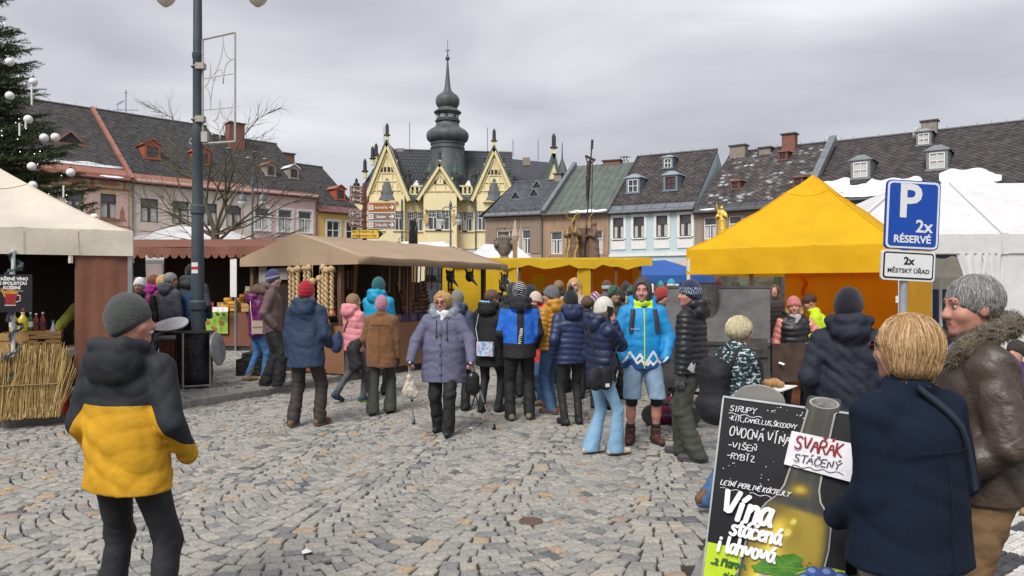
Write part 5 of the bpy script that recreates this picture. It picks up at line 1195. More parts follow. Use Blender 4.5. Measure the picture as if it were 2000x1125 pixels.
for dx,dy,dz,L,r in((-.25,.1,1,2.4,.075),(.5,-.1,.9,2.0,.06),(-.9,-.2,.5,1.6,.045),(1,.2,.35,1.8,.045),(-1,.3,.12,1.5,.035),(.9,-.4,.02,1.6,.035),(.1,.6,.9,2.0,.05),(.75,-.2,.6,1.9,.05),(-.6,-.4,.8,1.7,.045)):grow(c0-Vector((0,0,rt.uniform(0,.5))),Vector((dx,dy,dz)).normalized(),L,r,1)
for pts in([(421,400),(440,330),(470,265),(500,230),(538,217)],[(421,390),(455,360),(490,320),(505,285)],[(418,440),(380,330),(340,232),(275,200)],[(425,460),(480,440),(560,400),(620,380)],[(420,462),(340,420),(262,385)],[(424,470),(500,480),(580,450)]):
 q=[Vector((PX(a,BD)-bt.location.x,.2*rt.uniform(-1,1),PZ(b,BD)))for a,b in pts];bm_.tube(q,[.035-.03*i/(len(q)-1)for i in range(len(q))],5)
 for i in range(14):
  t=rt.uniform(.35,.98)*(len(q)-1);i0=int(t);s=q[i0].lerp(q[min(i0+1,len(q)-1)],t-i0);dd=(q[min(i0+1,len(q)-1)]-q[i0]).normalized();grow(s,(dd+Vector((rt.gauss(0,.4),rt.gauss(0,.4),rt.gauss(0,.4)))).normalized(),rt.uniform(.35,.8),.01,3)
bm_.build('crown',m_twig,bt)
# tourist signpost
sp_d=20.0;spx=PX(712,sp_d);po=empty('signpost',(spx,sp_d,0),0,'tourist signpost with brown direction signs and one yellow cycle sign','signpost')
m_sgb=mat('sign_brown',(.16,.065,.035),rough=.5,var=.05);m_sgp=mat('sign_mauve_brown',(.20,.135,.125),rough=.5,var=.05);m_sgo=mat('sign_orange_brown',(.30,.10,.015),rough=.5,var=.05);m_sgw=mat('sign_white',(.72,.70,.66),rough=.5,var=0);m_sgy=mat('sign_yellow',(.72,.46,.06),rough=.5,var=.05);m_blk=mat('sign_black',(.012,.012,.012),rough=.5,var=0);m_pole=mat('maroon_pole',(.13,.045,.04),rough=.5,var=.1)
k=MB();k.tube([(0,0,0),(0,0,PZ(358,sp_d))],.055,8)
for yy in range(385,470,12):k.lathe([(.075,-.02),(.075,.02)],(0,0,PZ(yy,sp_d)),8)
k.build('pole',m_pole,po)
def rrect(w,h,r,n=5):return[(sx*(w/2-r)+r*math.cos(a),sy*(h/2-r)+r*math.sin(a))for sx,sy,a0 in((1,1,0),(-1,1,PI/2),(-1,-1,PI),(1,-1,1.5*PI))for a in[a0+PI/2*i/n for i in range(n+1)]]
def plate(mb,w,h,r,y,th,m,roll=0,cx=0,cz=0):
 c,s=math.cos(roll),math.sin(roll);pts=[(cx+a*c-b*s,y,cz+a*s+b*c)for a,b in rrect(w,h,r)];mb.prism(pts,(0,th,0),m)
def arrow_sign(px0,px1,py,hpx,m,txt,right,yaw=0,lines=1,icon=True):
 w=(px1-px0)/F*sp_d/max(.5,math.cos(R(yaw)));h=hpx/F*sp_d;cx=PX((px0+px1)/2,sp_d)-spx;e=empty('direction_sign',(cx,-.12,PZ(py,sp_d)),R(yaw));e.parent=po
 b=MB();plate(b,w,h,.045,0,.03,0);plate(b,w-.025,h-.025,.04,-.004,.004,1);plate(b,w-.05,h-.05,.035,-.008,.004,0);o=b.build('sign_plate',[m,m_sgw],e);sg_=1 if right else-1
 a=MB();ax=sg_*(w/2-.1);a.bar((ax-.08*sg_,-.012,0),(ax+.03*sg_,-.012,0),.004,.028);a.bar((ax-.02*sg_,-.012,.055),(ax+.04*sg_,-.012,-.002),.004,.028);a.bar((ax-.02*sg_,-.0125,-.055),(ax+.04*sg_,-.0125,.002),.004,.028);a.build('arrow',m_sgw,e)
 if icon:i_=MB();ix=-sg_*(w/2-.1);plate(i_,.12,.13,.012,-.012,.004,0,cx=ix);plate(i_,.07,.025,.008,-.015,.003,1,cx=ix,cz=.025);plate(i_,.08,.02,.008,-.015,.003,1,cx=ix,cz=-.02);i_.build('pictogram',[m_sgw,m],e)
 for i,t in enumerate(txt):text('lettering',t,.105 if len(txt)==1 else.07,m_sgw,e,(-.01*sg_,-.012,(0 if len(txt)==1 else(.05-.1*i))-.005),bold=.002,sx=min(1,(w-.36)/(len(t)*.55*(.105 if len(txt)==1 else.07))))
arrow_sign(719,775,406,21,m_sgo,['Areál Hraběnka'],True,-4);arrow_sign(719,775,424,18,m_sgp,['Bazén'],True,-4);arrow_sign(719,775,440,17,m_sgp,['Zvědavá ulička'],True,-4)
arrow_sign(689,711,373,17,m_sgb,['Muzeum'],False,48);arrow_sign(688,711,391,17,m_sgb,['Nemocnice'],False,48);arrow_sign(687,711,419,17,m_sgp,['Autobusové','nádraží'],False,48);arrow_sign(687,711,437,16,m_sgb,['Městský úřad'],False,48)
e=empty('direction_sign',(PX(720,sp_d)-spx,-.14,PZ(457.5,sp_d)),0);e.parent=po;w,h=62/F*sp_d,18/F*sp_d;b=MB()
b.prism([(-w/2,0,-h/2),(w/2-.14,0,-h/2),(w/2,0,0),(w/2-.14,0,h/2),(-w/2,0,h/2)],(0,.03,0));b.prism([(w/2-.13,-.004,-h/2+.01),(w/2-.01,-.004,0),(w/2-.13,-.004,h/2-.01)],(0,.004,0),1);b.box((-w/2+.2,-.004,0),(.012,.006,h),m=1);b.box((0-.06,-.003,h/2-.008),(w-.12,.005,.012),m=1);b.box((-.06,-.003,-h/2+.008),(w-.12,.005,.012),m=1);b.build('sign_plate',[m_sgy,m_blk],e)
text('lettering','VYSOKÉ N. JIZ.   23',.068,m_blk,e,(.03,-.006,.055));text('lettering','LOMNICE N. POP.  16',.068,m_blk,e,(.03,-.006,-.055));text('lettering','4171',.07,m_blk,e,(-w/2+.1,-.006,.05))
k=MB()
for xx in(-.05,.05):k.tube([(-w/2+.1+xx,-.006,-.06+.026*math.sin(a))if 0 else(-w/2+.1+xx+.026*math.cos(a),-.006,-.06+.026*math.sin(a))for a in[i*PI/4 for i in range(9)]],.004,4)
k.tube([(-w/2+.05,-.006,-.06),(-w/2+.085,-.006,-.02),(-w/2+.13,-.006,-.02),(-w/2+.15,-.006,-.06)],.004,4);k.build('cycle_pictogram',m_blk,e)
# parking sign
m_pb=mat('parking_blue',(.005,.06,.36),rough=.35,var=.04);m_pw=mat('reflective_white',(.70,.71,.72),rough=.4,var=.03);m_galv=mat('galvanised_steel',(.36,.39,.41),rough=.45,var=.2,scale=9,metal=.4)
pd=6.4;ps=empty('parking_sign',(PX(1771,pd),pd,0),R(3),'blue and white reserved parking sign with a white plate below','road sign');k=MB();k.tube([(-.03,.05,0),(0,.05,1.75),(.035,.05,2.62)],.033,12);k.build('pole',m_galv,ps)
e=empty('sign_panel',(PX(1783,pd)-PX(1771,pd),0,PZ(420,pd)),0);e.parent=ps;e.rotation_euler=(0,R(2.6),0);b=MB();plate(b,.48,.595,.045,0,.02,0);plate(b,.46,.575,.04,-.003,.003,1);plate(b,.425,.54,.03,-.006,.003,0);b.build('sign_plate',[m_pb,m_pw],e)
text('lettering','P',.40,m_pw,e,(-.035,-.008,.105),bold=.010);text('lettering','2x',.15,m_pw,e,(.10,-.008,-.10),bold=.003);text('lettering','RÉSERVÉ',.088,m_pw,e,(.0,-.008,-.212),bold=.0025)
k=MB();k.lathe([(.008,0),(.008,.004)],(0,0,0),8);
e=empty('sign_panel',(PX(1774,pd)-PX(1771,pd),.0,PZ(519,pd)),0);e.parent=ps;e.rotation_euler=(0,R(3),0);b=MB();plate(b,.475,.258,.03,0,.02,1);plate(b,.445,.228,.025,-.003,.003,0);plate(b,.418,.20,.015,-.006,.003,1);b.build('sign_plate',[m_blk,m_pw],e)
text('lettering','2x',.09,m_blk,e,(0,-.008,.038),bold=.003);text('lettering','MĚSTSKÝ ÚŘAD',.052,m_blk,e,(0,-.008,-.047),bold=.0008)
# big lamp post
m_post=mat('lamp_post_blue_grey',(.055,.075,.09),rough=.5,var=.2,scale=3,bump=.1)
LD=12.5;lp=empty('lamp_post',(PX(386,LD),LD,0),0,'tall blue grey lamp post with red and white trail mark and star frame','street lamp');r_=10.5/F*LD;Z=lambda y:PZ(y,LD)
k=MB();prof=[(r_*1.3,PAVE_Z),(r_*1.3,.9),(r_*1.15,1.0),(r_*1.15,Z(606)),(r_*1.45,Z(604)),(r_*1.45,Z(590)),(r_*1.15,Z(586)),(r_*1.2,Z(582)),(r_*1.05,Z(420)),(r_*1.3,Z(417)),(r_*1.3,Z(403)),(r_*1.0,Z(400)),(r_*.92,Z(285)),(r_*1.05,Z(283)),(r_*1.05,Z(252)),(r_*.85,Z(250)),(r_*.85,Z(115)),(r_*.98,Z(113)),(r_*.98,Z(104)),(r_*.82,Z(102)),(r_*.75,Z(-30)),(r_*.5,Z(-60))]
k.lathe(prof,(0,0,0),16);o=k.build('pole',m_post,lp);auto_smooth(o,35)
for i,(y0,y1,m)in enumerate(((513,521,m_sgw),(521,527,mat('trail_red',(.45,.03,.03),var=.05)),(527,534,m_sgw))):
 k=MB();rr_=r_*1.18;n=6;a0,a1=-PI*.72,-PI*.36;k.add([(rr_*math.cos(a0+(a1-a0)*j/n),rr_*math.sin(a0+(a1-a0)*j/n),z)for z in(Z(y1),Z(y0))for j in range(n+1)],[[j,j+1,n+2+j,n+1+j]for j in range(n)]);k.build('trail_mark',m,lp)
m_opal=mat('opal_glass',(.62,.60,.52),rough=.2,var=.05)
for px,sg_ in((323,-1),(503,1)):
 x=PX(px,LD)-lp.location.x;k=MB();zt=Z(-30);k.tube([(0,0,zt-.3)]+[(x*(.5-.5*math.cos(a)),0,zt-.3+.85*math.sin(a))for a in[PI*i/10 for i in range(1,11)]],.04,8);a_=k.build('arm',m_post,lp);k=MB();k.lathe([(.05,.3),(.1,.2),(.24,.02),(.25,0)],(x,0,Z(-25)),16);auto_smooth(k.build('hood',m_post,a_),50);k=MB();k.lathe([(.235,0),(.2,-.12),(.12,-.26),(.04,-.325),(.005,-.335)],(x,0,Z(-25)),16);k.build('lamp_glass',m_opal,a_,smooth=True)
# star light frame on the post
m_fr=mat('frame_grey_paint',(.40,.385,.37),rough=.55,var=.15);m_tube=mat('light_hose',(.55,.54,.52),rough=.4,var=.1)
sf=empty('star_light_frame',(lp.location.x,LD,0),0,'unlit metal frame of star shaped Christmas light hoses clamped to the lamp post','christmas decoration')
Q=lambda px,py:Vector((PX(px,LD)-lp.location.x,-.02,PZ(py,LD)))
k=MB();
for a,b in(((397,78),(460,64)),((460,64),(460,277)),((460,277),(397,281)),((397,281),(397,78))):k.tube([Q(*a),Q(*b)],.018,6)
for a,b in(((397,155),(460,144)),((397,216),(460,210))):k.tube([Q(*a),Q(*b)],.008,5)
k.build('frame',m_fr,sf)
def star(cx,cy,up,dn,lf,rt_):
 k=MB()
 for e1,e2 in((up,rt_),(rt_,dn),(dn,lf),(lf,up)):
  pts=[]
  for i in range(9):
   t=i/8;b=(1-t)**2;c=2*t*(1-t);d=t*t;pts.append(Q(cx+e1[0]*b+e2[0]*d+0*c,cy+e1[1]*b+e2[1]*d))
  k.tube(pts,.010,5)
  for i in range(1,8):k.ball(pts[i],.013,4)
 return k.build('light_star',m_tube,sf)
star(437,118,(0,-46),(0,46),(-19,30),(20,-2));star(413,170,(-1,-46),(-1,44),(-15,-1),(9,-18));star(430,238,(0,-42),(0,37),(-14,-2),(25,-3))
for py in(131,234):k=MB();k.box(Q(394,py)+Vector((0,-.02,0)),(.14,.12,.1));k.tube([Vector((r_*1.05*math.cos(a),r_*1.05*math.sin(a),PZ(py,LD)))for a in[i*PI/6 for i in range(13)]],.016,5);k.build('clamp',mat('clamp_beige',(.36,.33,.27),rough=.5),sf)
k=MB();k.box(Q(401,268),(.1,.08,.17));k.build('junction_box',m_fr,sf);k=MB();k.tube([Q(401,276),Q(392,284),Q(380,286),Q(371,279),Q(373,272),Q(385,274),Q(396,262)],.014,6);k.build('cable',m_fr,sf)
# ------------------------------------------------------------------ tents and stalls
rs=random.Random(9)
def cloth(name,col,**kw):return mat(name,col,rough=.8,var=.1,scale=2,wrinkle=kw.pop('wrinkle',.13),bump=.08,bscale=220,**kw)
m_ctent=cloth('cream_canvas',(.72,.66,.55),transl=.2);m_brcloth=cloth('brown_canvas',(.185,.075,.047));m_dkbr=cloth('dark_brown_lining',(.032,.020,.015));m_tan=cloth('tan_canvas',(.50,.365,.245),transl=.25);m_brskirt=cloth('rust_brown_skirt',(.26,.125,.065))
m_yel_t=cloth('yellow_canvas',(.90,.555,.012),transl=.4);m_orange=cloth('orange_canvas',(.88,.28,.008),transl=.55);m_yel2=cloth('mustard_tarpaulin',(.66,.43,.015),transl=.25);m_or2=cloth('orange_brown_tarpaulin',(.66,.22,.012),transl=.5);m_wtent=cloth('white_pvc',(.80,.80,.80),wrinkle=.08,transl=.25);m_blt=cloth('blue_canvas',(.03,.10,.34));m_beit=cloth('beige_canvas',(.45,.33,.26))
m_leg=mat('tent_leg_white',(.62,.63,.63),rough=.4,var=.1);m_steel=mat('steel_tube',(.32,.33,.34),rough=.4,var=.15,metal=.6)
def drape(mb,a,b,z0,z1,n=14,amp=.02,m=0,seed=0,up=None):
 """a hanging sheet from a to b with soft folds"""
 a,b=Vector(a),Vector(b);d=(b-a);nr=Vector((-d.y,d.x)).normalized();rw=[z1,z1*.75+z0*.25,(z0+z1)/2,z1*.25+z0*.75,z0];vs=[]
 for j,z in enumerate(rw):
  for i in range(n+1):
   t=i/n;o=amp*(math.sin(i*1.9+seed)*.6+math.sin(i*.83+j*.7+seed*2)*.5)*(.3+.7*j/4);p=a+d*t+nr*o;vs.append((p.x,p.y,z))
 k=n+1;mb.add(vs,[[j*k+i,(j+1)*k+i,(j+1)*k+i+1,j*k+i+1]for j in range(4)for i in range(n)],m)
def canopy(root,w,d,ze,zp,val,m,sag=.06,pw=1.18,vname='valance',legs=True,legm=None,inner=None,flat=0,valskip=()):
 """hipped tent roof centred on the root, w wide and d deep, with hanging valance and legs"""
 hw,hd=w/2,d/2;n=8;nt_=9;mb=MB();cs=[(-hw,-hd),(hw,-hd),(hw,hd),(-hw,hd)]
 for s_ in range(4):
  a,b=Vector(cs[s_]),Vector(cs[(s_+1)%4]);vs=[]
  for j in range(nt_+1):
   t=flat+(1-flat)*j/nt_
   for i in range(n+1):
    u=i/n;p=a.lerp(b,u)*t;hip=abs(2*u-1);z=ze+(zp-ze)*(1-t)**pw/((1-flat)**pw)-sag*math.sin(PI*min(1,t))*(1-hip**2)*1.0;vs.append((p.x,p.y,z+.012*math.sin(7*p.x+5*p.y)))
  k=n+1;mb.add(vs,[[j*k+i,(j+1)*k+i,(j+1)*k+i+1,j*k+i+1]for j in range(nt_)for i in range(n)])
 o=mb.build('canopy',m,root,smooth=True)
 if zp-ze>.9:
  k_=n+1;kk=2
  for s_ in range(4):q=MB();q.v=[(x,y,z+.014)for x,y,z in mb.v[s_*k_*(nt_+1):s_*k_*(nt_+1)+(kk+1)*k_]];q.f=[[j*k_+i,(j+1)*k_+i,(j+1)*k_+i+1,j*k_+i+1]for j in range(kk)for i in range(n)];q.m=[0]*len(q.f);q.build('peak_cap',m,root,smooth=True)
  for s_ in range(4):e_=MB();e_.tube([Vector(mb.v[s_*k_*(nt_+1)+j*k_])+Vector((0,0,.006))for j in range(nt_+1)],.009,5);e_.build('hip_seam',m,root,smooth=True)
 for s_ in range(4):
  if s_ in valskip:continue
  vb=MB();a,b=Vector(cs[s_])*1.006,Vector(cs[(s_+1)%4])*1.006;drape(vb,a,b,ze-val,ze+.005,16,.022,seed=s_);vb.build(vname,m,root,smooth=True)
 if legs:
  for c in cs:
   if isinstance(legs,(list,tuple))and cs.index(c)not in legs:continue
   k=MB();k.box((c[0]*.985,c[1]*.985,(ze)/2),(.05,.05,ze));k.box((c[0]*.985,c[1]*.985,ze*.42),(.065,.065,.08));k.box((c[0]*.985,c[1]*.985,.01),(.14,.14,.02));k.build('leg',legm or m_leg,root)
 return o
# --- cream mulled wine tent, left
CTA=R(27);CTC=Vector((-4.92,9.6))-Vector((math.cos(CTA),math.sin(CTA)))*1.6+Vector((-math.sin(CTA),math.cos(CTA)))*1.5
CT=empty('cream_tent',(CTC.x,CTC.y,PAVE_Z),CTA,'cream canvas mulled wine tent with brown side curtains','tent',None)
def ctl(px,ly): # where column px meets a line parallel to the tent front -> local x, world point
 u=Vector((math.cos(CTA),math.sin(CTA)));v=Vector((-math.sin(CTA),math.cos(CTA)));p0=CTC+v*ly;t=(px-1000)/F;q=(t*p0.y-p0.x)/(u.x-t*u.y);return q,p0+u*q
canopy(CT,3.24,3.04,2.32,3.22,.32,m_ctent,sag=.10,pw=1.25,legs=[1,2],legm=m_steel)
for px in(45,152):x=ctl(px,-1.54)[0];sm=MB();sm.tube([(x,-1.54,2.3),(x,-1.552,2.0)],.004,5);sm.build('valance_seam',mat('canvas_seam',(.58,.49,.38)),CT)
k=MB();drape(k,(ctl(146,-1.48)[0],-1.48),(1.6,-1.48),.04,2.06,12,.03,seed=2);k.build('curtain',m_brcloth,CT,smooth=True)
k=MB();drape(k,(1.6,-1.48),(1.6,1.5),.04,2.3,16,.03,seed=4);k.build('curtain',m_brcloth,CT,smooth=True)
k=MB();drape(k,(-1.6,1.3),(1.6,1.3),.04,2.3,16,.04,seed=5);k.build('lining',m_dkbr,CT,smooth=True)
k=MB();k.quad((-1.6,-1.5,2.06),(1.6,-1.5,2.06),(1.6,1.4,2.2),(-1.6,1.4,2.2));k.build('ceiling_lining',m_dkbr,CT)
x=ctl(138,-1.5)[0];k=MB();k.tube([(x,-1.5,2.02),(x,-1.5,1.9)],.03,6);k.build('cream_tie',m_ctent,CT)
m_tops=mat('counter_top',(.36,.34,.31),rough=.5,var=.2);LX=-7.6;LY=12.0
def lx_(px,d):return PX(px,d)
tq,tw_=ctl(70,-1.15);tb=empty('serving_table',(tw_.x+.35*math.cos(CTA),tw_.y+.35*math.sin(CTA),PAVE_Z),CTA,'steel framed serving table holding wine crates and bottles','table');k=MB();k.box((-.5,0,.82),(1.9,.5,.035));k.build('tabletop',m_tops,tb)
for x in(-1.3,.42):
 for y in(-.21,.21):k=MB();k.box((x,y,.4),(.04,.04,.8));k.build('leg',m_steel,tb)
k=MB();k.box((-.5,-.23,.77),(1.8,.03,.06));k.build('rail',m_steel,tb)
def bottle(px,py0,py1,ly,kind,lb,rw,zb):
 pw_=ctl(px,ly)[1];d=pw_.y
 h=(py0-py1)/F*d;r=rw/F*d;b=MB();col={'lemon':(.72,.60,.06),'green':(.03,.09,.03),'red':(.16,.025,.015),'clear':(.42,.48,.52),'amber':(.55,.40,.08)}[kind]
 b.lathe([(r*.9,0),(r,.01),(r,h*.62),(r*.45,h*.8),(r*.36,h*.84),(r*.36,h*.95)],(0,0,0),12);o=b.build('bottle',mat('bottle_'+kind,col,rough=.15,var=.15,spec=.7),smooth=True,loc=(PX(px,d),d,zb));auto_smooth(o,50);tag(o,lb,'bottle','bottles on the serving table')
 c=MB();c.lathe([(r*.42,0),(r*.42,h*.09)],(0,0,h*.93),10);c.build('cap',mat('cap_'+kind,{'green':(.5,.5,.48),'clear':(.02,.25,.08),'red':(.6,.6,.58)}.get(kind,(.7,.68,.6)),var=0),o)
 if kind!='lemon' or 1:l=MB();l.lathe([(r*1.02,0),(r*1.02,h*.3)],(0,0,h*.22),12);l.build('paper_label',mat('label_'+kind,{'lemon':(.74,.58,.05),'red':(.10,.03,.03),'green':(.6,.6,.5)}.get(kind,(.55,.57,.58)),var=.2,scale=30),o)
TZ=PAVE_Z+.84
m_crate=mat('crate_wood',(.46,.27,.10),rough=.8,var=.25,scale=7,stretch=(.6,4,4))
def crate(cx,cy,z,w,dp,h,lb,grp='wooden crates on the serving table',m=None,rz=0,notch=False):
 m=m or m_crate;t=empty('wooden_crate',(cx,cy,z),rz,lb,'crate',grp)
 for sy in(-1,1):
  for i in range(2):
   k=MB();hh=h/2-.012;zz=h*(.25+.5*i);
   if notch and sy<0 and i==1:k.box((-w*.3,sy*dp/2,zz),(w*.4,.018,hh));k.box((w*.3,sy*dp/2,zz),(w*.4,.018,hh));k.box((0,sy*dp/2,zz-hh*.25),(w*.2,.018,hh*.5))
   else:k.box((0,sy*dp/2,zz),(w,.018,hh))
   k.build('slat',m,t)
 for sx in(-1,1):k=MB();k.box((sx*(w/2-.012),0,h/2),(.018,dp-.03,h-.01));k.build('end_board',m,t)
 k=MB();k.box((0,0,.012),(w-.05,dp-.04,.016));k.build('bottom',m,t);return t
p=ctl(84,-1.2)[1];crate(p.x,p.y,TZ,.40,.34,.11,'wooden crate with hand holes under the left bottles',notch=True,rz=CTA);p=ctl(32,-1.2)[1];crate(p.x,p.y,TZ,.30,.34,.2,'wooden crate at the left end of the serving table',rz=CTA)
p=ctl(84,-1.18)[1];crate(p.x,p.y,TZ+.112,.42,.36,.10,'shallow wooden tray stacked on the hand hole crate',rz=CTA)
for px,kind,lb,rw,b0,t0 in((26,'amber','pale amber bottle at the left end of the bottle row',7,652,612),(45,'lemon','large lemon yellow bottle with pale neck',9,650,612),(60,'green','dark green bottle with white label',5,648,612),(71,'red','dark red wine bottle right of the green bottle',5.5,648,614),(84,'red','second dark red wine bottle near the clear water bottle',5.5,648,612)):bottle(px,b0,t0,-1.3,kind,lb,rw,TZ+.213)
bottle(104,668,616,-1.3,'clear','clear water bottle with green cap on the table',6,TZ+.005)
# straw bundle hiding the table front
stw=MB()
for i in range(1500):
 px=rs.uniform(-14,118);pw_=ctl(px,rs.uniform(-1.62,-1.45))[1];x,d=pw_.x,pw_.y;zt=rs.uniform(.58,.93)-(.25 if px<12 or px>108 else 0)*rs.random();lean=rs.gauss(0,.065)+(.10 if px>98 else 0)*rs.random();b=rs.uniform(.0,.2)*rs.random()
 stw.bar((x,d,PAVE_Z+b),(x+lean+rs.gauss(0,.02),d+rs.uniform(-.03,.05),PAVE_Z+zt),rs.uniform(.003,.007),.004);stw.a+=[rs.random()]*6
o=stw.build('straw_bundle',mat('straw',(.5,.36,.15),rough=.85,var=.3,scale=20,rnd=[(0,(.30,.19,.065)),(.5,(.50,.34,.13)),(1,(.66,.50,.24))]));tag(o,'upright golden straw bundle in front of the serving table','straw',kind='thing');s2=MB()
for zz in(.42,):s2.tube([(*ctl(q,-1.64)[1],PAVE_Z+zz)for q in(-10,60,112)],.008,5)
s2.build('binding',m_wood,o)
bk=empty('red_bucket',(*ctl(113,-1.25)[1],PAVE_Z),0,'red plastic bucket behind the straw bundle','bucket');k=MB();k.lathe([(.12,0),(.15,.5),(.165,.5),(.165,.54),(.14,.54),(.11,.05)],(0,0,0),14);k.build('pail',mat('red_plastic',(.5,.03,.02),rough=.4,var=.05),bk);k=MB();k.tube([(.15*math.cos(a),0,.5+.0+.12*math.sin(a)*-1)for a in[PI*i/8 for i in range(9)]],.006,5);k.build('handle',m_steel,bk)
# poster and tinsel pole
tp=empty('tinsel_pole',(*ctl(26,-1.56)[1],PAVE_Z),0,'white pole wound with silver tinsel at the wine tent front','pole');k=MB();k.tube([(0,0,0),(0,0,2.05)],.022,8);k.build('pole',m_leg,tp);k=MB()
for i in range(5200):
 t=rs.random();a=t*42;rr_=.06+.035*math.sin(t*30);p=Vector((rr_*math.cos(a),rr_*math.sin(a),.35+1.66*t));q=Vector((rs.gauss(0,1),rs.gauss(0,1),rs.gauss(0,1))).normalized()*rs.uniform(.03,.06);w_=q.cross(Vector((0,0,1))).normalized()*.007;k.add([p-w_,p+w_,p+q],[[0,1,2]])
tag(k.build('tinsel',mat('silver_tinsel',(.36,.42,.45),rough=.3,var=.35,scale=30,metal=.6),tp),kind='stuff')
po_=empty('poster_board',(*ctl(20,-1.78)[1],PZ(573,ctl(20,-1.78)[1].y)),R(12),'black poster for mulled wine with a red glass cup picture','poster');w,h=76/F*9.0,72/F*9.0;k=MB();k.box((0,0,0),(w,.012,h));k.build('board',mat('poster_black',(.010,.010,.011),rough=.5,var=0),po_)
for i,t in enumerate(('SVAŘENÉ VÍNO','SE SPOUSTOU','KOŘENÍ')):text('lettering',t,.05,m_white,po_,(.02,-.008,h*.38-.052*i),bold=.0022)
k=MB();k.box((.02,-.008,h*.38-.142),(.24,.003,.004));k.build('rule_line',m_white,po_)
k=MB();cz=-.06;k.prism([(-.06,-.009,cz+.06),(-.045,-.009,cz-.075),(.06,-.009,cz-.075),(.075,-.009,cz+.06)],(0,.002,0),0);k.prism([(-.075,-.0095,cz+.055),(.09,-.0095,cz+.055),(.08,-.0095,cz+.085),(.0,-.0095,cz+.11),(-.07,-.0095,cz+.08)],(0,.002,0),1);k.tube([(.075,-.008,cz+.04),(.11,-.008,cz+.03),(.11,-.008,cz-.03),(.065,-.008,cz-.045)],.008,5,2);k.bar((-.09,-.009,cz+.12),(-.05,-.009,cz+.02),.003,.02,1);k.box((.005,-.0095,cz-.08),(.12,.003,.012),m=2)
k.build('wine_cup_print',[mat('print_red',(.26,.02,.015),var=.3,scale=20),mat('print_orange',(.5,.2,.03),var=.3,scale=30),mat('print_pale',(.5,.42,.42),var=.2)],po_)
k=MB();k.prism([(-.155+.04*math.cos(a),-.009,-.165+.032*math.sin(a))for a in[2*PI*i/16 for i in range(16)]],(0,.002,0));k.build('printed_badge',m_white,po_);k=MB();k.prism([(.14+.016*math.cos(a),-.009,-.19+.016*math.sin(a))for a in[2*PI*i/10 for i in range(10)]],(0,.002,0));k.build('printed_badge',mat('badge_red',(.4,.02,.02),var=0),po_)
# --- cheese stall
CS=empty('cheese_stall',(PX(372,19.2),19.9,PAVE_Z),R(-3),'dark brown cheese stall with scalloped awning','stall');w=5.0
k=MB();n=24;zt,zb=2.62,2.44
vs=[];
for i in range(n*6+1):
 t=i/(n*6);x=-w/2+w*t;sc=abs(math.sin(t*n*PI))**.6;vs.append((x,-1.25+.03*math.sin(t*40),zb-.11*sc));vs.append((x,-1.22,zt+.06*math.sin(t*9)*.3))
k.add(vs,[[2*i,2*i+2,2*i+3,2*i+1]for i in range(n*6)]);k.build('valance',m_brcloth,CS,smooth=True)
k=MB();k.quad((-w/2,-1.22,zt),(w/2,-1.22,zt),(w/2,.9,2.95),(-w/2,.9,2.95));k.quad((-w/2,.9,2.95),(w/2,.9,2.95),(w/2,1.9,2.5),(-w/2,1.9,2.5));k.build('awning',m_brcloth,CS)
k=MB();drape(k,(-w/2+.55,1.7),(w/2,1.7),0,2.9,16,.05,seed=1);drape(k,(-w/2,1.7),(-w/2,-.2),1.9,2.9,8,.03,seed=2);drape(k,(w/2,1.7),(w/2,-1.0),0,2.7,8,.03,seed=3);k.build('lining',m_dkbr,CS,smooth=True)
for x in(-1.35,1.35,-2.45,2.45):k=MB();k.tube([(x,-.98,0),(x,-.98,2.5)],.035,8);k.build('post',m_steel,CS)
k=MB();k.box((.8,-.45,.97),(3.2,1.0,.05));k.build('counter_top',m_woodd,CS);k=MB();drape(k,(-.8,-.97),(2.4,-.97),.12,.96,18,.02,seed=6);k.build('skirt',m_brcloth,CS,smooth=True);k=MB();k.box((1.0,-.9,.06),(3.0,.08,.1));k.build('base_rail',m_iron,CS)
bn=empty('meadow_banner',(CS.location.x+.65,18.84,PAVE_Z),R(-3),'green printed banner with brown hens hung on the cheese stall counter','banner');m_bng=mat('banner_green',(.26,.40,.06),rough=.5,var=.5,scale=6);k=MB();k.box((0,0,.72),(.92,.012,.56));k.build('sheet',m_bng,bn)
m_hen=mat('hen_brown',(.28,.12,.03),var=.3);m_hend=mat('print_dark_green',(.03,.06,.02),var=.3)
for i,(x,z,s_)in enumerate(((-.32,.68,1),(-.05,.72,.9),(.30,.70,1.0),(.12,.55,1.1),(-.22,.9,.7),(.2,.93,.7),(.36,.92,.6))):
 k=MB();k.ball((x,-.012,z),.055*s_,8,0,sq=(1.2,.12,1));k.ball((x-.06*s_,-.012,z+.05*s_),.026*s_,6,0,sq=(1,.2,1));k.bar((x,-.01,z-.05*s_),(x,-.01,z-.1*s_),.004,.01);k.build('printed_hen',m_hen if i<4 else m_hend,bn)
m_chz=mat('cheese_rind',(.62,.34,.045),rough=.45,var=.2,scale=10,rnd=None);m_chz2=mat('cheese_rind_dark',(.45,.20,.04),rough=.45,var=.2,scale=10);CY=19.0
def cheese(px,py,r,h,d,lb,m=None):
 b=MB();b.lathe([(r*.86,0),(r,h*.2),(r,h*.8),(r*.86,h)],(0,0,0),14);o=b.build('cheese_round',m or m_chz,smooth=True,loc=(PX(px,d),d,PZ(py,d)));auto_smooth(o,35);tag(o,lb,'cheese','cheese rounds on the stall counter')
names=['front','middle','back'];CZ=PAVE_Z+.995
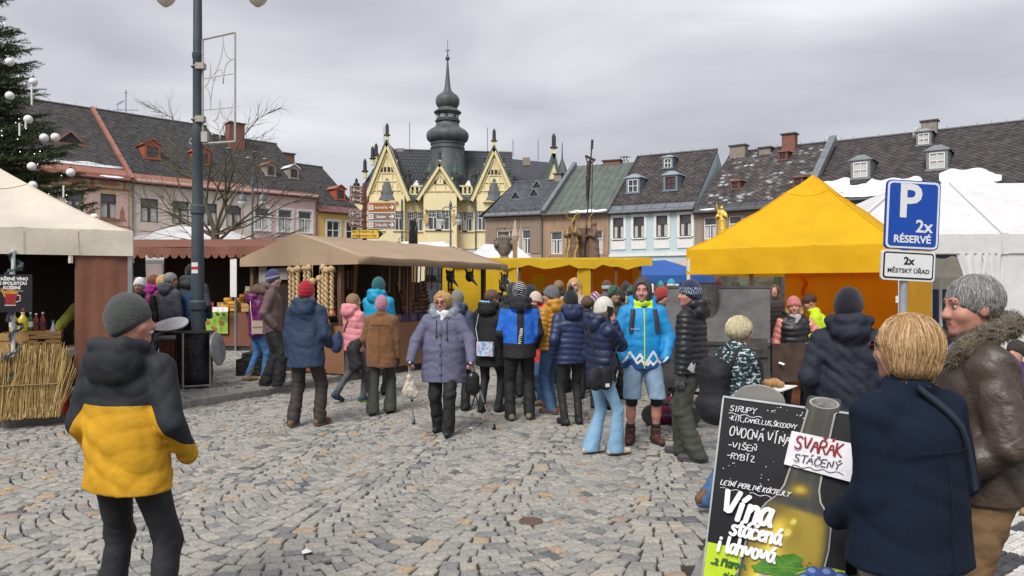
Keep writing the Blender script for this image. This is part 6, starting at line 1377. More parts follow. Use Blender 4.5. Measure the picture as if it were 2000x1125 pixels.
for col,(px,nst,dd)in enumerate(((440,2,18.9),(446,4,19.05),(457,3,18.95),(470,4,19.1),(484,6,19.3),(476,5,19.25))):
 for j in range(nst):
  b=MB();r=.115+.012*math.sin(col*3+j);hh=.085;b.lathe([(r*.86,0),(r,hh*.2),(r,hh*.8),(r*.86,hh)],(0,0,0),14);o=b.build('cheese_round',m_chz if(col+j)%3 else m_chz2,smooth=True,loc=(PX(px,dd)+rs.uniform(-.012,.012),dd,CZ+j*.087));auto_smooth(o,35);tag(o,'cheese round %s of the %s stack from the left on the cheese counter'%(['lowest','second up','third up','fourth up','fifth up','topmost'][j],['first','second','third','fourth','sixth','fifth'][col]),'cheese','cheese rounds on the stall counter')
for px,py,lb in((431,590,'white price card left of the cheese stacks'),(420,600,'low white price card at the left end of the cheese counter'),(440,602,'white price card in front of the low cheese stack'),(484,563,'price card on top of the tallest cheese stack')):
 k=MB();k.box((0,0,.06),(.13,.012,.12));o=k.build('price_card',m_white,loc=(PX(px,18.6 if py>570 else 19.3),18.6 if py>570 else 19.3,CZ if py>570 else CZ+.522));o.rotation_euler.x=R(-12);tag(o,lb,'price card','price cards on the cheese counter')
for px,c,lb in((417,(.42,.07,.05),'red box of goods on the cheese counter'),(430,(.46,.26,.14),'tan cardboard box on the cheese counter')):
 k=MB();k.box((0,0,.11),(.26,.2,.22));k.box((0,0,.225),(.27,.21,.012));tag(k.build('goods_box',mat('box_%d'%px,c,var=.15),loc=(PX(px,18.95),18.95,CZ)),lb,'box')
crate(PX(489,18.75),18.75,CZ,.34,.3,.22,'small wooden crate at the right end of the cheese counter',None)
hp=MB();hp.box((0,0,0),(.16,.02,.95));tag(hp.build('hanging_paper',m_white,loc=(PX(456,18.6),18.6,1.95)),'long white paper strip hanging at the cheese stall post','paper')
# white tent with the red lettered banner behind it
WT=empty('white_tent',(PX(392,25),25,PAVE_Z),R(4),'white peaked tent behind the cheese stall','tent',None);canopy(WT,5.4,4,2.75,3.62,.3,m_wtent,pw=1.0,flat=.25,sag=.02)
bn2=empty('lettered_banner',(PX(474,23.2),23.2,PZ(487,23.2)),R(4),'white banner with red letters above the cheese stall roof','banner');k=MB();k.box((0,0,0),(1.25,.02,.36));k.build('sheet',m_wtent,bn2);text('lettering','KEPL & KAFOVNE',.15,mat('banner_red',(.38,.03,.03),var=0),bn2,(0,-.015,0),bold=.003)
# --- tan roofed leather and bell stall
u2,v2=Vector((.5,.866)),Vector((-.866,.5));ST=empty('leather_stall',(-3.15,13.55,PAVE_Z),math.atan2(u2.y,u2.x),'long market stall with tan canvas roof selling ropes bells and leather','stall')
# local x runs along the front, local y to the back
SLn,SWd,ZE2,ZR2=4.95,2.35,2.15,2.62
k=MB();n=14;rows=[]
for i in range(n+1):
 x=-.15+(SLn+.25)*i/n;sg_=.010*math.sin(i*1.7);rows.append([(x,-.62,ZE2-.14+sg_*.4),(x,-.60,ZE2+sg_),(x,-.1,ZE2+.16-.02*math.sin(i)),(x,.95,ZR2-.03*abs(math.sin(i*PI/3.5))),(x,SWd+.1,ZE2+.02),(x,SWd+.12,ZE2-.14)])
vs=[p for r in rows for p in r];k.add(vs,[[i*6+j,(i+1)*6+j,(i+1)*6+j+1,i*6+j+1]for i in range(n)for j in range(5)]);ro=k.build('roof',m_tan,ST,smooth=True);auto_smooth(ro,40);ro.modifiers.new('thickness','SOLIDIFY').thickness=.01
k=MB();x=-.15;k.poly([(x,-.60,ZE2-.14),(x,SWd+.1,ZE2-.14),(x,SWd+.1,ZE2+.02),(x,.95,ZR2),(x,-.60,ZE2)]);k.build('gable_cloth',m_tan,ST)
for x,y in((.05,.0),(.05,1.2),(.05,SWd-.05),(2.05,0),(SLn-.1,-.05),(SLn-.1,SWd-.1)):k=MB();k.box((x,y,ZE2/2+.05),(.09,.09,ZE2+.1));k.build('post',m_woodd if x else m_woodd,ST)
k=MB();k.bar((0,0,ZE2-.02),(SLn,0,ZE2-.02),.07,.09);k.bar((0,-.45,ZE2-.07),(SLn,-.45,ZE2-.07),.04,.05);k.bar((.35,-.1,2.1),(.6,.2,1.1),.07,.09);k.build('beam',m_woodd,ST)
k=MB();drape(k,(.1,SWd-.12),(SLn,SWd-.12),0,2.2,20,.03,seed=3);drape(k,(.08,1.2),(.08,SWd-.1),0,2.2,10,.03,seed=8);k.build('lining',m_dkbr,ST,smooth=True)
k=MB();k.box((SLn/2+.1,.28,.9),(SLn-.2,.8,.05));k.build('counter_top',m_woodd,ST)
k=MB();drape(k,(-.02,-.14),(SLn,-.14),.03,.9,26,.03,seed=5);drape(k,(-.02,1.15),(-.02,-.14),.03,.9,6,.02,seed=9);k.build('skirt',m_brskirt,ST,smooth=True)
STM=Matrix.Translation(ST.location)@Matrix.Rotation(ST.rotation_euler.z,4,'Z')
m_rope=mat('hemp_rope',(.52,.375,.20),rough=.9,var=.3,scale=25,bump=.3,bscale=90);m_bell=mat('copper_bell',(.34,.15,.08),rough=.45,var=.3,scale=12,metal=.4);m_bellg=mat('iron_bell',(.13,.125,.12),rough=.5,var=.3,scale=12,metal=.4)
def hung_bell(x,y,zt,L,br,m,lb):
 p=STM@Vector((x,y,0));zt-=.02;L=L*.86;t=empty('rope_bell',(p.x,p.y,p.z),ST.rotation_euler.z,lb,'bell','ropes with bells hanging at the stall front')
 k=MB()
 for ph in(0,PI,):
  k.tube([(.022*math.cos(ph+a),.022*math.sin(ph+a),zt-a/34)for a in[i*.5 for i in range(int(L*34/.5)+1)]],.024,6)
 k.ball((0,0,zt-.02),.07,8);k.tube([(0,0,zt),(0,0,ZE2-.03)],.008,4)
 for i in range(14):a=rs.uniform(0,6.3);k.tube([(.03*math.cos(a),.03*math.sin(a),zt),(.075*math.cos(a),.075*math.sin(a),zt-rs.uniform(.02,.09))],.006,3)
 k.ball((0,0,zt-L),.045,8)
 k.build('rope',m_rope,t,smooth=True);b=MB();z0=zt-L-.02;b.lathe([(.02,.0),(br*.45,-.02),(br*.62,-br*.5),(br*.75,-br*1.1),(br,-br*1.45),(br*.9,-br*1.45),(br*.6,-br*.6)],(0,0,z0),12);b.build('bell',m,t,smooth=True)
 c=MB();c.ball((0,0,z0-br*1.4),br*.22,6);c.build('clapper',m_iron,t)
spec=[(.18,1.98,.92,.085,m_bell),(.40,1.95,.98,.08,m_bell),(.62,1.98,.80,.07,m_bell),(.84,2.0,.78,.07,m_bell),(1.06,2.0,1.05,.085,m_bell),(1.26,1.75,.92,.09,m_bell),(1.46,1.8,.8,.10,m_bellg),(1.68,2.0,.92,.11,m_bellg),(1.86,1.95,1.0,.10,m_bell),(1.98,1.98,.85,.09,m_bell)]
on=['first','second','third','fourth','fifth','sixth','seventh','eighth','ninth','tenth']
for i,(x,zt,L,br,m)in enumerate(spec):hung_bell(-.10-.03*(i%3),1.12-.58*(x-.18),zt,L,br,m,'%s hanging hemp rope with a %s bell, counted from the stall corner'%(on[i],'dark iron' if m is m_bellg else 'copper'))
# display boards with rows of knives, belts and leather goods
m_lea=[mat('leather_%d'%i,c,rough=.55,var=.25)for i,c in enumerate(((.05,.03,.02),(.14,.065,.03),(.24,.11,.055),(.02,.02,.022),(.22,.16,.10),(.09,.08,.12),(.28,.18,.11)))]
def board(x0,x1,y,z0,z1,tilt,rows,cols,lb,size,rz=0):
 p=STM@Vector(((x0+x1)/2,y,0));t=empty('display_board',(p.x,p.y,p.z),ST.rotation_euler.z+rz,lb,'display board','display boards in the leather stall');w=x1-x0;k=MB();yy=lambda z:(z-z0)*tilt
 k.prism([(-w/2,0,z0),(w/2,0,z0),(w/2,yy(z1),z1),(-w/2,yy(z1),z1)],(0,.03,0));k.build('panel',m_woodd if size[1]<.1 else m_dkbr,t)
 for r in range(rows):
  z=z0+(z1-z0)*(r+.5)/rows;k=MB();k.box((0,yy(z)-.02,z-size[1]*.5),(w,.03,.02));k.build('ledge',m_woodd,t)
  for c in range(cols):
   k=MB();x=-w/2+w*(c+.5)/cols;k.box((x+rs.uniform(-.006,.006),yy(z)-.025,z),(size[0],.03,size[1]*rs.uniform(.85,1.1)));k.box((x,yy(z)-.028,z+size[1]*.3),(size[0]*1.12,.03,size[1]*.16));o=k.build('leather_item',rs.choice(m_lea),t)
board(.35,1.15,.62,.98,2.02,.16,2,9,'dark rack with long leather sheaths at the left of the stall counter',(.05,.38))
board(1.45,2.2,.55,.95,1.55,.25,6,6,'low rack with short rows of small leather goods in the middle',(.11,.055))
board(2.5,3.55,.50,.95,1.72,.28,9,8,'large slanted rack full of brown knife handles by the right post',(.12,.045))
for i in range(14):
 x=.95+i*.14+rs.uniform(-.03,.03);L=rs.uniform(.5,1.05);p=STM@Vector((x,-.2-.12*(i%3),0));k=MB();k.prism([(-.02,0,ZE2-.05),(.02,0,ZE2-.05),(.022,.02,ZE2-.05-L),(-.018,.02,ZE2-.05-L)],(0,.008,0));k.box((0,0,ZE2-.07),(.055,.02,.05));o=k.build('leather_belt',m_lea[i%4],loc=p);o.rotation_euler.z=ST.rotation_euler.z+rs.uniform(-.4,.4);tag(o,'%s dark leather strap from the left in the belt row under the stall roof'%(on+['eleventh','twelfth','thirteenth','fourteenth'])[i],'belt','leather belts hanging under the stall roof')
def wp(x,y):return STM@Vector((x,y,0))
p=wp(2.75,-.05);bg=empty('leather_hat',(p.x,p.y,PAVE_Z+1.71),ST.rotation_euler.z,'wide grey brimmed hat lying on top of the knife rack','hat');k=MB();k.lathe([(.26,0),(.27,.02),(.14,.04),(.13,.12),(.10,.15),(.02,.155)],(0,0,0),16,sq=(1,.8));k.build('felt',mat('grey_felt',(.10,.115,.10),var=.2),bg,smooth=True);k=MB();k.lathe([(.145,0),(.145,.03)],(0,0,.045),14,sq=(1,.8));k.build('hat_band',m_lea[0],bg)
# masks, gloves and wooden swords hung at the far right end
for x,y,zt,kind,lb in((2.9,-.45,2.0,'mask','black leather bird mask hanging under the roof, left one'),(3.6,-.48,2.02,'mask','black leather bird mask hanging under the roof near the post'),(5.0,-.55,1.98,'mask','black pointed mask with pale edge hanging at the right roof corner'),(4.8,-.62,1.8,'mask','small dark mask hanging below the right roof corner'),(4.85,-.5,1.55,'mask','lowest dark mask on the right end post')):
 p=wp(x,y);t=empty('leather_mask',(p.x,p.y,PAVE_Z),ST.rotation_euler.z-.6,lb,'mask','leather masks hanging at the stall end');s_=Sdf(.014);s_.ell((0,0,zt-.18),(.10,.05,.12),k=.03);s_.cap((0,-.04,zt-.2),(.12,-.16,zt-.38),.05,.012,k=.03);s_.cap((-.06,0,zt-.1),(-.09,.02,zt-.02),.03,.015,k=.02);s_.cap((.06,0,zt-.1),(.09,.02,zt-.0),.03,.015,k=.02);v,f=s_.mesh();np_obj('face',v,f,m_lea[3],t);k=MB();k.tube([(0,0,zt-.08),(0,0,ZE2-.04)],.004,4);k.build('string',m_rope,t)
 if 'pale' in lb:k=MB();k.tube([(.04,-.06,zt-.16),(.11,-.11,zt-.26),(.14,-.15,zt-.33)],.014,5);k.build('pale_edge',mat('pale_leather',(.45,.45,.45)),t)
for i,x in enumerate((4.0,4.4,4.7)):
 p=wp(x,.35+.2*i);t=empty('wooden_sword',(p.x,p.y,PAVE_Z),ST.rotation_euler.z,'%s wooden toy sword hanging at the stall end by the yellow tarpaulin'%['left','middle','right'][i],'toy sword','wooden swords at the stall end');k=MB();k.prism([(-.03,0,2.0),(.03,0,2.0),(.03,0,1.2),(0,0,1.08),(-.03,0,1.2)],(0,.02,0));k.build('blade',m_woodd,t);k=MB();k.box((0,.01,1.95 if i==0 else 1.55),(.2,.03,.05));k.build('crossguard',m_woodd,t)
# notices at the gable end
for x,z,w_,h_,lb in((.5,1.86,.42,.22,'white notice sheet in the gable end of the leather stall'),(1.15,1.86,.22,.34,'tall paper notice beside the sheet in the stall gable end')):
 p=STM@Vector((.0,1.15+x*.72,0));k=MB();k.box((0,0,0),(w_,.006,h_));o=k.build('paper_notice',mat('grey_paper',(.30,.27,.24),var=.2),loc=(p.x,p.y,PAVE_Z+z));o.rotation_euler.z=ST.rotation_euler.z-PI/2+PI;tag(o,lb,'notice')
# boxes of wares on the counter, bag under the stall
for i,(x,c)in enumerate(((.5,(.35,.17,.09)),(.8,(.30,.14,.07)),(1.15,(.38,.2,.1)),(1.5,(.26,.12,.06)),(1.75,(.05,.05,.10)),(2.05,(.10,.08,.13)),(2.35,(.06,.05,.09)))):
 p=wp(x,.0);k=MB();k.box((0,0,.06),(.28,.24,.12));k.box((0,0,.125),(.24,.2,.03));o=k.build('goods_box',mat('ware_%d'%i,c,var=.3,scale=20),loc=(p.x,p.y,PAVE_Z+.925));o.rotation_euler.z=ST.rotation_euler.z+rs.uniform(-.2,.2);tag(o,'%s small box of wares from the left on the leather stall counter'%on[i],'box','boxes of wares on the leather stall counter')
k=MB();k.box((0,0,.15),(.5,.34,.3));k.lathe([(.22,0),(.2,.1),(.03,.14)],(0,0,.3),8,sq=(1,.7));o=k.build('black_sack',mat('black_sack',(.014,.014,.017),rough=.5,wrinkle=.8),loc=(PX(494,13.6),13.6,PAVE_Z));tag(o,'black sack on the pavement at the left foot of the leather stall','sack')
# --- mustard yellow double stall in the middle
YD=20.6;YS=empty('yellow_stall',(PX(1066,YD),YD,0),R(-4),'low mustard yellow tarpaulin stall with two orange lined bays','stall');yl=lambda px:PX(px,YD)-YS.location.x;zt=PZ(507,YD)
k=MB();n=26;vs=[]
for i in range(n+1):
 x=yl(868)+(yl(1264)-yl(868))*i/n;e=.05*math.sin(i*1.3)+.03*math.sin(i*2.9);vs+=[(x,-.95+.04*math.sin(i*2.1),zt-.24+e),(x,-.93,zt-.02+.5*e),(x,.2,zt+.06),(x,1.8,zt-.08)]
k.add(vs,[[i*4+j,(i+1)*4+j,(i+1)*4+j+1,i*4+j+1]for i in range(n)for j in range(3)]);o=k.build('roof',m_yel2,YS,smooth=True);auto_smooth(o,50)
k=MB();drape(k,(yl(870),-.9),(yl(1014),-.9),.05,zt-.1,18,.07,seed=2);k.build('tarpaulin',m_yel2,YS,smooth=True);k=MB();drape(k,(yl(1126),-.88),(yl(1151),-.88),.05,zt-.15,6,.02,seed=7);k.build('tarpaulin',m_yel2,YS,smooth=True)
k=MB();drape(k,(yl(1010),.9),(yl(1245),.9),.05,zt-.05,14,.05,seed=3);k.build('lining',m_or2,YS,smooth=True);k=MB();drape(k,(yl(1244),-.85),(yl(1238),1.2),.05,zt-.1,6,.03,seed=4);k.build('lining',m_or2,YS,smooth=True);k=MB();drape(k,(yl(1036),.86),(yl(1062),.86),.05,zt-.38,6,.02,seed=7);k.build('tarpaulin',m_yel2,YS,smooth=True)
for px in(1018,1126,1152,1198,1243):k=MB();k.box((yl(px),-.8,zt/2),(.07,.07,zt-.1));k.build('post',m_woodd,YS)
k=MB();k.box((yl(1100),-.3,.95),(3.0,.7,.05));k.build('counter_top',m_woodd,YS)
# --- big yellow tent and its contents
YTA=R(-36);YT=empty('yellow_tent',(4.82,11.93,0),YTA,'large bright yellow canvas tent with orange back wall over the grill','tent',None);W_=3.0
canopy(YT,W_,3.0,2.29,3.50,.38,m_yel_t,sag=.09,pw=1.14,legs=[0,1,2])
k=MB();k.box((-1.47,1.47,1.1),(.055,.055,2.2));k.box((-1.47,1.47,.95),(.07,.07,.09));k.build('leg',mat('tent_leg_brown',(.30,.2,.15)),YT)
k=MB();k.box((1.465,-1.465,1.55),(.085,.085,.09));k.build('leg_collar',m_leg,YT)
k=MB();drape(k,(1.50,-1.4),(1.50,1.5),.03,2.0,12,.025,seed=3);k.build('side_wall',m_yel_t,YT,smooth=True)
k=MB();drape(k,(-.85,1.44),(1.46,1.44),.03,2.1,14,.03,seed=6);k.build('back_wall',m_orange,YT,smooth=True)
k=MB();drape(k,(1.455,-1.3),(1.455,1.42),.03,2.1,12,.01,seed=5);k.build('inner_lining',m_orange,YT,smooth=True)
k=MB();k.tube([(-.55,1.36,1.95),(-.45,1.34,1.8),(-.52,1.36,1.62),(-.38,1.33,1.45)],.035,6);k.build('tie_strap',m_orange,YT)
k=MB();k.prism([(-1.4,-1.3,.006),(1.4,-1.3,.006),(1.4,1.4,.006),(-1.4,1.4,.006)],(0,0,.012));k.build('floor_sheet',mat('floor_sheet',(.115,.042,.02),rough=.8,var=.3),YT)
for z in(2.02,1.72):k=MB();k.box((1.535,1.32,z),(.01,.06,.05));k.build('patch',m_brcloth,YT)
# roasting grill
m_steelk=mat('blackened_steel',(.078,.073,.072),rough=.42,var=.35,scale=5,bump=.12,bscale=30,metal=.25,spec=.6);m_steelr=mat('burnt_brown_steel',(.085,.055,.042),rough=.5,var=.4,scale=6,metal=.4)
GR=empty('roasting_grill',(PX(1400,9.45),9.45,0),R(-19),'large blackened steel roasting grill with sloping lid and flue','grill');hw=.64
k=MB();A_=[(-hw,-.42,1.02),(hw,-.42,1.02),(hw,.22,1.71),(-hw,.22,1.71)]
k.add([*A_,(hw,.50,1.71),(-hw,.50,1.71),(hw,.50,1.02),(-hw,.50,1.02)],[[0,1,2,3],[3,2,4,5],[1,6,4,2],[0,3,5,7],[5,4,6,7]]);k.bar((-hw,-.43,1.03),(hw,-.43,1.03),.03,.04);k.bar((-hw,.21,1.715),(hw,.21,1.715),.03,.03);k.build('lid',m_steelk,GR)
k=MB();k.add([(hw+.003,-.42,1.02),(hw+.003,.50,1.02),(hw+.003,.50,1.71),(hw+.003,.22,1.71)],[[0,1,2,3]]);k.build('end_plate',m_steelr,GR)
k=MB();k.box((0,.04,.74),(2*hw,.92,.54));k.build('fire_box',m_steelk,GR)
k=MB();c0=(-.1,-.06,1.35);k.lathe([(.125,0),(.125,.42),(.135,.42),(.135,.44),(.1,.44)],(-.1,-.02,1.34),16);k.build('flue',m_steelk,GR)
k=MB();k.box((.40,-.445,.99),(.42,.02,.22));o=k.build('front_flap',m_steelk,GR);k=MB();k.tube([(.25,-.46,1.0),(.25,-.5,.98),(.55,-.5,.98),(.55,-.46,1.0)],.01,6);k.build('handle',m_steelk,o)
k=MB();k.box((hw+.22,-.2,.80),(.44,.03,.46),rz=.35);o=k.build('side_door',m_steelr,GR);k=MB();k.tube([(hw+.1,-.28,.8),(hw+.16,-.3,.78)],.02,6);k.build('latch',m_steel,o);k=MB();k.bar((hw+.42,-.12,1.04),(hw+.5,-.1,.5),.05,.05);k.build('door_bar',m_steel,GR)
for x in(-hw+.05,hw-.05):
 for y in(-.38,.45):k=MB();k.bar((x,y,.0 if x>0 else.1),(x,y,.5),.05,.05);k.build('leg',m_steelk,GR)
k=MB();k.bar((-hw-.1,-.5,.3),(hw,-.5,.3),.04);k.bar((-hw-.1,-.5,.14),(hw-.2,-.5,.14),.03);k.bar((-hw-.1,.4,.3),(hw,.4,.3),.04);k.bar((-hw-.1,-.5,.3),(-hw-.1,.4,.3),.04);k.build('undercarriage',m_steelk,GR)
for x in(-hw-.1,-hw+.35):k=MB();k.lathe([(.12,-.03),(.13,-.02),(.13,.02),(.12,.03)],(0,0,0),14);o=k.build('wheel',mat('rubber',(.03,.03,.03)),GR);o.rotation_euler=(R(90),0,R(20));o.location=(x,-.52,.132)
gb=empty('gas_bottle',(PX(1330,8.85),8.85,0),0,'blue and yellow gas canister under the grill','gas bottle');k=MB();k.lathe([(.08,0),(.085,.03),(.085,.36),(.05,.44),(.03,.46)],(0,0,.0),12);k.build('cylinder',mat('gas_blue',(.04,.10,.24),rough=.5,var=.2),gb);k=MB();k.lathe([(.088,0),(.088,.1)],(0,0,.12),12);k.build('band',mat('gas_yellow',(.6,.38,.02)),gb)
cb=MB();q=[Vector((PX(px,2473.5/(py-562.5)),2473.5/(py-562.5),.012))for px,py in((1290,858),(1320,862),(1352,858),(1330,846),(1296,850),(1285,866),(1318,874),(1360,862),(1370,846))];cb.tube(q,.011,6);tag(cb.build('cable',mat('cable_tan',(.38,.30,.22),var=.1)),'pale cable lying coiled on the cobbles under the grill','cable')
# magenta bag under the grill, crates in the tent
k=MB();k.ball((0,0,.18),.2,10,sq=(1.2,.8,.9));k.tube([(-.1,0,.3),(-.06,0,.42),(.06,0,.42),(.1,0,.3)],.012,5);o=k.build('magenta_bag',mat('magenta_cloth',(.17,.015,.06),wrinkle=.8),smooth=True,loc=(PX(1303,9.3),9.3,.0));tag(o,'dark magenta bag on the ground under the grill','bag')
bx=empty('serving_shelf',(PX(1572,12.2),12.2,.018),YTA,'small orange draped shelf table at the back of the yellow tent','table');k=MB();k.box((0,0,.74),(.62,.4,.04));k.build('top',m_woodd,bx);k=MB();drape(k,(-.3,-.2),(.3,-.2),.35,.74,6,.02);k.build('skirt',m_orange,bx)
for x in(-.28,.28):k=MB();k.box((x,.1,.36),(.04,.04,.72));k.build('leg',m_woodd,bx)
crate(PX(1572,12.2),12.2,.779,.5,.3,.13,'pale wooden fruit crate on the shelf inside the yellow tent',None,mat('pale_crate',(.58,.36,.16),var=.2))
k=MB();k.box((0,0,.12),(.3,.25,.24));k.tube([(-.1,0,.24),(-.08,0,.34),(.08,0,.34),(.1,0,.24)],.012,5);tag(k.build('tool_case',m_blk,loc=(PX(1596,12.0),12.0,.02)),'black case on the floor inside the yellow tent','case')
k=MB();k.lathe([(.04,0),(.045,.02),(.045,.18),(.02,.24),(.018,.3)],(0,0,0),10);tag(k.build('bottle',mat('bottle_dark',(.03,.03,.03),rough=.2),loc=(PX(1577,11.7),11.7,.02)),'small dark bottle on the tent floor beside the black case','bottle')
# dark green van standing behind the tent
VN=empty('parked_van',(PX(1505,15.6)+.95,15.6+1.6,0),R(0),'dark green van parked behind the yellow tent','van');m_van=mat('van_green',(.035,.06,.045),rough=.3,var=.1,coat=.5)
k=MB();k.prism([(-.95,-1.6,.4),(-.95,-1.6,1.25),(-.82,-1.5,2.05),(.82,-1.5,2.05),(.95,-1.6,1.25),(.95,-1.6,.4)],(0,4.2,0));k.build('body',m_van,VN);k=MB();k.prism([(-.8,-1.57,1.32),(-.70,-1.52,1.95),(.70,-1.52,1.95),(.8,-1.57,1.32)],(0,-.04,0));k.build('rear_window',m_pane,VN)
for x in(-.8,.8):
 for y in(-.9,1.9):k=MB();k.lathe([(.3,-.1),(.33,-.07),(.33,.07),(.3,.1)],(0,0,0),16);o=k.build('wheel',mat('rubber',(.03,.03,.03)),VN);o.rotation_euler=(0,R(90),0);o.location=(x,y,.33)
 k=MB();k.box((x*1.02,-1.62,1.1),(.14,.04,.3));k.build('tail_light',mat('tail_red',(.3,.02,.02),rough=.3),VN)
k=MB();k.box((0,-1.66,.5),(1.9,.12,.16));k.build('bumper',m_iron,VN)
# --- white marquee, right
MQ=empty('white_marquee',(7.3,16.5,0),R(-3),'large white event marquee at the right edge','marquee');ML,MDp,ze,zr_=7.0,7.4,2.86,4.50;IN=3.0
n=10
for i,(a0,a1,b0,b1)in enumerate(((0,3.47,IN,4.25),(3.50,ML,4.28,ML))):
 k=MB();vs=[]
 for a in range(n+1):
  for b in range(7):t=b/6;xa,xb=a0+(a1-a0)*a/n,b0+(b1-b0)*a/n;vs.append((xa+(xb-xa)*t,MDp/2*t,ze+(zr_-ze)*t-.06*math.sin(PI*t)*math.sin(PI*a/n)))
 k.add(vs,[[a*7+b,(a+1)*7+b,(a+1)*7+b+1,a*7+b+1]for a in range(n)for b in range(6)]);k.build('roof_panel',m_wtent,MQ,smooth=True)
k=MB();k.poly([(IN,MDp/2,zr_),(0,MDp,ze),(ML,MDp,ze),(ML,MDp/2,zr_)][::-1]);k.build('roof_panel',m_wtent,MQ);k=MB();k.poly([(0,0,ze),(IN,MDp/2,zr_),(0,MDp,ze)]);k.build('roof_panel',m_wtent,MQ)
m_wgrey=mat('marquee_valance',(.62,.62,.62),rough=.6,var=.08)
for x0,x1 in((.05,3.42),(3.55,ML)):k=MB();drape(k,(x0,-.02),(x1,-.02),ze-.40,ze+.02,8,.01,seed=int(x0));k.build('valance',m_wgrey,MQ,smooth=True)
k=MB();k.bar((3.485,-.01,ze+.03),(4.265,MDp/2,zr_+.03),.09,.04);k.bar((0,0,ze+.03),(IN,MDp/2,zr_+.03),.08,.04);k.bar((3.485,-.03,ze-.42),(3.485,-.03,ze+.05),.13,.03);k.build('roof_beam',m_wgrey,MQ)
for x in(0,3.5,6.9):k=MB();k.box((x,.03,ze/2),(.11,.08,ze));k.build('post',m_wgrey,MQ)
k=MB();drape(k,(3.56,.02),(ML,.02),.02,ze-.38,14,.015,seed=1);k.build('side_wall',m_wtent,MQ,smooth=True)
for x0,x1,xb in((2.45,3.1,3.1),(3.0,3.48,3.4)):
 k=MB();vs=[]
 for j in range(8):
  t=j/7;z=(ze-.4)*(1-t)+.03*t;c=(x0+x1)/2*(1-t)+xb*t;hwd=(x1-x0)/2*(1-.55*math.sin(PI*t))
  for i in range(13):u_=i/12;vs.append((c+(2*u_-1)*hwd,-.02+.06*math.sin(u_*22+t),z))
 k.add(vs,[[j*13+i,(j+1)*13+i,(j+1)*13+i+1,j*13+i+1]for j in range(7)for i in range(12)]);k.build('drawn_curtain',m_wtent,MQ,smooth=True)
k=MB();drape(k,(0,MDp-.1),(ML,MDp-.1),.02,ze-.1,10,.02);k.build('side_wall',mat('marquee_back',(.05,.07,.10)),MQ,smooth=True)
def small_tent(name,label,px,d,w,dp,ze,zp,m,rz=0,**kw):t=empty(name,(PX(px,d),d,0),R(rz),label,'tent',None);canopy(t,w,dp,ze,zp,kw.pop('val',.28),m,**kw);return t
small_tent('white_tent','bright white tent roof behind the leather stall end and stone urn',972,31,3.4,3,2.55,3.5,m_wtent,6,flat=.35,pw=1.0)
small_tent('white_tent','long flat white tent roof under the town hall windows',830,44,4.6,3.5,3.9,4.4,m_wtent,0,flat=.5,pw=1.0)
small_tent('blue_tent','small blue tent peak showing behind the mustard stall',1231,34,3.1,3,2.5,3.05,m_blt,0,flat=.45,pw=1.0)
small_tent('blue_tent','wide blue canopy to the right of the mustard stall',1280,28,3.4,3,2.15,2.75,m_blt,8,flat=.15,pw=1.0)
small_tent('beige_tent','dusty pink beige tent roof behind the blue canopy',1312,34,3.2,3,2.5,2.95,m_beit,0,flat=.4)
small_tent('beige_tent','beige tent seen under the white marquee valance',1868,19,2.2,2.4,1.95,2.5,m_ctent,0,flat=.3)
wl=empty('white_stall',(PX(1462,31),31,0),0,'white walled stall with string lights seen across the grill','stall');k=MB();drape(k,(-1.7,-.58),(1.9,-.58),0,2.35,16,.05);k.build('wall',m_wtent,wl,smooth=True);k=MB();drape(k,(-1.7,-.6),(1.9,-.6),2.3,2.6,16,.03);k.build('valance',m_wtent,wl);k=MB();k.quad((-1.7,-.6,2.6),(1.9,-.6,2.6),(1.9,1.6,3.0),(-1.7,1.6,3.0));k.build('roof',m_wtent,wl)
k=MB();
for j in range(3):k.tube([(-1.6+j*1.15+1.15*t/8,-.72,2.25-.28*math.sin(PI*t/8))for t in range(9)],.012,4)
o=k.build('light_cord',m_iron,wl);k=MB()
for j in range(3):
 for t in range(1,8):k.ball((-1.6+j*1.15+1.15*t/8,-.73,2.22-.28*math.sin(PI*t/8)),.028,5)
tag(k.build('light_bulbs',mat('warm_bulb',(1,.75,.35),emit=1.5,var=0),wl),kind='stuff')
dk=empty('dark_stall',(PX(1366,30),30,0),0,'dark fronted stall with goods between the blue canopy and white stall','stall');k=MB();k.box((0,.5,1.15),(1.15,1.2,2.3));k.build('cabin',m_dkbr,dk);k=MB();k.quad((-.8,-.4,2.3),(.8,-.4,2.3),(.8,1.2,2.6),(-.8,1.2,2.6));k.build('roof',m_wtent,dk);k=MB()
for i in range(40):k.box((rs.uniform(-.5,.5),-.12,rs.uniform(1.3,2.1)),(.07,.05,.06),m=i%3)
tag(k.build('wares',[mat('ware_r',(.3,.1,.06)),mat('ware_w',(.45,.42,.38)),mat('ware_g',(.2,.2,.22))],dk),kind='stuff')
# small decorated tree on the far stall
xt=empty('decorated_tree',(PX(1422,29),29,0),0,'small decorated Christmas tree with coloured balls beyond the grill','tree');k=MB();k.tube([(0,0,0),(0,0,2.5)],.05,6);k.build('trunk',m_bark,xt);sprs=[]
spray(xt,(0,0,1.6),[((math.cos(a)*.8,math.sin(a)*.8,z),.45)for a in[i*.7 for i in range(9)]for z in(.1,.7)]+[((0,0,1),.95)],0)
for i in range(16):k=MB();k.ball((0,0,0),.05,8);a=rs.uniform(0,6.3);z=rs.uniform(1.6,2.5);r=.42*(2.7-z);o=k.build('bauble',mat('xb%d'%(i%3),[(.5,.03,.05),(.55,.35,.05),(.12,.05,.3)][i%3],rough=.3,var=0),xt,smooth=True);o.location=(r*math.cos(a),r*math.sin(a),z)
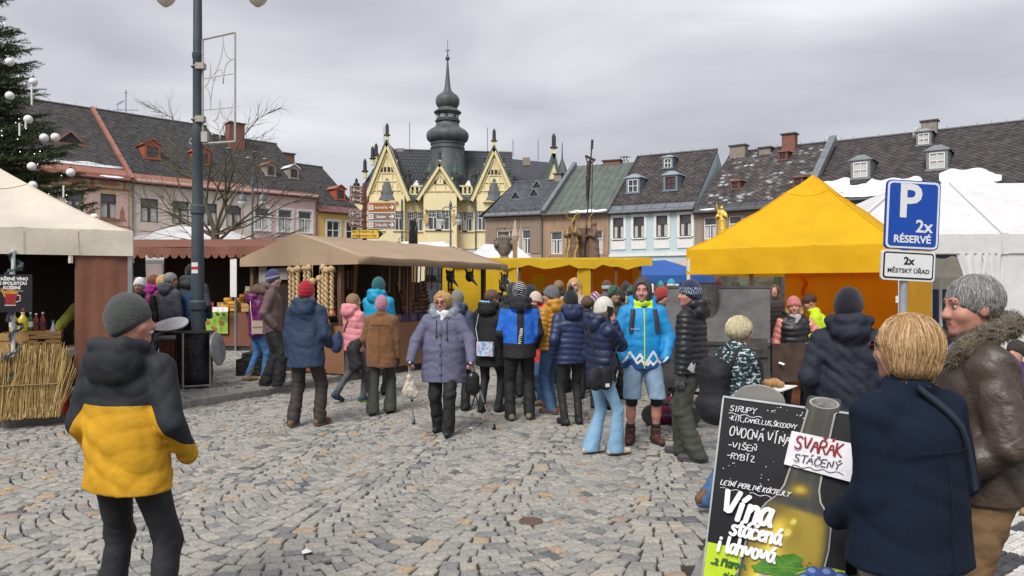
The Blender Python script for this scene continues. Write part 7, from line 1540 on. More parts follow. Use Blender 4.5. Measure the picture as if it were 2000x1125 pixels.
# --- litter bins by the lamp post
BN=empty('bag_bin',(PX(380,11.9),11.9,PAVE_Z),R(8),'wire frame litter bin with a black plastic sack and open steel lid','bin');m_sack=mat('black_sack',(.014,.014,.017),rough=.5,wrinkle=.8);k=MB();n=20;vs=[]
for j in range(9):
 t=j/8
 for i in range(n):a=2*PI*i/n;r=(.285-.02*t-.03*(t>.9))*(1+.035*math.sin(5*a+2*t)+.02*math.sin(9*a-5*t));vs.append((r*math.cos(a),r*.85*math.sin(a),.88-.82*t))
k.add(vs,[[j*n+i,j*n+(i+1)%n,(j+1)*n+(i+1)%n,(j+1)*n+i]for j in range(8)for i in range(n)]+[[8*n+i for i in range(n)]]);k.build('sack',m_sack,BN,smooth=True)
k=MB();k.tube([(.30*math.cos(a),.255*math.sin(a),.885)for a in[2*PI*i/24 for i in range(25)]],.017,6);k.build('rim',m_iron,BN);m_fr2=mat('frame_rusty_grey',(.30,.27,.25),rough=.6,var=.3,scale=10)
for x,y in((-.10,-.27),(.27,-.12),(-.2,.22),(.2,.24)):k=MB();k.tube([(x,y,0),(x,y,.88)],.016,6);k.build('leg',m_fr2,BN)
k=MB();k.tube([(-.10,-.27,.05),(.27,-.12,.05),(.2,.24,.05),(-.2,.22,.05),(-.10,-.27,.05)],.014,6);k.build('base_ring',m_fr2,BN)
k=MB();k.lathe([(.005,.05),(.15,.045),(.25,.02),(.275,0),(.27,-.01),(.24,.005)],(0,0,0),20);o=k.build('lid',mat('zinc_lid',(.34,.36,.37),rough=.4,var=.3,metal=.4),BN,smooth=True);o.location=(.36,-.02,.62);o.rotation_euler=(0,R(82),R(-10))
WB=empty('slatted_bin',(PX(338,12.3),12.35,PAVE_Z),0,'round bin of brown wooden slats with a grey rim behind the black sack bin','bin')
for i in range(20):a=2*PI*i/20;k=MB();k.box((.22*math.cos(a),.22*math.sin(a),.38),(.02,.058,.72),rz=a);k.build('slat',mat('bin_slat',(.16,.06,.035),rough=.7,var=.2),WB)
k=MB();k.lathe([(.25,0),(.255,.05),(.2,.06),(.18,.0)],(0,0,.74),20);k.build('rim',mat('rim_grey',(.22,.23,.23),rough=.5),WB,smooth=True);k=MB();k.lathe([(.19,0),(.19,.7)],(0,0,.05),16);k.build('liner',m_blk,WB)
k=MB();n=18;vs=[(.30*math.cos(a),.16*math.sin(a),.012*math.sin(2*a))for a in[2*PI*i/n for i in range(n)]];vs2=[(x,y,z+.02)for x,y,z in vs];k.add(vs+vs2,[list(range(n))[::-1],list(range(n,2*n))]+[[i,(i+1)%n,n+(i+1)%n,n+i]for i in range(n)]);o=k.build('lid',mat('pale_lid',(.58,.58,.60),rough=.4,var=.15),WB);o.location=(-.06,-.02,.98);o.rotation_euler=(R(38),R(-8),R(6));k=MB();k.bar((-.02,.16,.76),(.0,.18,1.0),.03);k.build('hinge',m_iron,WB)
# ------------------------------------------------------------------ materials with patterns
def pattern(name,kind,a,b,c=None,sc=1.0,rough=.85):
 m=bpy.data.materials.new(name);m.use_nodes=True;t=m.node_tree;N,L=t.nodes,t.links;p=N['Principled BSDF'];p.inputs['Roughness'].default_value=rough;p.inputs['Specular IOR Level'].default_value=.3
 co=N.new('ShaderNodeTexCoord');mp=N.new('ShaderNodeMapping');L.new(co.outputs['Object'],mp.inputs[0]);r=N.new('ShaderNodeValToRGB');el=r.color_ramp.elements
 if kind=='speckle':
  mp.inputs['Scale'].default_value=(30*sc,30*sc,62*sc);v=N.new('ShaderNodeTexNoise');v.inputs['Scale'].default_value=1;v.inputs['Detail'].default_value=2;L.new(mp.outputs[0],v.inputs['Vector']);el[0].position=.47;el[0].color=(*a,1);el[1].position=.60;el[1].color=(*b,1);el.new(.54).color=(*(c or b),1);L.new(v.outputs['Fac'],r.inputs[0])
 elif kind=='plaid':
  w1=N.new('ShaderNodeTexWave');w1.inputs['Scale'].default_value=9*sc;w2=N.new('ShaderNodeTexWave');w2.bands_direction='Z';w2.inputs['Scale'].default_value=9*sc;ad=N.new('ShaderNodeMath');ad.operation='ADD';L.new(mp.outputs[0],w1.inputs['Vector']);L.new(mp.outputs[0],w2.inputs['Vector']);L.new(w1.outputs['Fac'],ad.inputs[0]);L.new(w2.outputs['Fac'],ad.inputs[1]);dv=N.new('ShaderNodeMath');dv.operation='MULTIPLY';dv.inputs[1].default_value=.5;L.new(ad.outputs[0],dv.inputs[0]);L.new(dv.outputs[0],r.inputs[0]);el[0].position=.25;el[0].color=(*a,1);el[1].position=.8;el[1].color=(*b,1)
 else: # blotches of three colours
  v=N.new('ShaderNodeTexVoronoi');v.inputs['Scale'].default_value=45*sc;L.new(mp.outputs[0],v.inputs['Vector']);r.color_ramp.interpolation='CONSTANT';el[0].position=0;el[0].color=(*a,1);el[1].position=.38;el[1].color=(*b,1);el.new(.7).color=(*(c or a),1);sp=N.new('ShaderNodeSeparateColor');L.new(v.outputs['Color'],sp.inputs[0]);L.new(sp.outputs[0],r.inputs[0])
 L.new(r.outputs[0],p.inputs['Base Color']);return m
def cl(name,col,zones=None,rough=.75,wrinkle=.25,**kw):return mat('cloth_'+name,col,rough=rough,var=.10,scale=9,bump=.10,bscale=260,wrinkle=wrinkle,zones=zones,**kw)
def puff(name,col):return mat('puffer_'+name,col,rough=.48,var=.10,scale=9,wrinkle=.3,spec=.5)
def knit(name,col,zones=None):return mat('knit_'+name,col,rough=.95,var=.22,scale=45,bump=.5,bscale=160,zones=zones,sheen=.2)
def hairm(name,col):return mat('hair_'+name,col,rough=.55,var=.55,scale=9,stretch=(30,30,2.6),bump=.55,bscale=14,spec=.5)
def shoe(name,col,sole):return mat('shoe_'+name,col,rough=.6,var=.2,scale=15,zones=[sole])
h_blond=hairm('copper_blond',(.46,.285,.125));h_blond2=hairm('golden_blond',(.52,.33,.13));h_pale=hairm('pale_blond',(.60,.52,.34));h_grey=hairm('grey',(.24,.235,.225));h_brown=hairm('brown',(.12,.07,.04));h_dark=hairm('dark',(.035,.026,.022));h_lbr=hairm('light_brown',(.26,.165,.09));h_auburn=hairm('auburn',(.17,.045,.025))
blk=shoe('black',(.02,.02,.021),(.012,.012,.012));brn=shoe('brown',(.14,.07,.035),(.30,.22,.15));tanb=shoe('tan',(.30,.20,.12),(.2,.13,.08));hik=shoe('hiking',(.17,.15,.11),(.05,.05,.05));dkb=shoe('dark_brown',(.07,.028,.022),(.03,.03,.03));beig=shoe('beige',(.55,.47,.36),(.25,.13,.06));greyk=shoe('grey',(.05,.05,.052),(.13,.13,.13))
p_black=cl('black_trousers',(.018,.018,.020));p_char=cl('charcoal_trousers',(.032,.034,.032));p_brblk=cl('brown_black_trousers',(.038,.030,.027));p_jean=cl('mid_blue_jeans',(.055,.115,.23));p_ljean=cl('light_blue_jeans',(.20,.36,.52));p_djean=cl('black_jeans',(.022,.022,.025),rough=.8);p_olive=cl('dark_olive_trousers',(.050,.052,.043));p_tan=cl('brown_corduroy',(.21,.125,.06));denim=cl('washed_denim',(.20,.30,.41))
def strap(info,pts,w,m,name='strap',parent=None,back=True):
 """a ribbon lying on the jacket along (x, z) stations"""
 k=MB();s=info['s'];q=[info['surf'](x,z,back)for x,z in pts];vs=[]
 for i,p in enumerate(q):
  t=(q[min(i+1,len(q)-1)]-q[max(i-1,0)]).normalized();sd=t.cross(Vector((0,1,0))).normalized()*w/2;o=Vector((0,-.004 if back else.004,0));vs+=[p-sd,p-sd+o,p+sd+o,p+sd]
 k.add(vs,[[i*4+j,i*4+j+1,i*4+j+5,i*4+j+4]for i in range(len(q)-1)for j in range(3)]);return k.build(name,m,parent,smooth=True)
def worn(info,name,label,cat,group=None): # a thing carried by a person stands on its own, in the person's frame
 r=info['root'];return empty(name,r.location[:],r.rotation_euler.z,label,cat,group)
def L(xs):return[(*a,)for a in xs]
# ------------------------------------------------------------------ the people, near ones first
m_yj=cl('black_and_amber_shell',(.020,.022,.028),zones=[(.60,.315,.012)],wrinkle=.22)
i=person('man in a black and amber jacket and grey beanie nearest us on the left',PX(250,3.6),3.6,0,-8,H=1.655,g=1.10,vox=.0085,yaw=-62,pitch=2,skin='rosy',arms=((.255,.12,.93),(-.245,.12,.90)),moustache=mat('white_hair',(.55,.53,.5)),
jacket=dict(m=m_yj,hem=.775,collar='bighood',g=1.04,zones=[lambda v:1.215-np.maximum(0,np.abs(v[:,0])-.185)*1.7-v[:,2]-(v[:,2]>1.38)*1.0-((v[:,0]<-.235)&(v[:,2]<.95))*1.0],wr=.016,lam=.13),trousers=dict(m=p_djean,cut='jeans',g=1.0,wr=.009),shoes=dict(m=blk),hat=dict(m=knit('grey_green',(.062,.068,.064)),cuff=False,tall=1.12,ka=.0012),hair=dict(m=h_grey,style='short'),feet=((.17,.0,10),(-.16,.05,-8)))
k=MB();k.tube([Vector(i['HP'](a,b,c))*i['s']for a,b,c in((-.05,-.075,-.135),(.0,-.085,-.13),(.06,-.05,-.138))],.016,6);k.build('collar_lining',mat('amber_lining',(.60,.34,.012)),i['root'],smooth=True)
WX,WD=PX(1776,2.55),2.55
m_coat=mat('navy_wool',(.008,.014,.030),rough=.95,var=.14,scale=40,bump=.3,bscale=300,spec=.2)
i=person('woman with a copper blond bob in a navy wool coat seen from behind',WX,WD,0,20,H=1.605,g=1.13,vox=.008,yaw=14,skin='rosy',arms=((.20,.22,1.0),(-.15,.20,.96)),elbow=(None,(-.12,-.9,-.3)),jacket=dict(m=m_coat,hem=.835,collar='fold',g=1.02,r=(.216,.186,.190),sqy=.74,wr=.011,lam=.2),hair=dict(m=h_blond,style='bob',len=.10,amp=.0013,f=150,vox=.0055),head=1.0,glasses=mat('sunglass',(.02,.02,.02),rough=.1,var=0))
k=MB();k.lathe([(.16,.80),(.195,.74),(.205,.48),(.20,.48)],(0,-.01,0),24,sq=(1,.72));k.build('skirt',pattern('plaid_skirt','plaid',(.05,.045,.055),(.30,.26,.25),sc=1.2),i['root'],smooth=True)
for sx in(-.09,.09):k=MB();k.tube([(sx,0,.55),(sx,-.02,.3),(sx,0,.06)],[.06,.055,.04],8);k.build('stocking',p_black,i['root'],smooth=True);k=MB();k.ball((sx,.05,.04),.05,8,sq=(.85,2.2,.8));k.build('shoe',blk,i['root'],smooth=True)
m_seam=mat('dark_seam',(.004,.006,.012),var=0)
for pts in([(-.16,1.27),(-.1,1.275),(-.05,1.275),(0,1.275),(.05,1.275),(.1,1.275),(.15,1.27)],[(0,1.26),(0,1.15),(0,1.05),(0,.95),(0,.85)]):strap(i,pts,.0022,m_seam,'seam',i['root'])
sb=worn(i,'shoulder_bag','dark blue shoulder bag strap crossing the navy coat diagonally','bag');strap(i,[(-.06,1.50),(-.03,1.475),(.0,1.45),(.04,1.41),(.08,1.36),(.115,1.30),(.14,1.24),(.155,1.18),(.163,1.12)],.021,mat('strap_navy',(.022,.03,.045),rough=.5),'strap',sb);k=MB();k.ball((.215,.12,.93),.1,10,sq=(.5,1,1.1));k.build('pouch',mat('strap_navy',(.022,.03,.045)),sb,smooth=True);k=MB();k.tube([(.20,-.02,.99),(.203,.0,.97)],.012,6);k.build('buckle',m_gold,sb)
m_leather=mat('brown_leather',(.062,.042,.032),rough=.48,var=.30,scale=7,bump=.15,bscale=60,wrinkle=.32,spec=.6);m_furc=mat('olive_fur',(.11,.085,.05),rough=1,var=.5,scale=30,bump=1,bscale=120,sheen=.3)
i=person('grey haired man in a brown leather jacket at the right edge looking left',PX(1908,3.0),3.0,0,74,H=1.755,g=1.08,vox=.0065,yaw=12,pitch=-3,skin='rosy',head=.94,arms=((.22,.2,1.0),(-.21,.17,.98)),jacket=dict(m=m_leather,hem=.875,collar='stand',fur=m_furc,fr=.041,fv=.007,g=1.04,ar=1.08,wr=.022,lam=.15,furring=[(-.07,.10,1.40),(-.105,.06,1.46),(-.115,-.01,1.51),(-.085,-.085,1.545),(0,-.115,1.555),(.085,-.085,1.545),(.115,-.01,1.51),(.105,.06,1.46),(.07,.10,1.40)]),trousers=dict(m=p_tan,cut='wide',g=1.1,wr=.014),shoes=dict(m=brn),hair=dict(m=h_grey,style='short',amp=.003,f=170,vox=.006))
bl=MB();bl.tube([Vector(i['HP'](.0,.05,-.155))*i['s'],Vector(i['HP'](.03,.075,-.20))*i['s']],.03,8);bl.build('shirt_collar',mat('blue_shirt',(.10,.2,.36)),i['root'],smooth=True)
m_seam=mat('dark_seam',(.004,.006,.012),var=0)
# --- dark navy man before the tent
person('man in a dark navy rain jacket and black beanie near the grill, back to us',PX(1657,5.05),5.05,0,-20,H=1.69,g=1.05,vox=.011,yaw=-32,skin='rosy',arms=((.21,.18,1.0),(-.22,.15,.97)),jacket=dict(m=cl('ink_navy',(.016,.020,.034),wrinkle=.4),hem=.80,collar='hood',hs=.95,wr=.022),trousers=dict(m=p_black),shoes=dict(m=blk),hat=dict(m=knit('ink',(.010,.011,.018)),cuff=False,tall=1.0,ka=.0005),hair=dict(m=h_grey))
# --- snack eater
m_spk=pattern('speckled_fleece','speckle',(.012,.028,.034),(.52,.58,.58),(.05,.09,.10))
i=person('short person with pale blond hair and a speckled fleece holding a snack',PX(1437,5.6),5.6,0,-72,H=1.49,g=1.05,vox=.010,yaw=-4,pitch=-14,skin='rosy',arms=((.08,.32,1.06),(-.06,.30,1.05)),hands=(1,1),curl=.6,palms=((0,0,1),(0,0,1)),jacket=dict(m=m_spk,hem=.82,collar='stand',wr=.010),trousers=dict(m=p_jean,cut='jeans'),shoes=dict(m=brn),hair=dict(m=h_pale,style='bob',len=.03,amp=.004,vox=.008),feet=((.10,.16,5),(-.10,-.26,-5,.07)))
m_bp=cl('black_nylon',(.015,.015,.018),wrinkle=.5)
def backpack(info,label,m,w=.15,dp=.10,h=.24,zc=1.22,y=-.2,logo=None):
 b=worn(info,'backpack',label,'backpack');s=info['s'];f=Sdf(.012/s);f.cap((-w*.45,y,zc-h*.75),(w*.45,y,zc-h*.75),dp,k=.05);f.cap((-w*.4,y,zc+h*.6),(w*.4,y,zc+h*.6),dp*.85,k=.05);f.cap((0,y,zc-h*.7),(0,y,zc+h*.55),w,k=.06,sq=(1,dp/w,1));f.cap((-w*.4,y-dp*.7,zc-h*.55),(w*.4,y-dp*.7,zc-h*.55),dp*.5,k=.03);f.disp=wrinkler(3,.012,.12);v,q=f.mesh();np_obj('sack',v*s,q,m,b)
 for sx in(-1,1):k=MB();k.tube([Vector((sx*.10,y+.05,zc+h*.6))*s,Vector((sx*.115,-.03,1.475))*s,Vector((sx*.12,.07,1.45))*s,Vector((sx*.135,.155,1.33))*s,Vector((sx*.16,.145,1.2))*s,Vector((sx*.19,.02,1.05))*s,Vector((sx*.16,y+.06,1.0))*s],.024*s,6);k.build('strap',m,b,smooth=True)
 if logo:k=MB();k.prism([(-.05,y-dp-.05,zc-.02),(.0,y-dp-.05,zc+.03),(.02,y-dp-.05,zc),(.05,y-dp-.05,zc+.03),(.03,y-dp-.05,zc-.04)],(0,.01,0));k.build('logo',logo,b)
 return b
backpack(i,'black backpack worn by the person in the speckled fleece',m_bp,.15,.115,.23,1.12,-.22,mat('logo_grey',(.4,.4,.4)))
w_=i['w'];p=w_((0,.42,1.085));tr=MB();tr.prism([(-.11,-.085,0),(.12,-.085,0),(.13,.09,.012),(-.10,.09,.012)],(0,0,.008));o=tr.build('paper_tray',m_paper,loc=p);o.rotation_euler=(R(6),R(-4),R(-60));tag(o,'white paper tray held out by the person in the speckled fleece','tray')
for j,(x,y,r,lb)in enumerate(((-.06,.01,.042,'roast potato at the near end of the paper tray'),(.0,.03,.048,'largest roast potato in the middle of the paper tray'),(.02,-.04,.03,'small roast piece at the front of the paper tray'))):k=MB();k.ball((0,0,0),r,10,sq=(1.15,.9,.8));o=k.build('potato',mat('potato',(.40,.22,.09),var=.3,scale=20),smooth=True,loc=p+Vector((x,y,.045)));tag(o,lb,'potato','food on the paper tray')
# --- black puffer man
m_kn=knit('navy_pattern',(.022,.03,.07),zones=[(.30,.36,.46)])
i=person('man in a black quilted puffer jacket and navy patterned beanie, turned left',PX(1350,7.4),7.4,0,58,H=1.765,g=1.10,vox=.012,yaw=34,skin='rosy',arms=((.24,.05,.83),(-.245,.02,.84)),hands=(None,None),jacket=dict(m=puff('black',(.014,.015,.018)),hem=.86,collar='hood',quilt=.055,qa=.016,ar=1.08,wr=.006),trousers=dict(m=p_olive,cut='wide',g=1.0,wr=.016),shoes=dict(m=greyk),hat=dict(m=m_kn,cuff=True,ka=.001,zones=[lambda h:np.where((h[:,2]>.0)&(h[:,2]<.075),np.sin(h[:,2]*420)*np.sin(np.arctan2(h[:,0],-h[:,1])*26)-.1,-1)]),hair=dict(m=h_brown),feet=((.10,.12,6),(-.10,-.10,-12)))
for q in(1,-1):
 E,Wp=i['A'][q];hv,hf=hand_sdf(Wp,(0,.1,-1),(-q,.1,0),-q,.55,1.12).mesh();np_obj('glove',hv*i['s'],hf,knit('glove_grey',(.07,.07,.075)),i['root'])
# --- blue ski jacket man
def zig(v):
 x,z=v[:,0],v[:,2];d=np.full(len(v),1.0)
 for pts in(((-.23,.93),(-.17,.86),(-.095,.985),(.0,.845),(.03,.90),(.075,.86),(.145,.975),(.24,.87)),((-.14,.89),(-.09,.845),(-.06,.885),(-.035,.845)),((.045,.955),(.02,.915)),((.045,.955),(.085,.905))):
  for(x0,z0),(x1,z1)in zip(pts,pts[1:]):
   t=np.clip(((x-x0)*(x1-x0)+(z-z0)*(z1-z0))/((x1-x0)**2+(z1-z0)**2),0,1);d=np.minimum(d,np.hypot(x-x0-t*(x1-x0),z-z0-t*(z1-z0)))
 return np.where(v[:,1]>.0,.0115-d,-1)
m_bj=cl('azure_ski_jacket',(.010,.245,.56),zones=[(.012,.075,.25),(.74,.76,.78),(.50,.78,.03)],rough=.55,wrinkle=.3)
i=person('man in a bright azure ski jacket and denim shorts facing us',PX(1255,8.2),8.2,0,178,H=1.80,g=1.12,vox=.0095,yaw=-14,pitch=-2,skin='rosy',beard=True,arms=((.215,.16,.91),(-.215,.16,.91)),bare_shins=True,elbow=((.75,-.5,-.2),(-.75,-.5,-.2)),jacket=dict(m=m_bj,hem=.80,vox=.0095,collar='hood',zip=mat('lime_zip',(.50,.80,.04)),inner_hood=cl('grey_hoodie',(.062,.055,.058)),wr=.012,zones=[lambda v:.90+.02*np.sin(v[:,0]*20)-v[:,2],zig,lambda v:np.where((v[:,1]>.03)&(v[:,2]>1.44)&(np.abs(v[:,0])<.095),.02,-.02)]),trousers=dict(m=denim,cut='shorts',hem=.49,g=1.05,wr=.014),shoes=dict(m=dkb,shaft=.17,rs=.056),feet=((.135,.02,14),(-.135,.02,-14)))
for q in(1,-1):hp,K,An,f,lf=i['Lg'][q];s=i['s'];k=MB();k.tube([Vector(K+V3((0,.0,.08)))*s,Vector(K)*s,Vector(K+(An-K)*.16)*s],[.068*s,.066*s,.062*s],12);k.build('knee_sleeve',p_black,i['root'],smooth=True);k=MB();k.tube([Vector(K+(An-K)*.66)*s,Vector(K+(An-K)*.78)*s],[.047*s,.05*s],10);k.build('sock',p_black,i['root'],smooth=True)
bpk=worn(i,'backpack','dark grey backpack straps over the azure jacket shoulders','backpack')
for sx in(-1,1):strap(i,[(sx*.115,1.43),(sx*.12,1.38),(sx*.128,1.32),(sx*.135,1.25),(sx*.142,1.18)],.05,mat('strap_dark',(.035,.037,.045),rough=.7),'strap',bpk,back=False)
k=MB();k.ball((0,-.24,1.22),.2,12,sq=(.85,.5,1.2));k.build('sack',m_bp,bpk,smooth=True)
for x,z,w_2,h_,c in((-.262,1.20,.03,.04,(.45,.06,.05)),(-.265,1.27,.03,.035,(.70,.72,.74)),(-.268,1.13,.035,.045,(.62,.45,.03))):k=MB();k.ball((x*i['s']*.98,.055,z*i['s']),.024,8,sq=(.8,.45,1));k.build('sleeve_badge',mat('badge_%d'%int(z*100),c,var=.1),i['root'],smooth=True)
text('lettering','SKI TEAM',.022,m_white,i['root'],tuple(Vector((.10,0,0))+Vector((0,i['surf'](.10,1.22,False).y+.004,1.22*i['s']))),rot=(R(90),0,R(180)))
# --- woman on the phone
i=person('woman in a navy puffer and cream beanie holding a phone to her ear',PX(1172,7.6),7.6,0,-66,H=1.60,g=.98,vox=.011,yaw=-8,pitch=-14,skin='rosy',arms=((.105,.12,1.455),(-.16,.2,1.0)),elbow=((.12,.12,-1),None),hands=((-.12,-.22,1),None),palms=((-.85,-.2,.0),None),curl=.25,jacket=dict(m=puff('navy_gloss',(.012,.022,.065)),hem=.855,collar='hood',hs=1.05,quilt=.085,qa=.014,ar=1.06,wr=.008),trousers=dict(m=p_ljean,cut='flare',wr=.009),shoes=dict(m=beig),hat=dict(m=knit('cream',(.62,.59,.53)),tall=1.05,ka=.0015),hair=dict(m=h_brown,style='long',len=.24),feet=((.09,.14,0),(-.08,-.08,-4)))
ph=worn(i,'phone','dark phone held to the ear of the woman in the cream beanie','phone');k=MB();k.box(Vector(i['HP'](.098,.03,-.03))*i['s'],(.012,.07,.14),M=Matrix.Rotation(R(-12),3,'X'));k.build('handset',m_blk,ph)
cbg=worn(i,'crossbody_bag','small black crossbody bag on the hip of the woman on the phone','bag');f=Sdf(.011);f.cap((.17,-.155,.74),(.17,-.155,.86),.055,k=.02,sq=(.7,1,1));f.cap((.17,-.04,.74),(.17,-.04,.86),.055,k=.02,sq=(.7,1,1));f.cap((.17,-.16,.80),(.17,-.04,.80),.085,k=.03,sq=(.4,1,1));v,q=f.mesh();np_obj('pouch',v,q,m_bp,cbg);k=MB();k.box((.211,-.04,.735),(.004,.045,.035));k.build('white_tag',m_white,cbg);k=MB();k.tube([(.165,-.17,.86),(.145,-.165,1.05),(.10,-.165,1.2),(.03,-.17,1.33)],.009,5);k.tube([(.19,-.02,.86),(.19,.05,1.02),(.17,.12,1.15)],.009,5);k.build('strap',m_bp,cbg)
# --- the group in the middle
person('woman in a navy puffer and black pompom beanie, back to us',PX(1115,9.3),9.3,0,14,H=1.66,g=.98,vox=.013,yaw=12,arms=('pocket',(-.235,.06,.90)),jacket=dict(m=puff('navy',(.016,.028,.085)),hem=.80,collar='hood',quilt=.075,qa=.012,wr=.006),trousers=dict(m=p_black,cut='slim'),shoes=dict(m=blk,shaft=.4,rs=.055),hat=dict(m=knit('black',(.014,.014,.015)),style='pompom',pr=.042),hair=dict(m=h_brown,style='long',len=.2),feet=((.11,.0,12),(-.1,-.05,-10)))
person('man in a mustard quilted jacket and grey beanie looking left',PX(1078,10.2),10.2,0,48,H=1.72,g=1.12,vox=.013,yaw=30,skin='rosy',arms=((.2,.17,1.0),'pocket'),jacket=dict(m=puff('mustard',(.46,.215,.018)),hem=.86,collar='hood',quilt=.065,qa=.015,wr=.006),trousers=dict(m=p_jean,cut='jeans'),shoes=dict(m=brn,shaft=.25),hat=dict(m=knit('mid_grey',(.13,.135,.145)),cuff=True),hair=dict(m=h_grey),feet=((.13,.1,10),(-.13,-.1,-10)))
person('woman in a red jacket and cream ribbed beanie between two men',PX(1050,10.9),10.9,0,128,H=1.64,vox=.014,yaw=10,pitch=-15,skin='rosy',arms=('pocket','front'),jacket=dict(m=cl('coral_red',(.60,.055,.05)),hem=.62,collar='hood',wr=.01),trousers=dict(m=p_jean),shoes=dict(m=tanb),hat=dict(m=knit('cream2',(.60,.50,.43)),tall=1.05),hair=dict(m=h_brown,style='bob',len=.06))
m_bb=cl('black_blue_panels',(.018,.019,.022),zones=[(.015,.13,.55)],wrinkle=.4)
i=person('man in a black jacket with royal blue back panels in the middle',PX(1015,9.6),9.6,0,4,H=1.765,g=1.08,vox=.012,yaw=8,arms=('pocket','pocket'),jacket=dict(m=m_bb,hem=.80,collar='hood',wr=.010,zones=[lambda v:np.where(np.abs(v[:,0])<.22,np.minimum(np.minimum(np.abs(v[:,0])-.045,v[:,2]-.98-.05*np.abs(v[:,0])),1.42-v[:,2]),np.where(v[:,0]<0,np.minimum(v[:,2]-1.15,.3),np.minimum(v[:,2]-1.30,.3)))-(v[:,2]>1.43)*1.0]),trousers=dict(m=p_black,cut='straight'),shoes=dict(m=hik),hat=dict(m=knit('zebra',(.012,.012,.014),zones=[(.62,.63,.66)]),cuff=False,zones=[lambda h:np.sin(h[:,2]*230+2.2*np.sin(np.arctan2(h[:,0],-h[:,1])*5))-.45]),hair=dict(m=h_dark),feet=((.13,.05,14),(-.12,-.02,-14)))
text('lettering','NYTREM',.052,m_white,i['root'],tuple(i['surf'](.0,1.08)+Vector((0,-.012,0))),rot=(R(90),R(-82),0),bold=.001)
m_bpat=pattern('blue_lace_pattern','speckle',(.015,.03,.06),(.20,.48,.72),sc=1.0)
i=person('woman with short dark hair in a black hooded jacket with a floral bag',PX(957,10.2),10.2,0,-24,H=1.68,g=1.08,vox=.013,yaw=-30,pitch=-10,skin='rosy',arms=((.2,.2,1.05),'down'),jacket=dict(m=cl('black_fleece',(.011,.011,.012)),hem=.66,collar='hood',hs=1.05,wr=.01),trousers=dict(m=p_black,cut='slim'),shoes=dict(m=blk,shaft=.3),hair=dict(m=h_brown,style='short',amp=.004),feet=((.1,.08,8),(-.11,-.05,-8)))
f=Sdf(.013);f.cap((-.085,-.03,1.515),(-.06,-.14,1.56),.03,k=.03);f.cap((-.06,-.14,1.56),(.06,-.14,1.56),.03,k=.03);f.cap((.06,-.14,1.56),(.09,-.03,1.515),.03,k=.03);f.cap((.09,-.03,1.515),(.07,.06,1.45),.03,k=.03);i['put']('hood_lining',f,m_bpat)
fb=worn(i,'floral_bag','small flowery shoulder bag at the hip of the woman in black','bag');k=MB();k.box((.02,-.185,.88),(.24,.06,.19));o=k.build('pouch',pattern('floral','blotch',(.50,.62,.72),(.16,.34,.50),(.62,.42,.60),sc=.9),fb);k=MB();k.tube([(-.09,-.185,.975),(-.15,-.13,1.15),(-.13,-.10,1.32),(-.08,-.05,1.46)],.007,5);k.build('chain_strap',m_galv,fb)
# --- woman with crutches
CX_,CD=PX(867,8.74),8.74
m_lil=cl('lilac_grey_coat',(.125,.125,.20),wrinkle=.35)
i=person('stout blond woman in a lilac grey coat walking on two crutches',CX_,CD,0,176,H=1.665,g=1.36,vox=.0105,yaw=-10,pitch=-8,skin='rosy',lean=.05,arms=((.375,.20,.92),(-.365,.20,.92)),elbow=((.8,-.55,-.1),(-.8,-.55,-.1)),hands=((.1,.5,-.85),(-.1,.5,-.85)),curl=1.15,palms=((-.6,.3,-.6),(.6,.3,-.6)),glasses=mat('tinted_lens',(.10,.05,.04),rough=.15,var=0),jacket=dict(m=m_lil,hem=.635,collar='stand',g=1.0,r=(.205,.192,.186),sqy=.76,bust=True,ar=1.12,fur=mat('blue_grey_fur',(.30,.36,.43),rough=1,var=.4,scale=30,bump=1,bscale=100),fr=.046,wr=.016,lam=.16),trousers=dict(m=cl('black_slacks',(.016,.016,.018),wrinkle=.4),cut='straight',g=1.15,wr=.013),shoes=dict(m=blk),hair=dict(m=h_blond2,style='bob',len=.02,amp=.004,vox=.009),scarf=pattern('white_blue_scarf','speckle',(.55,.60,.66),(.74,.76,.78),sc=.5),feet=((.085,-.12,6),(-.075,.16,-4)))
k=MB()
for z in(.74,.86,.98,1.10,1.22):p=i['surf'](.012,z,False);k.ball(p,.012,6)
for x,z0,z1 in((-.07,1.40,1.17),(.06,1.40,1.2)):k.tube([i['surf'](x,z0-(z0-z1)*t/4,False)for t in range(5)],.004,4);k.ball(i['surf'](x,z1,False),.016,6)
tag(k.build('coat_trim',m_iron,i['root']),kind='stuff');k=MB();k.tube([i['surf'](0,.66+.7*t/9,False)for t in range(10)],.004,4);k.build('front_seam',m_lil,i['root'])
m_alu=mat('aluminium',(.50,.51,.52),rough=.35,var=.1,metal=.2);m_grip=mat('maroon_grip',(.06,.025,.022),rough=.5)
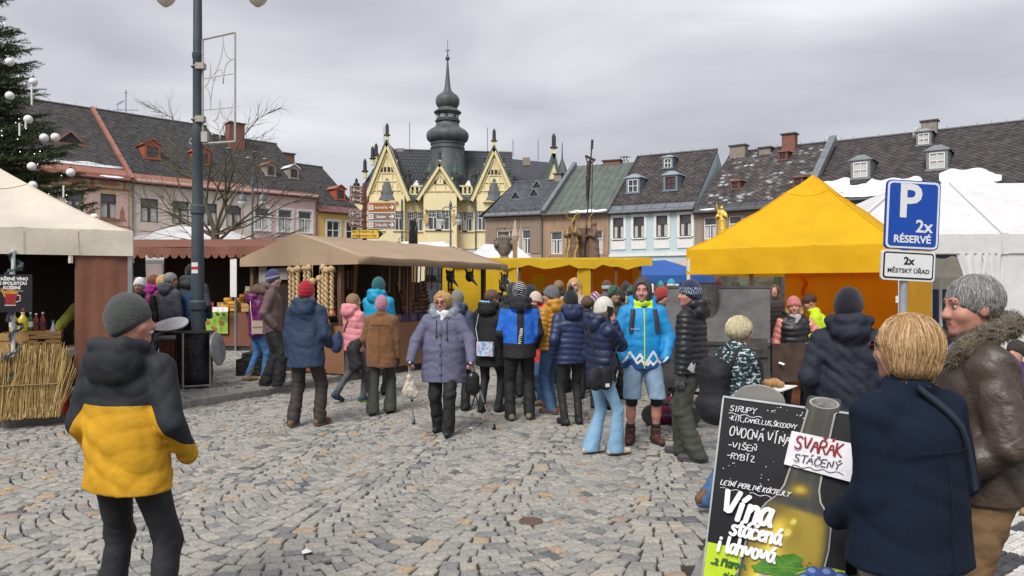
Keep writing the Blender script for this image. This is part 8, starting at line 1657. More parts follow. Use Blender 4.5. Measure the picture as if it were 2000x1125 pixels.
for q,tipx,tipy,lb in((1,808,829,'aluminium crutch in the hand on the left of the lilac coat'),(-1,965,840,'aluminium crutch in the hand on the right of the lilac coat')):
 E,Wp=i['A'][q];hw_=i['w'](Wp+V3((q*.0,.075,-.055)));d=2473.5/(tipy-562.5);tip=Vector((PX(tipx,d),d,.0));c=empty('crutch',tip[:],0,lb,'crutch','pair of crutches');g=hw_-tip;up=g.normalized()
 k=MB();k.tube([up*.05,up*(g.length*.55)],.011,8);k.tube([up*(g.length*.5),g],.014,8);k.build('shaft',m_alu,c);k=MB();k.lathe([(.022,0),(.02,.05),(.014,.07)],(0,0,.0),10);k.build('ferrule',m_blk,c);k=MB();fw=Vector((0,-1,.1)).normalized();k.tube([g-fw*.05,g+fw*.09],.019,8);k.build('grip',m_grip,c);k=MB();e=i['w'](Wp+(E-Wp)*.75)-tip;k.tube([g,g.lerp(e,.6),e],.011,8);k.tube([e+Vector((.055*math.cos(a),.055*math.sin(a),0))for a in[R(130+28*t)for t in range(11)]],.012,6);k.build('forearm_cuff',m_alu,c)
 k=MB();k.tube([up*(g.length*.42),up*(g.length*.45)],.016,8);k.build('height_button',m_blk,c)
E,Wp=i['A'][1];p=i['w'](Wp+V3((0,.03,-.1)));f=Sdf(.013);f.cap((0,0,-.10),(0,0,-.27),.035,.075,k=.04,sq=(1,.5,1));f.cap((-.03,0,-.27),(.04,0,-.29),.05,k=.03,sq=(1,.7,1));f.disp=wrinkler(4,.014,.06,.4);v,q_=f.mesh();pb=empty('plastic_bag',p[:],0,'thin white plastic carrier bag hanging beside the left crutch','bag');np_obj('bag_body',v,q_,mat('translucent_plastic',(.50,.44,.37),rough=.35,var=.3,scale=9,wrinkle=.9),pb);k=MB();k.tube([(-.02,0,-.14),(-.01,0,.02),(.02,0,-.14)],.006,4);k.build('handle',m_paper,pb)
E,Wp=i['A'][-1];p=i['w'](Wp+V3((-.02,.03,-.08)));f=Sdf(.012);f.cap((0,0,-.13),(0,0,-.24),.075,.085,k=.04,sq=(1,.65,1));f.disp=wrinkler(6,.008,.1);v,q_=f.mesh();hb=empty('handbag',p[:],0,'small shiny black backpack bag dangling from the right crutch hand','bag');np_obj('bag_body',v,q_,mat('patent_black',(.012,.012,.013),rough=.25,wrinkle=.3),hb);k=MB();k.tube([(-.03,0,-.07),(0,0,.04),(.03,0,-.07)],.008,5);k.tube([(-.05,0,-.29),(-.10,.0,-.40),(-.13,.02,-.50)],.008,5);k.tube([(.03,0,-.31),(.06,.02,-.40),(.07,0,-.52)],.008,5);k.tube([(.03,0,-.31),(.0,.02,-.42),(-.02,0,-.48)],.008,5);k.build('strap',m_blk,hb)
person('person in a slate blue hooded coat and grey beanie behind the crutch user',PX(893,10.3),10.3,0,-8,H=1.66,g=1.1,vox=.015,jacket=dict(m=cl('slate_blue',(.055,.07,.115)),hem=.62,collar='hood',fur=mat('steel_fur',(.10,.13,.17),rough=1,var=.4,scale=30,bump=1,bscale=100),wr=.012),trousers=dict(m=p_black),shoes=dict(m=blk,shaft=.6,rs=.06),hat=dict(m=knit('warm_grey',(.20,.19,.175)),cuff=True),hair=dict(m=h_grey))
# --- by the leather stall
m_sued=mat('brown_suede',(.185,.085,.035),rough=.95,var=.25,scale=7,bump=.2,bscale=90,wrinkle=.3,sheen=.2)
i=person('woman in a brown suede jacket and fuzzy pink beanie walking away',PX(745,10.1),10.1,0,-4,H=1.585,g=1.16,vox=.012,arms=((.245,.06,.79),(-.235,.2,.95)),hands=(None,None),jacket=dict(m=m_sued,hem=.70,collar='stand',r=(.192,.18,.186),wr=.009),trousers=dict(m=p_olive,cut='flare',g=1.05),shoes=dict(m=blk),hat=dict(m=mat('pink_fluff',(.56,.24,.36),rough=1,var=.35,scale=60,bump=1,bscale=140,sheen=.5),cuff=False,tall=1.0),hair=dict(m=h_grey),feet=((.115,.05,12),(-.09,-.18,-6)))
E,Wp=i['A'][1];hv,hf=hand_sdf(Wp,(.05,.1,-1),(-1,.1,0),-1,.5,1.15).mesh();np_obj('glove',hv*i['s'],hf,mat('dark_brown_glove',(.03,.018,.015)),i['root']);k=MB();k.tube([i['surf'](.0,z)for z in(.74,.85,.95,1.05,1.15,1.25,1.34)],.004,4);k.tube([i['surf'](x,1.33)for x in(-.14,-.07,0,.07,.14)],.004,4);k.build('seam',m_sued,i['root'])
i=person('long haired girl in a pink puffer with a navy sling bag at the stall',PX(690,11.1),11.1,0,-42,H=1.62,g=1.0,vox=.013,yaw=-25,arms=('front','front'),jacket=dict(m=puff('rose_pink',(.66,.25,.28)),hem=.82,collar='hood',hs=1.15,quilt=.1,qa=.010,wr=.009),trousers=dict(m=cl('grey_leggings',(.075,.08,.09)),cut='slim'),shoes=dict(m=shoe('navy_lime',(.02,.05,.07),(.45,.70,.05))),hair=dict(m=h_lbr,style='long',len=.15),feet=((.1,.12,0),(-.1,-.26,-4,.07)))
nb=worn(i,'sling_bag','navy blue cloth sling bag on the back of the pink puffer girl','bag');f=Sdf(.013);f.ell((-.19,-.17,.86),(.12,.07,.13),k=.03);f.cap((-.14,-.17,.93),(-.10,-.18,1.05),.06,.02,k=.04);f.disp=wrinkler(8,.01,.1);v,q_=f.mesh();np_obj('pouch',v,q_,cl('navy_canvas',(.022,.045,.12)),nb);strap(i,[(-.06,1.13),(-.02,1.2),(.04,1.3),(.08,1.38)],.022,mat('strap_maroon',(.10,.03,.05)),'strap',nb)
cb_=worn(i,'black_coat','black coat carried over the arm of the pink puffer girl','coat');f=Sdf(.015);f.cap((.12,-.10,.78),(.16,-.08,.58),.09,.12,k=.05,sq=(1,.6,1));f.cap((.12,.05,1.0),(.12,-.08,.8),.07,.09,k=.05);f.disp=wrinkler(9,.025,.13,.4);v,q_=f.mesh();np_obj('garment',v,q_,p_black,cb_)
person('tall person in a turquoise jacket and teal beanie looking into the stall',PX(739,11.9),11.9,0,-18,H=1.86,g=1.14,vox=.014,yaw=-6,arms=('front','front'),jacket=dict(m=cl('turquoise',(.005,.30,.50),rough=.6),hem=.80,collar='hood',wr=.010),trousers=dict(m=p_black),shoes=dict(m=blk),hat=dict(m=knit('teal',(.02,.115,.12)),cuff=True),hair=dict(m=h_lbr))
m_nj=cl('dusk_navy',(.022,.042,.085),wrinkle=.35)
person('man in a dusk navy jacket and red knitted beanie walking away',PX(598,9.2),9.2,0,-10,H=1.775,g=1.14,vox=.012,yaw=-8,arms=((.215,.19,.98),(-.25,.06,.86)),jacket=dict(m=m_nj,hem=.72,collar='bighood',g=1.03,wr=.020),trousers=dict(m=p_brblk,cut='straight',g=1.1,wr=.014),shoes=dict(m=brn),hat=dict(m=knit('crimson',(.36,.012,.03)),cuff=False,knit=True,ka=.003,f=26),hair=dict(m=h_dark),feet=((.15,.05,16),(-.13,-.10,-6)))
m_sh_=knit('striped_navy',(.035,.055,.16),zones=[(.30,.28,.30),(.10,.035,.13)])
person('young man in a mauve brown jacket and striped wool beanie looking right',-3.86,12.0,PAVE_Z,-80,H=1.865,g=1.02,vox=.013,skin='pale',yaw=-6,arms=((.2,.06,.93),(-.2,.03,.93)),jacket=dict(m=cl('mauve_brown',(.135,.088,.082),wrinkle=.4),hem=.82,collar='hood',wr=.013),trousers=dict(m=p_black,cut='wide',wr=.016),shoes=dict(m=greyk),hat=dict(m=m_sh_,tall=1.25,cuff=False,zones=[lambda h:.014-np.abs(h[:,2]-.25*h[:,1]-.035+.004*np.sin(np.arctan2(h[:,0],-h[:,1])*14)),lambda h:.012-np.abs(h[:,2]-.25*h[:,1]-.065)]),hair=dict(m=h_lbr),feet=((.1,.1,6),(-.12,-.12,-8)))
i=person('woman in a plum puffer with a black headband beside the striped beanie man',-4.37,12.75,PAVE_Z,-58,H=1.66,vox=.014,yaw=-8,pitch=-12,arms=('belly','belly'),jacket=dict(m=puff('plum',(.125,.012,.105)),hem=.80,collar='hood',quilt=.1,qa=.009,wr=.009),trousers=dict(m=cl('bright_jeans',(.06,.17,.38)),cut='slim'),shoes=dict(m=tanb,shaft=.5,rs=.055),hat=dict(m=knit('black_band',(.012,.012,.013)),style='band'),hair=dict(m=h_brown,style='bob',len=.06),feet=((.09,.1,4),(-.1,-.14,-4)))
cb_=worn(i,'cream_bag','small cream handbag worn by the woman in the plum puffer','bag');k=MB();k.box((.22,-.02,.93),(.06,.22,.22));k.box((.255,-.02,.99),(.012,.23,.1));o=k.build('pouch',mat('cream_leather',(.58,.46,.36),rough=.5),cb_);k=MB();k.tube([(.2,.08,1.03),(.18,.12,1.2),(.1,.12,1.38)],.008,5);k.tube([(.2,-.12,1.03),(.17,-.14,1.25),(.08,-.12,1.42)],.008,5);k.build('strap',mat('cream_leather',(.58,.46,.36)),cb_)
# --- left group before the cheese stall
person('woman in a white beanie and black puffer with a magenta strap',PX(274,12.9),12.9,PAVE_Z,196,H=1.76,vox=.015,skin='rosy',yaw=-12,pitch=-6,jacket=dict(m=mat('puffer_black_magenta',(.016,.016,.019),rough=.5,zones=[(.42,.02,.20)],wrinkle=.3),hem=.78,collar='stand',quilt=.11,qa=.012,zones=[lambda v:.028-np.abs(v[:,0]+.13+.0*v[:,2])-(v[:,2]<1.0)]),trousers=dict(m=p_black),shoes=dict(m=blk),hat=dict(m=knit('white',(.72,.70,.74)),tall=1.0),hair=dict(m=h_dark),scarf=cl('black_scarf',(.012,.012,.012)))
person('person with auburn hair in a bright magenta jacket beyond the white beanie',PX(301,14.2),14.2,PAVE_Z,-30,H=1.84,vox=.02,detail=False,jacket=dict(m=cl('magenta',(.34,.02,.22)),hem=.8,collar='hood'),trousers=dict(m=p_black),shoes=dict(m=blk),hair=dict(m=h_auburn,style='bob',len=.03))
person('woman with a honey blond bob in a black coat facing right',PX(319,13.6),13.6,PAVE_Z,-48,H=1.83,vox=.018,yaw=-20,skin='rosy',jacket=dict(m=cl('black_coat',(.013,.013,.015)),hem=.6,collar='stand'),trousers=dict(m=p_black),shoes=dict(m=blk),hair=dict(m=h_blond2,style='bob',len=.1))
person('grey haired man in a slate jacket beside the lamp post',PX(333,13.1),13.1,PAVE_Z,-36,H=1.86,g=1.06,vox=.016,yaw=-18,skin='rosy',jacket=dict(m=cl('slate_grey',(.075,.078,.10)),hem=.75,collar='hood',wr=.012),trousers=dict(m=p_char),shoes=dict(m=blk),hair=dict(m=h_grey,amp=.004))
m_bg=cl('blue_grey_shell',(.042,.046,.055),zones=[(.022,.065,.165)])
person('broad man in a blue jacket with grey shoulders behind the lamp post',PX(374,13.3),13.3,PAVE_Z,2,H=2.0,g=1.2,vox=.016,arms=((.23,.12,.95),(-.23,.12,.95)),jacket=dict(m=m_bg,hem=.87,collar='hood',zones=[lambda v:np.where(np.abs(v[:,0])<.20,1.30-v[:,2],1.02-v[:,2])],wr=.012),trousers=dict(m=p_black),shoes=dict(m=blk),hat=dict(m=knit('black3',(.012,.012,.014)),cuff=False),hair=dict(m=h_dark))
person('dark clad cheese seller standing at the back of the cheese stall',PX(479,20.7),20.9,PAVE_Z,175,H=1.72,vox=.02,detail=False,arms=('front','front'),jacket=dict(m=p_black,hem=.7),trousers=dict(m=p_black),shoes=dict(m=blk),hat=dict(m=knit('black4',(.012,.012,.014))),hair=dict(m=h_dark))
q=ctl(176,-.75)[1]
person('wine seller in a yellow green jacket half hidden by the brown curtain',q.x,q.y,PAVE_Z,207,H=1.66,vox=.015,arms=((.40,.34,1.06),'down'),hands=(1,None),palms=((0,0,-1),None),jacket=dict(m=cl('lime_olive',(.36,.38,.05)),hem=.8),trousers=dict(m=p_black),shoes=dict(m=blk),hair=dict(m=h_dark),skin='tan')
# --- sellers in the yellow tent
i=person('grill seller in a black vest with pink sleeves and salmon beanie',PX(1552,9.5),9.5,0,172,H=1.585,vox=.012,skin='rosy',yaw=-12,roll=4,pitch=-4,arms=((.22,.16,.95),(-.21,.06,.98)),elbow=(None,(-1,-.1,-.1)),jacket=dict(m=puff('black_vest',(.012,.012,.014)),hem=.80,collar='hood',vest=True,quilt=.08,qa=.012,sleeves=puff('salmon',(.68,.26,.22))),trousers=dict(m=p_black,cut='slim'),shoes=dict(m=blk),hat=dict(m=knit('salmon',(.52,.17,.15)),cuff=True,tall=1.0),hair=dict(m=h_blond2,style='long',len=.25),scarf=cl('pale_scarf',(.42,.38,.38)))
person('stooping helper in a neon yellow jacket and brown cap at the tent wall',PX(1612,10.1),10.1,0,66,H=1.63,vox=.013,lean=.14,skin='tan',yaw=10,pitch=-20,arms=('front','front'),jacket=dict(m=cl('neon_yellow',(.52,.70,.02)),hem=.8,collar='stand'),trousers=dict(m=p_olive),shoes=dict(m=blk),hat=dict(m=cl('brown_cap',(.055,.025,.018)),style='cap'),hair=dict(m=h_dark))
# --- half hidden people behind the couple
person('small person in a red and orange jacket hidden between the couple',PX(1862,4.3),4.3,0,60,H=1.44,vox=.014,detail=False,jacket=dict(m=cl('tomato_red',(.40,.02,.025),zones=[(.42,.10,.06)]),hem=.8,collar='hood',zones=[lambda v:v[:,2]-1.33]),trousers=dict(m=p_black),shoes=dict(m=blk),hair=dict(m=h_auburn,style='bob'))
person('child in a purple jacket and fringed tan boots behind the leather jacket man',PX(1986,5.7),5.7,0,120,H=1.30,vox=.014,detail=False,jacket=dict(m=cl('purple',(.06,.025,.10)),hem=.7),trousers=dict(m=p_black,cut='slim'),shoes=dict(m=tanb,shaft=.55,rs=.066),hair=dict(m=h_dark))
# ------------------------------------------------------------------ the crowd further back
m_multi=knit('multi',(.04,.07,.30),zones=[(.62,.60,.60),(.50,.05,.08)]);zs=[lambda h:np.sin(h[:,0]*90+h[:,2]*60)-.2,lambda h:np.sin(h[:,0]*70-h[:,2]*80+2)-.55]
K=lambda n,c:knit(n,c)
crowd=[
(1001,547,11.6,4,'man in a dark grey beanie behind the zebra patterned beanie',dict(m=K('c1',(.035,.036,.038))),None,(.02,.02,.022),'dark'),
(1037,552,12.3,12,'person in an ink blue beanie right of the zebra patterned beanie',dict(m=K('c2',(.018,.022,.038))),None,(.018,.022,.04),'dark'),
(1091,544,13.2,-35,'grey brown haired man before the orange stall bay',None,('short',h_lbr),(.03,.028,.026),''),
(1122,538,12.1,152,'woman with long straw blond hair facing us by the yellow stall post',None,('long',h_blond2),(.36,.30,.24),''),
(1163,566,12.5,6,'person in a blue red and white patterned cap',dict(m=m_multi,zones=zs,cuff=False),None,(.04,.035,.03),''),
(1147,574,11.5,-8,'person with chestnut hair between the pompom beanie and cream beanie',None,('bob',h_brown),(.022,.026,.04),''),
(1174,583,10.5,-40,'grey haired person in a dark jacket behind the cream beanie',None,('short',h_grey),(.03,.032,.036),''),
(1185,544,15.0,10,'person in a brown cap with a pale blue band',dict(m=knit('c8',(.10,.06,.04),zones=[(.36,.50,.54)]),zones=[lambda h:.03-np.abs(h[:,2]-.01)],cuff=False),None,(.10,.10,.11),''),
(1198,553,11.4,-150,'man in a green patterned beanie and glasses facing right',dict(m=knit('c9',(.03,.10,.055),zones=[(.02,.03,.025)]),zones=zs[:1],cuff=False),None,(.05,.05,.03),'glasses'),
(1234,551,13.0,20,'blond woman in a black and green beanie with long hair',dict(m=knit('c10',(.012,.012,.013),zones=[(.05,.08,.05)]),zones=[lambda h:h[:,2]-.06],style='pompom',pr=.03),('long',h_blond2),(.06,.06,.035),''),
(1222,543,15.6,0,'person in a dark hooded top near the orange stall lining',dict(m=K('c11',(.03,.03,.035)),style='pompom',pr=.025),None,(.03,.03,.035),''),
(1291,555,10.4,-118,'man in a red knit beanie looking down behind the azure jacket',dict(m=K('c12',(.33,.035,.035)),cuff=False,ka=.003,f=24),None,(.05,.055,.06),'glasses'),
(1290,544,21,0,'distant person in a small teal pompom hat',dict(m=K('c13',(.05,.30,.33)),style='pompom',pr=.03),None,(.05,.06,.08),''),
(1311,542,19,10,'distant person in a turquoise and white hat',dict(m=knit('c14',(.03,.32,.46),zones=[(.7,.7,.7)]),zones=[lambda h:.03-h[:,2]],tall=1.1),None,(.04,.05,.06),''),
(1347,558,16,0,'distant person in a grey beanie left of the grill flue',dict(m=K('c15',(.08,.08,.085))),None,(.03,.03,.03),''),
(1366,549,17.5,20,'distant person in a round white hat beyond the grill',dict(m=K('c16',(.72,.72,.72))),None,(.05,.05,.06),''),
(1382,555,19,-20,'distant dark haired person beside the white hat',None,('short',h_dark),(.03,.03,.035),''),
(1403,541,15.8,8,'person in a tall maroon beanie above the grill flue',dict(m=K('c18',(.10,.012,.025)),tall=1.2),None,(.03,.028,.03),''),
(1424,557,20,0,'distant person in a sea green hat by the decorated tree',dict(m=K('c19',(.04,.22,.24))),None,(.03,.05,.06),''),
(1437,547,16.5,-15,'distant dark haired person right of the decorated tree',None,('short',h_dark),(.02,.02,.025),''),
(1452,560,19.5,0,'distant person in a white and black hat',dict(m=knit('c21',(.65,.65,.65),zones=[(.02,.02,.02)]),zones=[lambda h:.02-h[:,2]]),None,(.04,.04,.045),''),
(1461,547,21,15,'distant person in a flat black cap',dict(m=K('c22',(.014,.014,.015)),style='cap'),None,(.04,.04,.045),''),
(1478,557,15.2,0,'person in a pale pink beanie seen over the grill',dict(m=K('c23',(.55,.33,.33))),None,(.05,.04,.05),''),
(1496,556,17,-25,'distant person in a black beanie near the tent leg',dict(m=K('c24',(.013,.013,.015))),None,(.03,.03,.03),''),
(1513,552,14.8,168,'brown haired woman facing us beside the green van',None,('long',h_brown),(.05,.04,.04),''),
(1066,560,15,30,'dark haired person in the left bay of the orange stall',None,('short',h_dark),(.04,.04,.045),''),
(1108,562,16,-10,'person in a plain black beanie before the orange lining',dict(m=K('c27',(.015,.015,.017))),None,(.03,.035,.05),''),
(1206,560,18,0,'person in a dark green hood in the right stall bay',dict(m=K('c28',(.03,.05,.04))),None,(.03,.05,.04),''),
(1262,556,17,10,'distant person in a mid blue beanie left of the red knit beanie',dict(m=K('c29',(.04,.09,.2))),None,(.03,.04,.06),''),
(1332,556,22,0,'distant person in a rust coloured hat by the tent leg',dict(m=K('c30',(.25,.08,.03))),None,(.03,.03,.03),''),
]
for n_,(px,ty,d,fc,lb,hat,hair,jc,fl)in enumerate(crowd):
 H=EYE+(562.5-ty)/F*d;near=d<13.5
 if hat is None:H*=.985
 hat_=None if hat is None else dict(hat)
 st=hat_.get('style','beanie')if hat_ else None
 H2=H*(1.75/(1.755+(.045 if st=='beanie' else.09 if st=='pompom' else 0)))
 hr_=dict(m=hair[1],style=hair[0],len=.24 if hair[0]=='long' else.05,amp=.004)if hair else dict(m=[h_dark,h_brown,h_grey][n_%3])
 person(lb,PX(px,d),d,0,fc,H=H2,g=1.0+.12*((n_*7)%5)/5,vox=.014 if near else.021,detail=near,skin=['pale','rosy','warm'][n_%3],pitch=-4,yaw=((n_*37)%40)-20 if fl!='glasses' else 0,arms=(['pocket','front','down'][n_%3],['pocket','belly','pocket'][n_%3]),glasses=mat('clear_lens',(.15,.14,.13),rough=.1,var=0)if fl=='glasses' else None,
jacket=dict(m=cl('crowd_%d'%n_,jc),hem=.78,collar=['hood','stand'][n_%2],quilt=.08 if n_%3==0 else None,qa=.012),trousers=dict(m=[p_black,p_jean,p_char][n_%3]),shoes=dict(m=blk),hat=hat_,hair=hr_,group='crowd behind the front group')
# ------------------------------------------------------------------ loose hair strands and fur fibres
def hair_strands(o,n,length,m,seed=1,r=.0011,lift=.002,steps=5,crown=None,wob=.35):
 rg_=np.random.RandomState(seed);me=o.data;V=np.zeros(len(me.vertices)*3,np.float32);me.vertices.foreach_get('co',V);V=V.reshape(-1,3);Nn=np.zeros(len(V)*3,np.float32);me.vertices.foreach_get('normal',Nn);Nn=Nn.reshape(-1,3)
 top=V[V[:,2].argmax()]if crown is None else V3(crown);P=V[rg_.randint(0,len(V),n)]+0.0;L=length*rg_.uniform(.5,1.2,n);pts=[P];jt=rg_.normal(0,wob,(n,3));idx=None
 for k in range(steps):
  D=P-top;D=D/(np.linalg.norm(D,axis=1)[:,None]+1e-6)+V3((0,0,-.9))+jt*.6
  near=np.array([((V-p)**2).sum(1).argmin()for p in P]);nn=Nn[near];D=D-nn*(D*nn).sum(1)[:,None];D/=np.linalg.norm(D,axis=1)[:,None]+1e-6
  P=P+D*(L/steps)[:,None];near=np.array([((V-p)**2).sum(1).argmin()for p in P]);nn=Nn[near];h=((P-V[near])*nn).sum(1);far=np.linalg.norm(P-V[near],axis=1)>.012
  P=np.where(far[:,None],P,P-nn*(h-lift*(.4+rg_.rand(n)))[:,None]);pts.append(P)
 pts=np.stack(pts,1);k=steps+1;w=np.linspace(1,.35,k)*r;T=np.diff(pts,axis=1);T=np.concatenate([T,T[:,-1:]],1);S=np.cross(T,rg_.normal(size=(n,1,3)));S/=np.linalg.norm(S,axis=2)[:,:,None]+1e-9
 vs=np.stack([pts-S*w[None,:,None],pts+S*w[None,:,None]],2).reshape(-1,3);b=(np.arange(n)[:,None]*k+np.arange(steps)[None,:])*2;fs=np.stack([b,b+1,b+3,b+2],-1).reshape(-1,4)
 return tag(np_obj('hair_strand',vs,fs,m,o,{'rnd':np.repeat(rg_.rand(n),steps)}),kind='stuff')
def fibres(o,n,length,m,seed=1,r=.0012):
 rg_=np.random.RandomState(seed);me=o.data;V=np.zeros(len(me.vertices)*3,np.float32);me.vertices.foreach_get('co',V);V=V.reshape(-1,3);Nn=np.zeros(len(V)*3,np.float32);me.vertices.foreach_get('normal',Nn);Nn=Nn.reshape(-1,3)
 i_=rg_.randint(0,len(V),n);P=V[i_]+rg_.normal(0,.004,(n,3));D=Nn[i_]+rg_.normal(0,.45,(n,3))+V3((0,0,-.25));D/=np.linalg.norm(D,axis=1)[:,None];S=np.cross(D,rg_.normal(size=(n,3)));S/=np.linalg.norm(S,axis=1)[:,None]+1e-9;L=length*rg_.uniform(.5,1.2,n)[:,None]
 vs=np.stack([P-S*r,P+S*r,P+D*L],1).reshape(-1,3);fs=np.arange(n*3).reshape(-1,3);return tag(np_obj('fur_fibre',vs,fs,m,o,{'rnd':rg_.rand(n)},smooth=False),kind='stuff')
def tones(n,a,b):return mat('strands_'+n,a,rough=.5,var=0,rnd=[(0,a),(.5,tuple((x+y)/2 for x,y in zip(a,b))),(1,b)],spec=.5)
def kid(lb,part):
 for o in SC.objects:
  if o.parent is None and o.get('label','').startswith(lb):
   for c in o.children:
    if c.name.split('.')[0]==part:return c
for lb,n,L,m,r in(('woman with a copper',2600,.13,tones('copper',(.28,.15,.06),(.70,.49,.26)),.0013),('grey haired man in a brown',1700,.045,tones('grey',(.12,.12,.115),(.50,.49,.47)),.0011),('short person with pale',900,.07,tones('pale',(.40,.33,.18),(.78,.70,.50)),.0016),('stout blond',500,.06,tones('blond',(.32,.18,.06),(.70,.48,.22)),.002)):
 o=kid(lb,'hair')
 if o:hair_strands(o,n,L,m,3,r)
for lb,part,n,L,m,r in(('grey haired man in a brown','fur_collar',5200,.019,tones('olive',(.05,.04,.022),(.22,.175,.11)),.0012),('stout blond','fur_collar',1500,.035,tones('bluefur',(.22,.28,.34),(.58,.62,.64)),.002),('woman in a brown suede','hat',1200,.014,tones('pinkf',(.46,.17,.28),(.70,.38,.50)),.002),('man in a dusk navy','hat',500,.010,tones('redf',(.30,.01,.02),(.48,.03,.06)),.002)):
 o=kid(lb,part)
 if o:fibres(o,n,L,m,5,r)
# ------------------------------------------------------------------ chalk board sign in front
STK={ # single stroke letters on a 6 x 10 grid
'A':'0,0 3,10 6,0|1.2,4 4.8,4','B':'0,0 0,10 3.5,10 5,8.5 4.8,6.5 3,5.3 0,5.2|3,5.3 5.4,4 5.4,1.5 4,0 0,0','C':'5.5,8.5 4,10 2,10 .4,8 0,5 .6,2 2.2,0 4.2,.2 5.6,1.6','D':'0,0 0,10 3,9.6 5.4,7.5 5.6,4 4.6,1.2 2.5,0 0,0','E':'5,10 0,10 0,0 5.2,0|0,5.2 4,5.2','I':'2,0 2,10','J':'4,10 4,2 2.5,0 .8,.4 0,2','K':'0,0 0,10|5,10 0,4.6 5.4,0','L':'0,10 0,0 5,0','M':'0,0 .6,10 3,4 5.6,10 6.2,0','N':'0,0 0,10 5,0 5,10','O':'3,10 1,9 0,6 .2,3 1.4,.4 3.2,0 5,1.2 5.8,4 5.6,7 4.6,9.4 3,10','P':'0,0 0,10 3.8,10 5.4,8.4 5.2,6 3.6,4.9 0,4.8','R':'0,0 0,10 3.8,10 5.3,8.5 5.1,6.3 3.4,5.2 0,5|2.4,5.1 5.6,0','S':'5.2,8.8 3.8,10 1.6,9.8 .4,8 1,6 4,4.6 5.4,2.8 4.6,.6 2.4,0 .2,1.2','T':'0,10 6,10|3,10 3,0','U':'0,10 .2,2 1.6,0 3.8,.1 5.2,2 5.4,10','V':'0,10 2.8,0 5.8,10','Y':'0,10 3,5 6,10|3,5 2.6,0','Z':'.4,10 5.4,10 0,0 5.8,0',',':'1.2,1.2 .6,-2','-':'.6,4.6 4,4.8','.':'1,0 1.4,.5 1,.8 .8,.3',' ':'',
'a':'4.6,5 3.4,6.2 1.4,5.8 .2,3.6 .8,.8 2.4,0 4,1.6 4.6,5|4.6,5.8 4.5,1.4 5.6,.1','c':'4.4,5.2 3.2,6.2 1.4,5.6 .2,3.4 .8,.8 2.4,0 4.4,1','d':'4.4,4.8 3,6.2 1.2,5.6 .2,3 1,.4 2.8,.2 4.2,2.2|4.6,10 4.4,1.2 5.4,0','e':'.4,3.2 3.6,3.8 4.2,5.2 3,6.3 1.2,5.6 .2,3.2 .9,.7 2.6,0 4.6,1.2','h':'.4,10 .2,0|.3,3.6 1.8,5.8 3.4,6 4.2,4.6 4.2,0','i':'1.2,6 1.1,0|1.3,8.2 1.35,8.6','j':'2.4,6 2.2,-1.6 1,-3 0,-2.2|2.5,8.2 2.55,8.6','l':'1.2,10 1,1.4 1.8,0 2.6,.4','n':'.3,6 .2,0|.3,3.6 1.8,5.8 3.4,6 4.2,4.6 4.2,0','o':'2.4,6.2 .8,5.2 .2,3 1,.6 2.6,0 4.2,1.2 4.6,3.6 3.8,5.6 2.4,6.2','r':'.4,6 .2,0|.3,3.4 1.8,5.6 3.6,5.9','s':'4,5.4 2.6,6.2 1,5.6 .9,4.2 3,3.1 4,1.8 3,.2 1.4,0 .1,1','t':'1.8,9 1.5,1.4 2.4,0 3.6,.6|.2,6.3 3.6,6.5','u':'.4,6 .3,1.6 1.4,0 3,.4 4.2,2.4|4.3,6 4.2,1.2 5.2,0','v':'.2,6 2,0 4.4,6.2','y':'.3,6 1.8,1.6 3,1.6|4.4,6 2.4,-2 .8,-3','z':'.2,6 4,6 .2,0 4.4,.2'}
ACC={'Á':('A','a'),'Í':('I','a'),'É':('E','a'),'Ý':('Y','a'),'Š':('S','v'),'Č':('C','v'),'Ř':('R','v'),'Ň':('N','v'),'á':('a','a'),'í':('i','a'),'č':('c','v')}
WID={'I':5,'i':2.6,'l':3,',':3,'.':2.4,' ':3.6,'j':3.6,'t':4.2,'r':4.2,'M':8,'í':4.6,'c':5.2,'e':5.2,'s':5}
rl=random.Random(4)
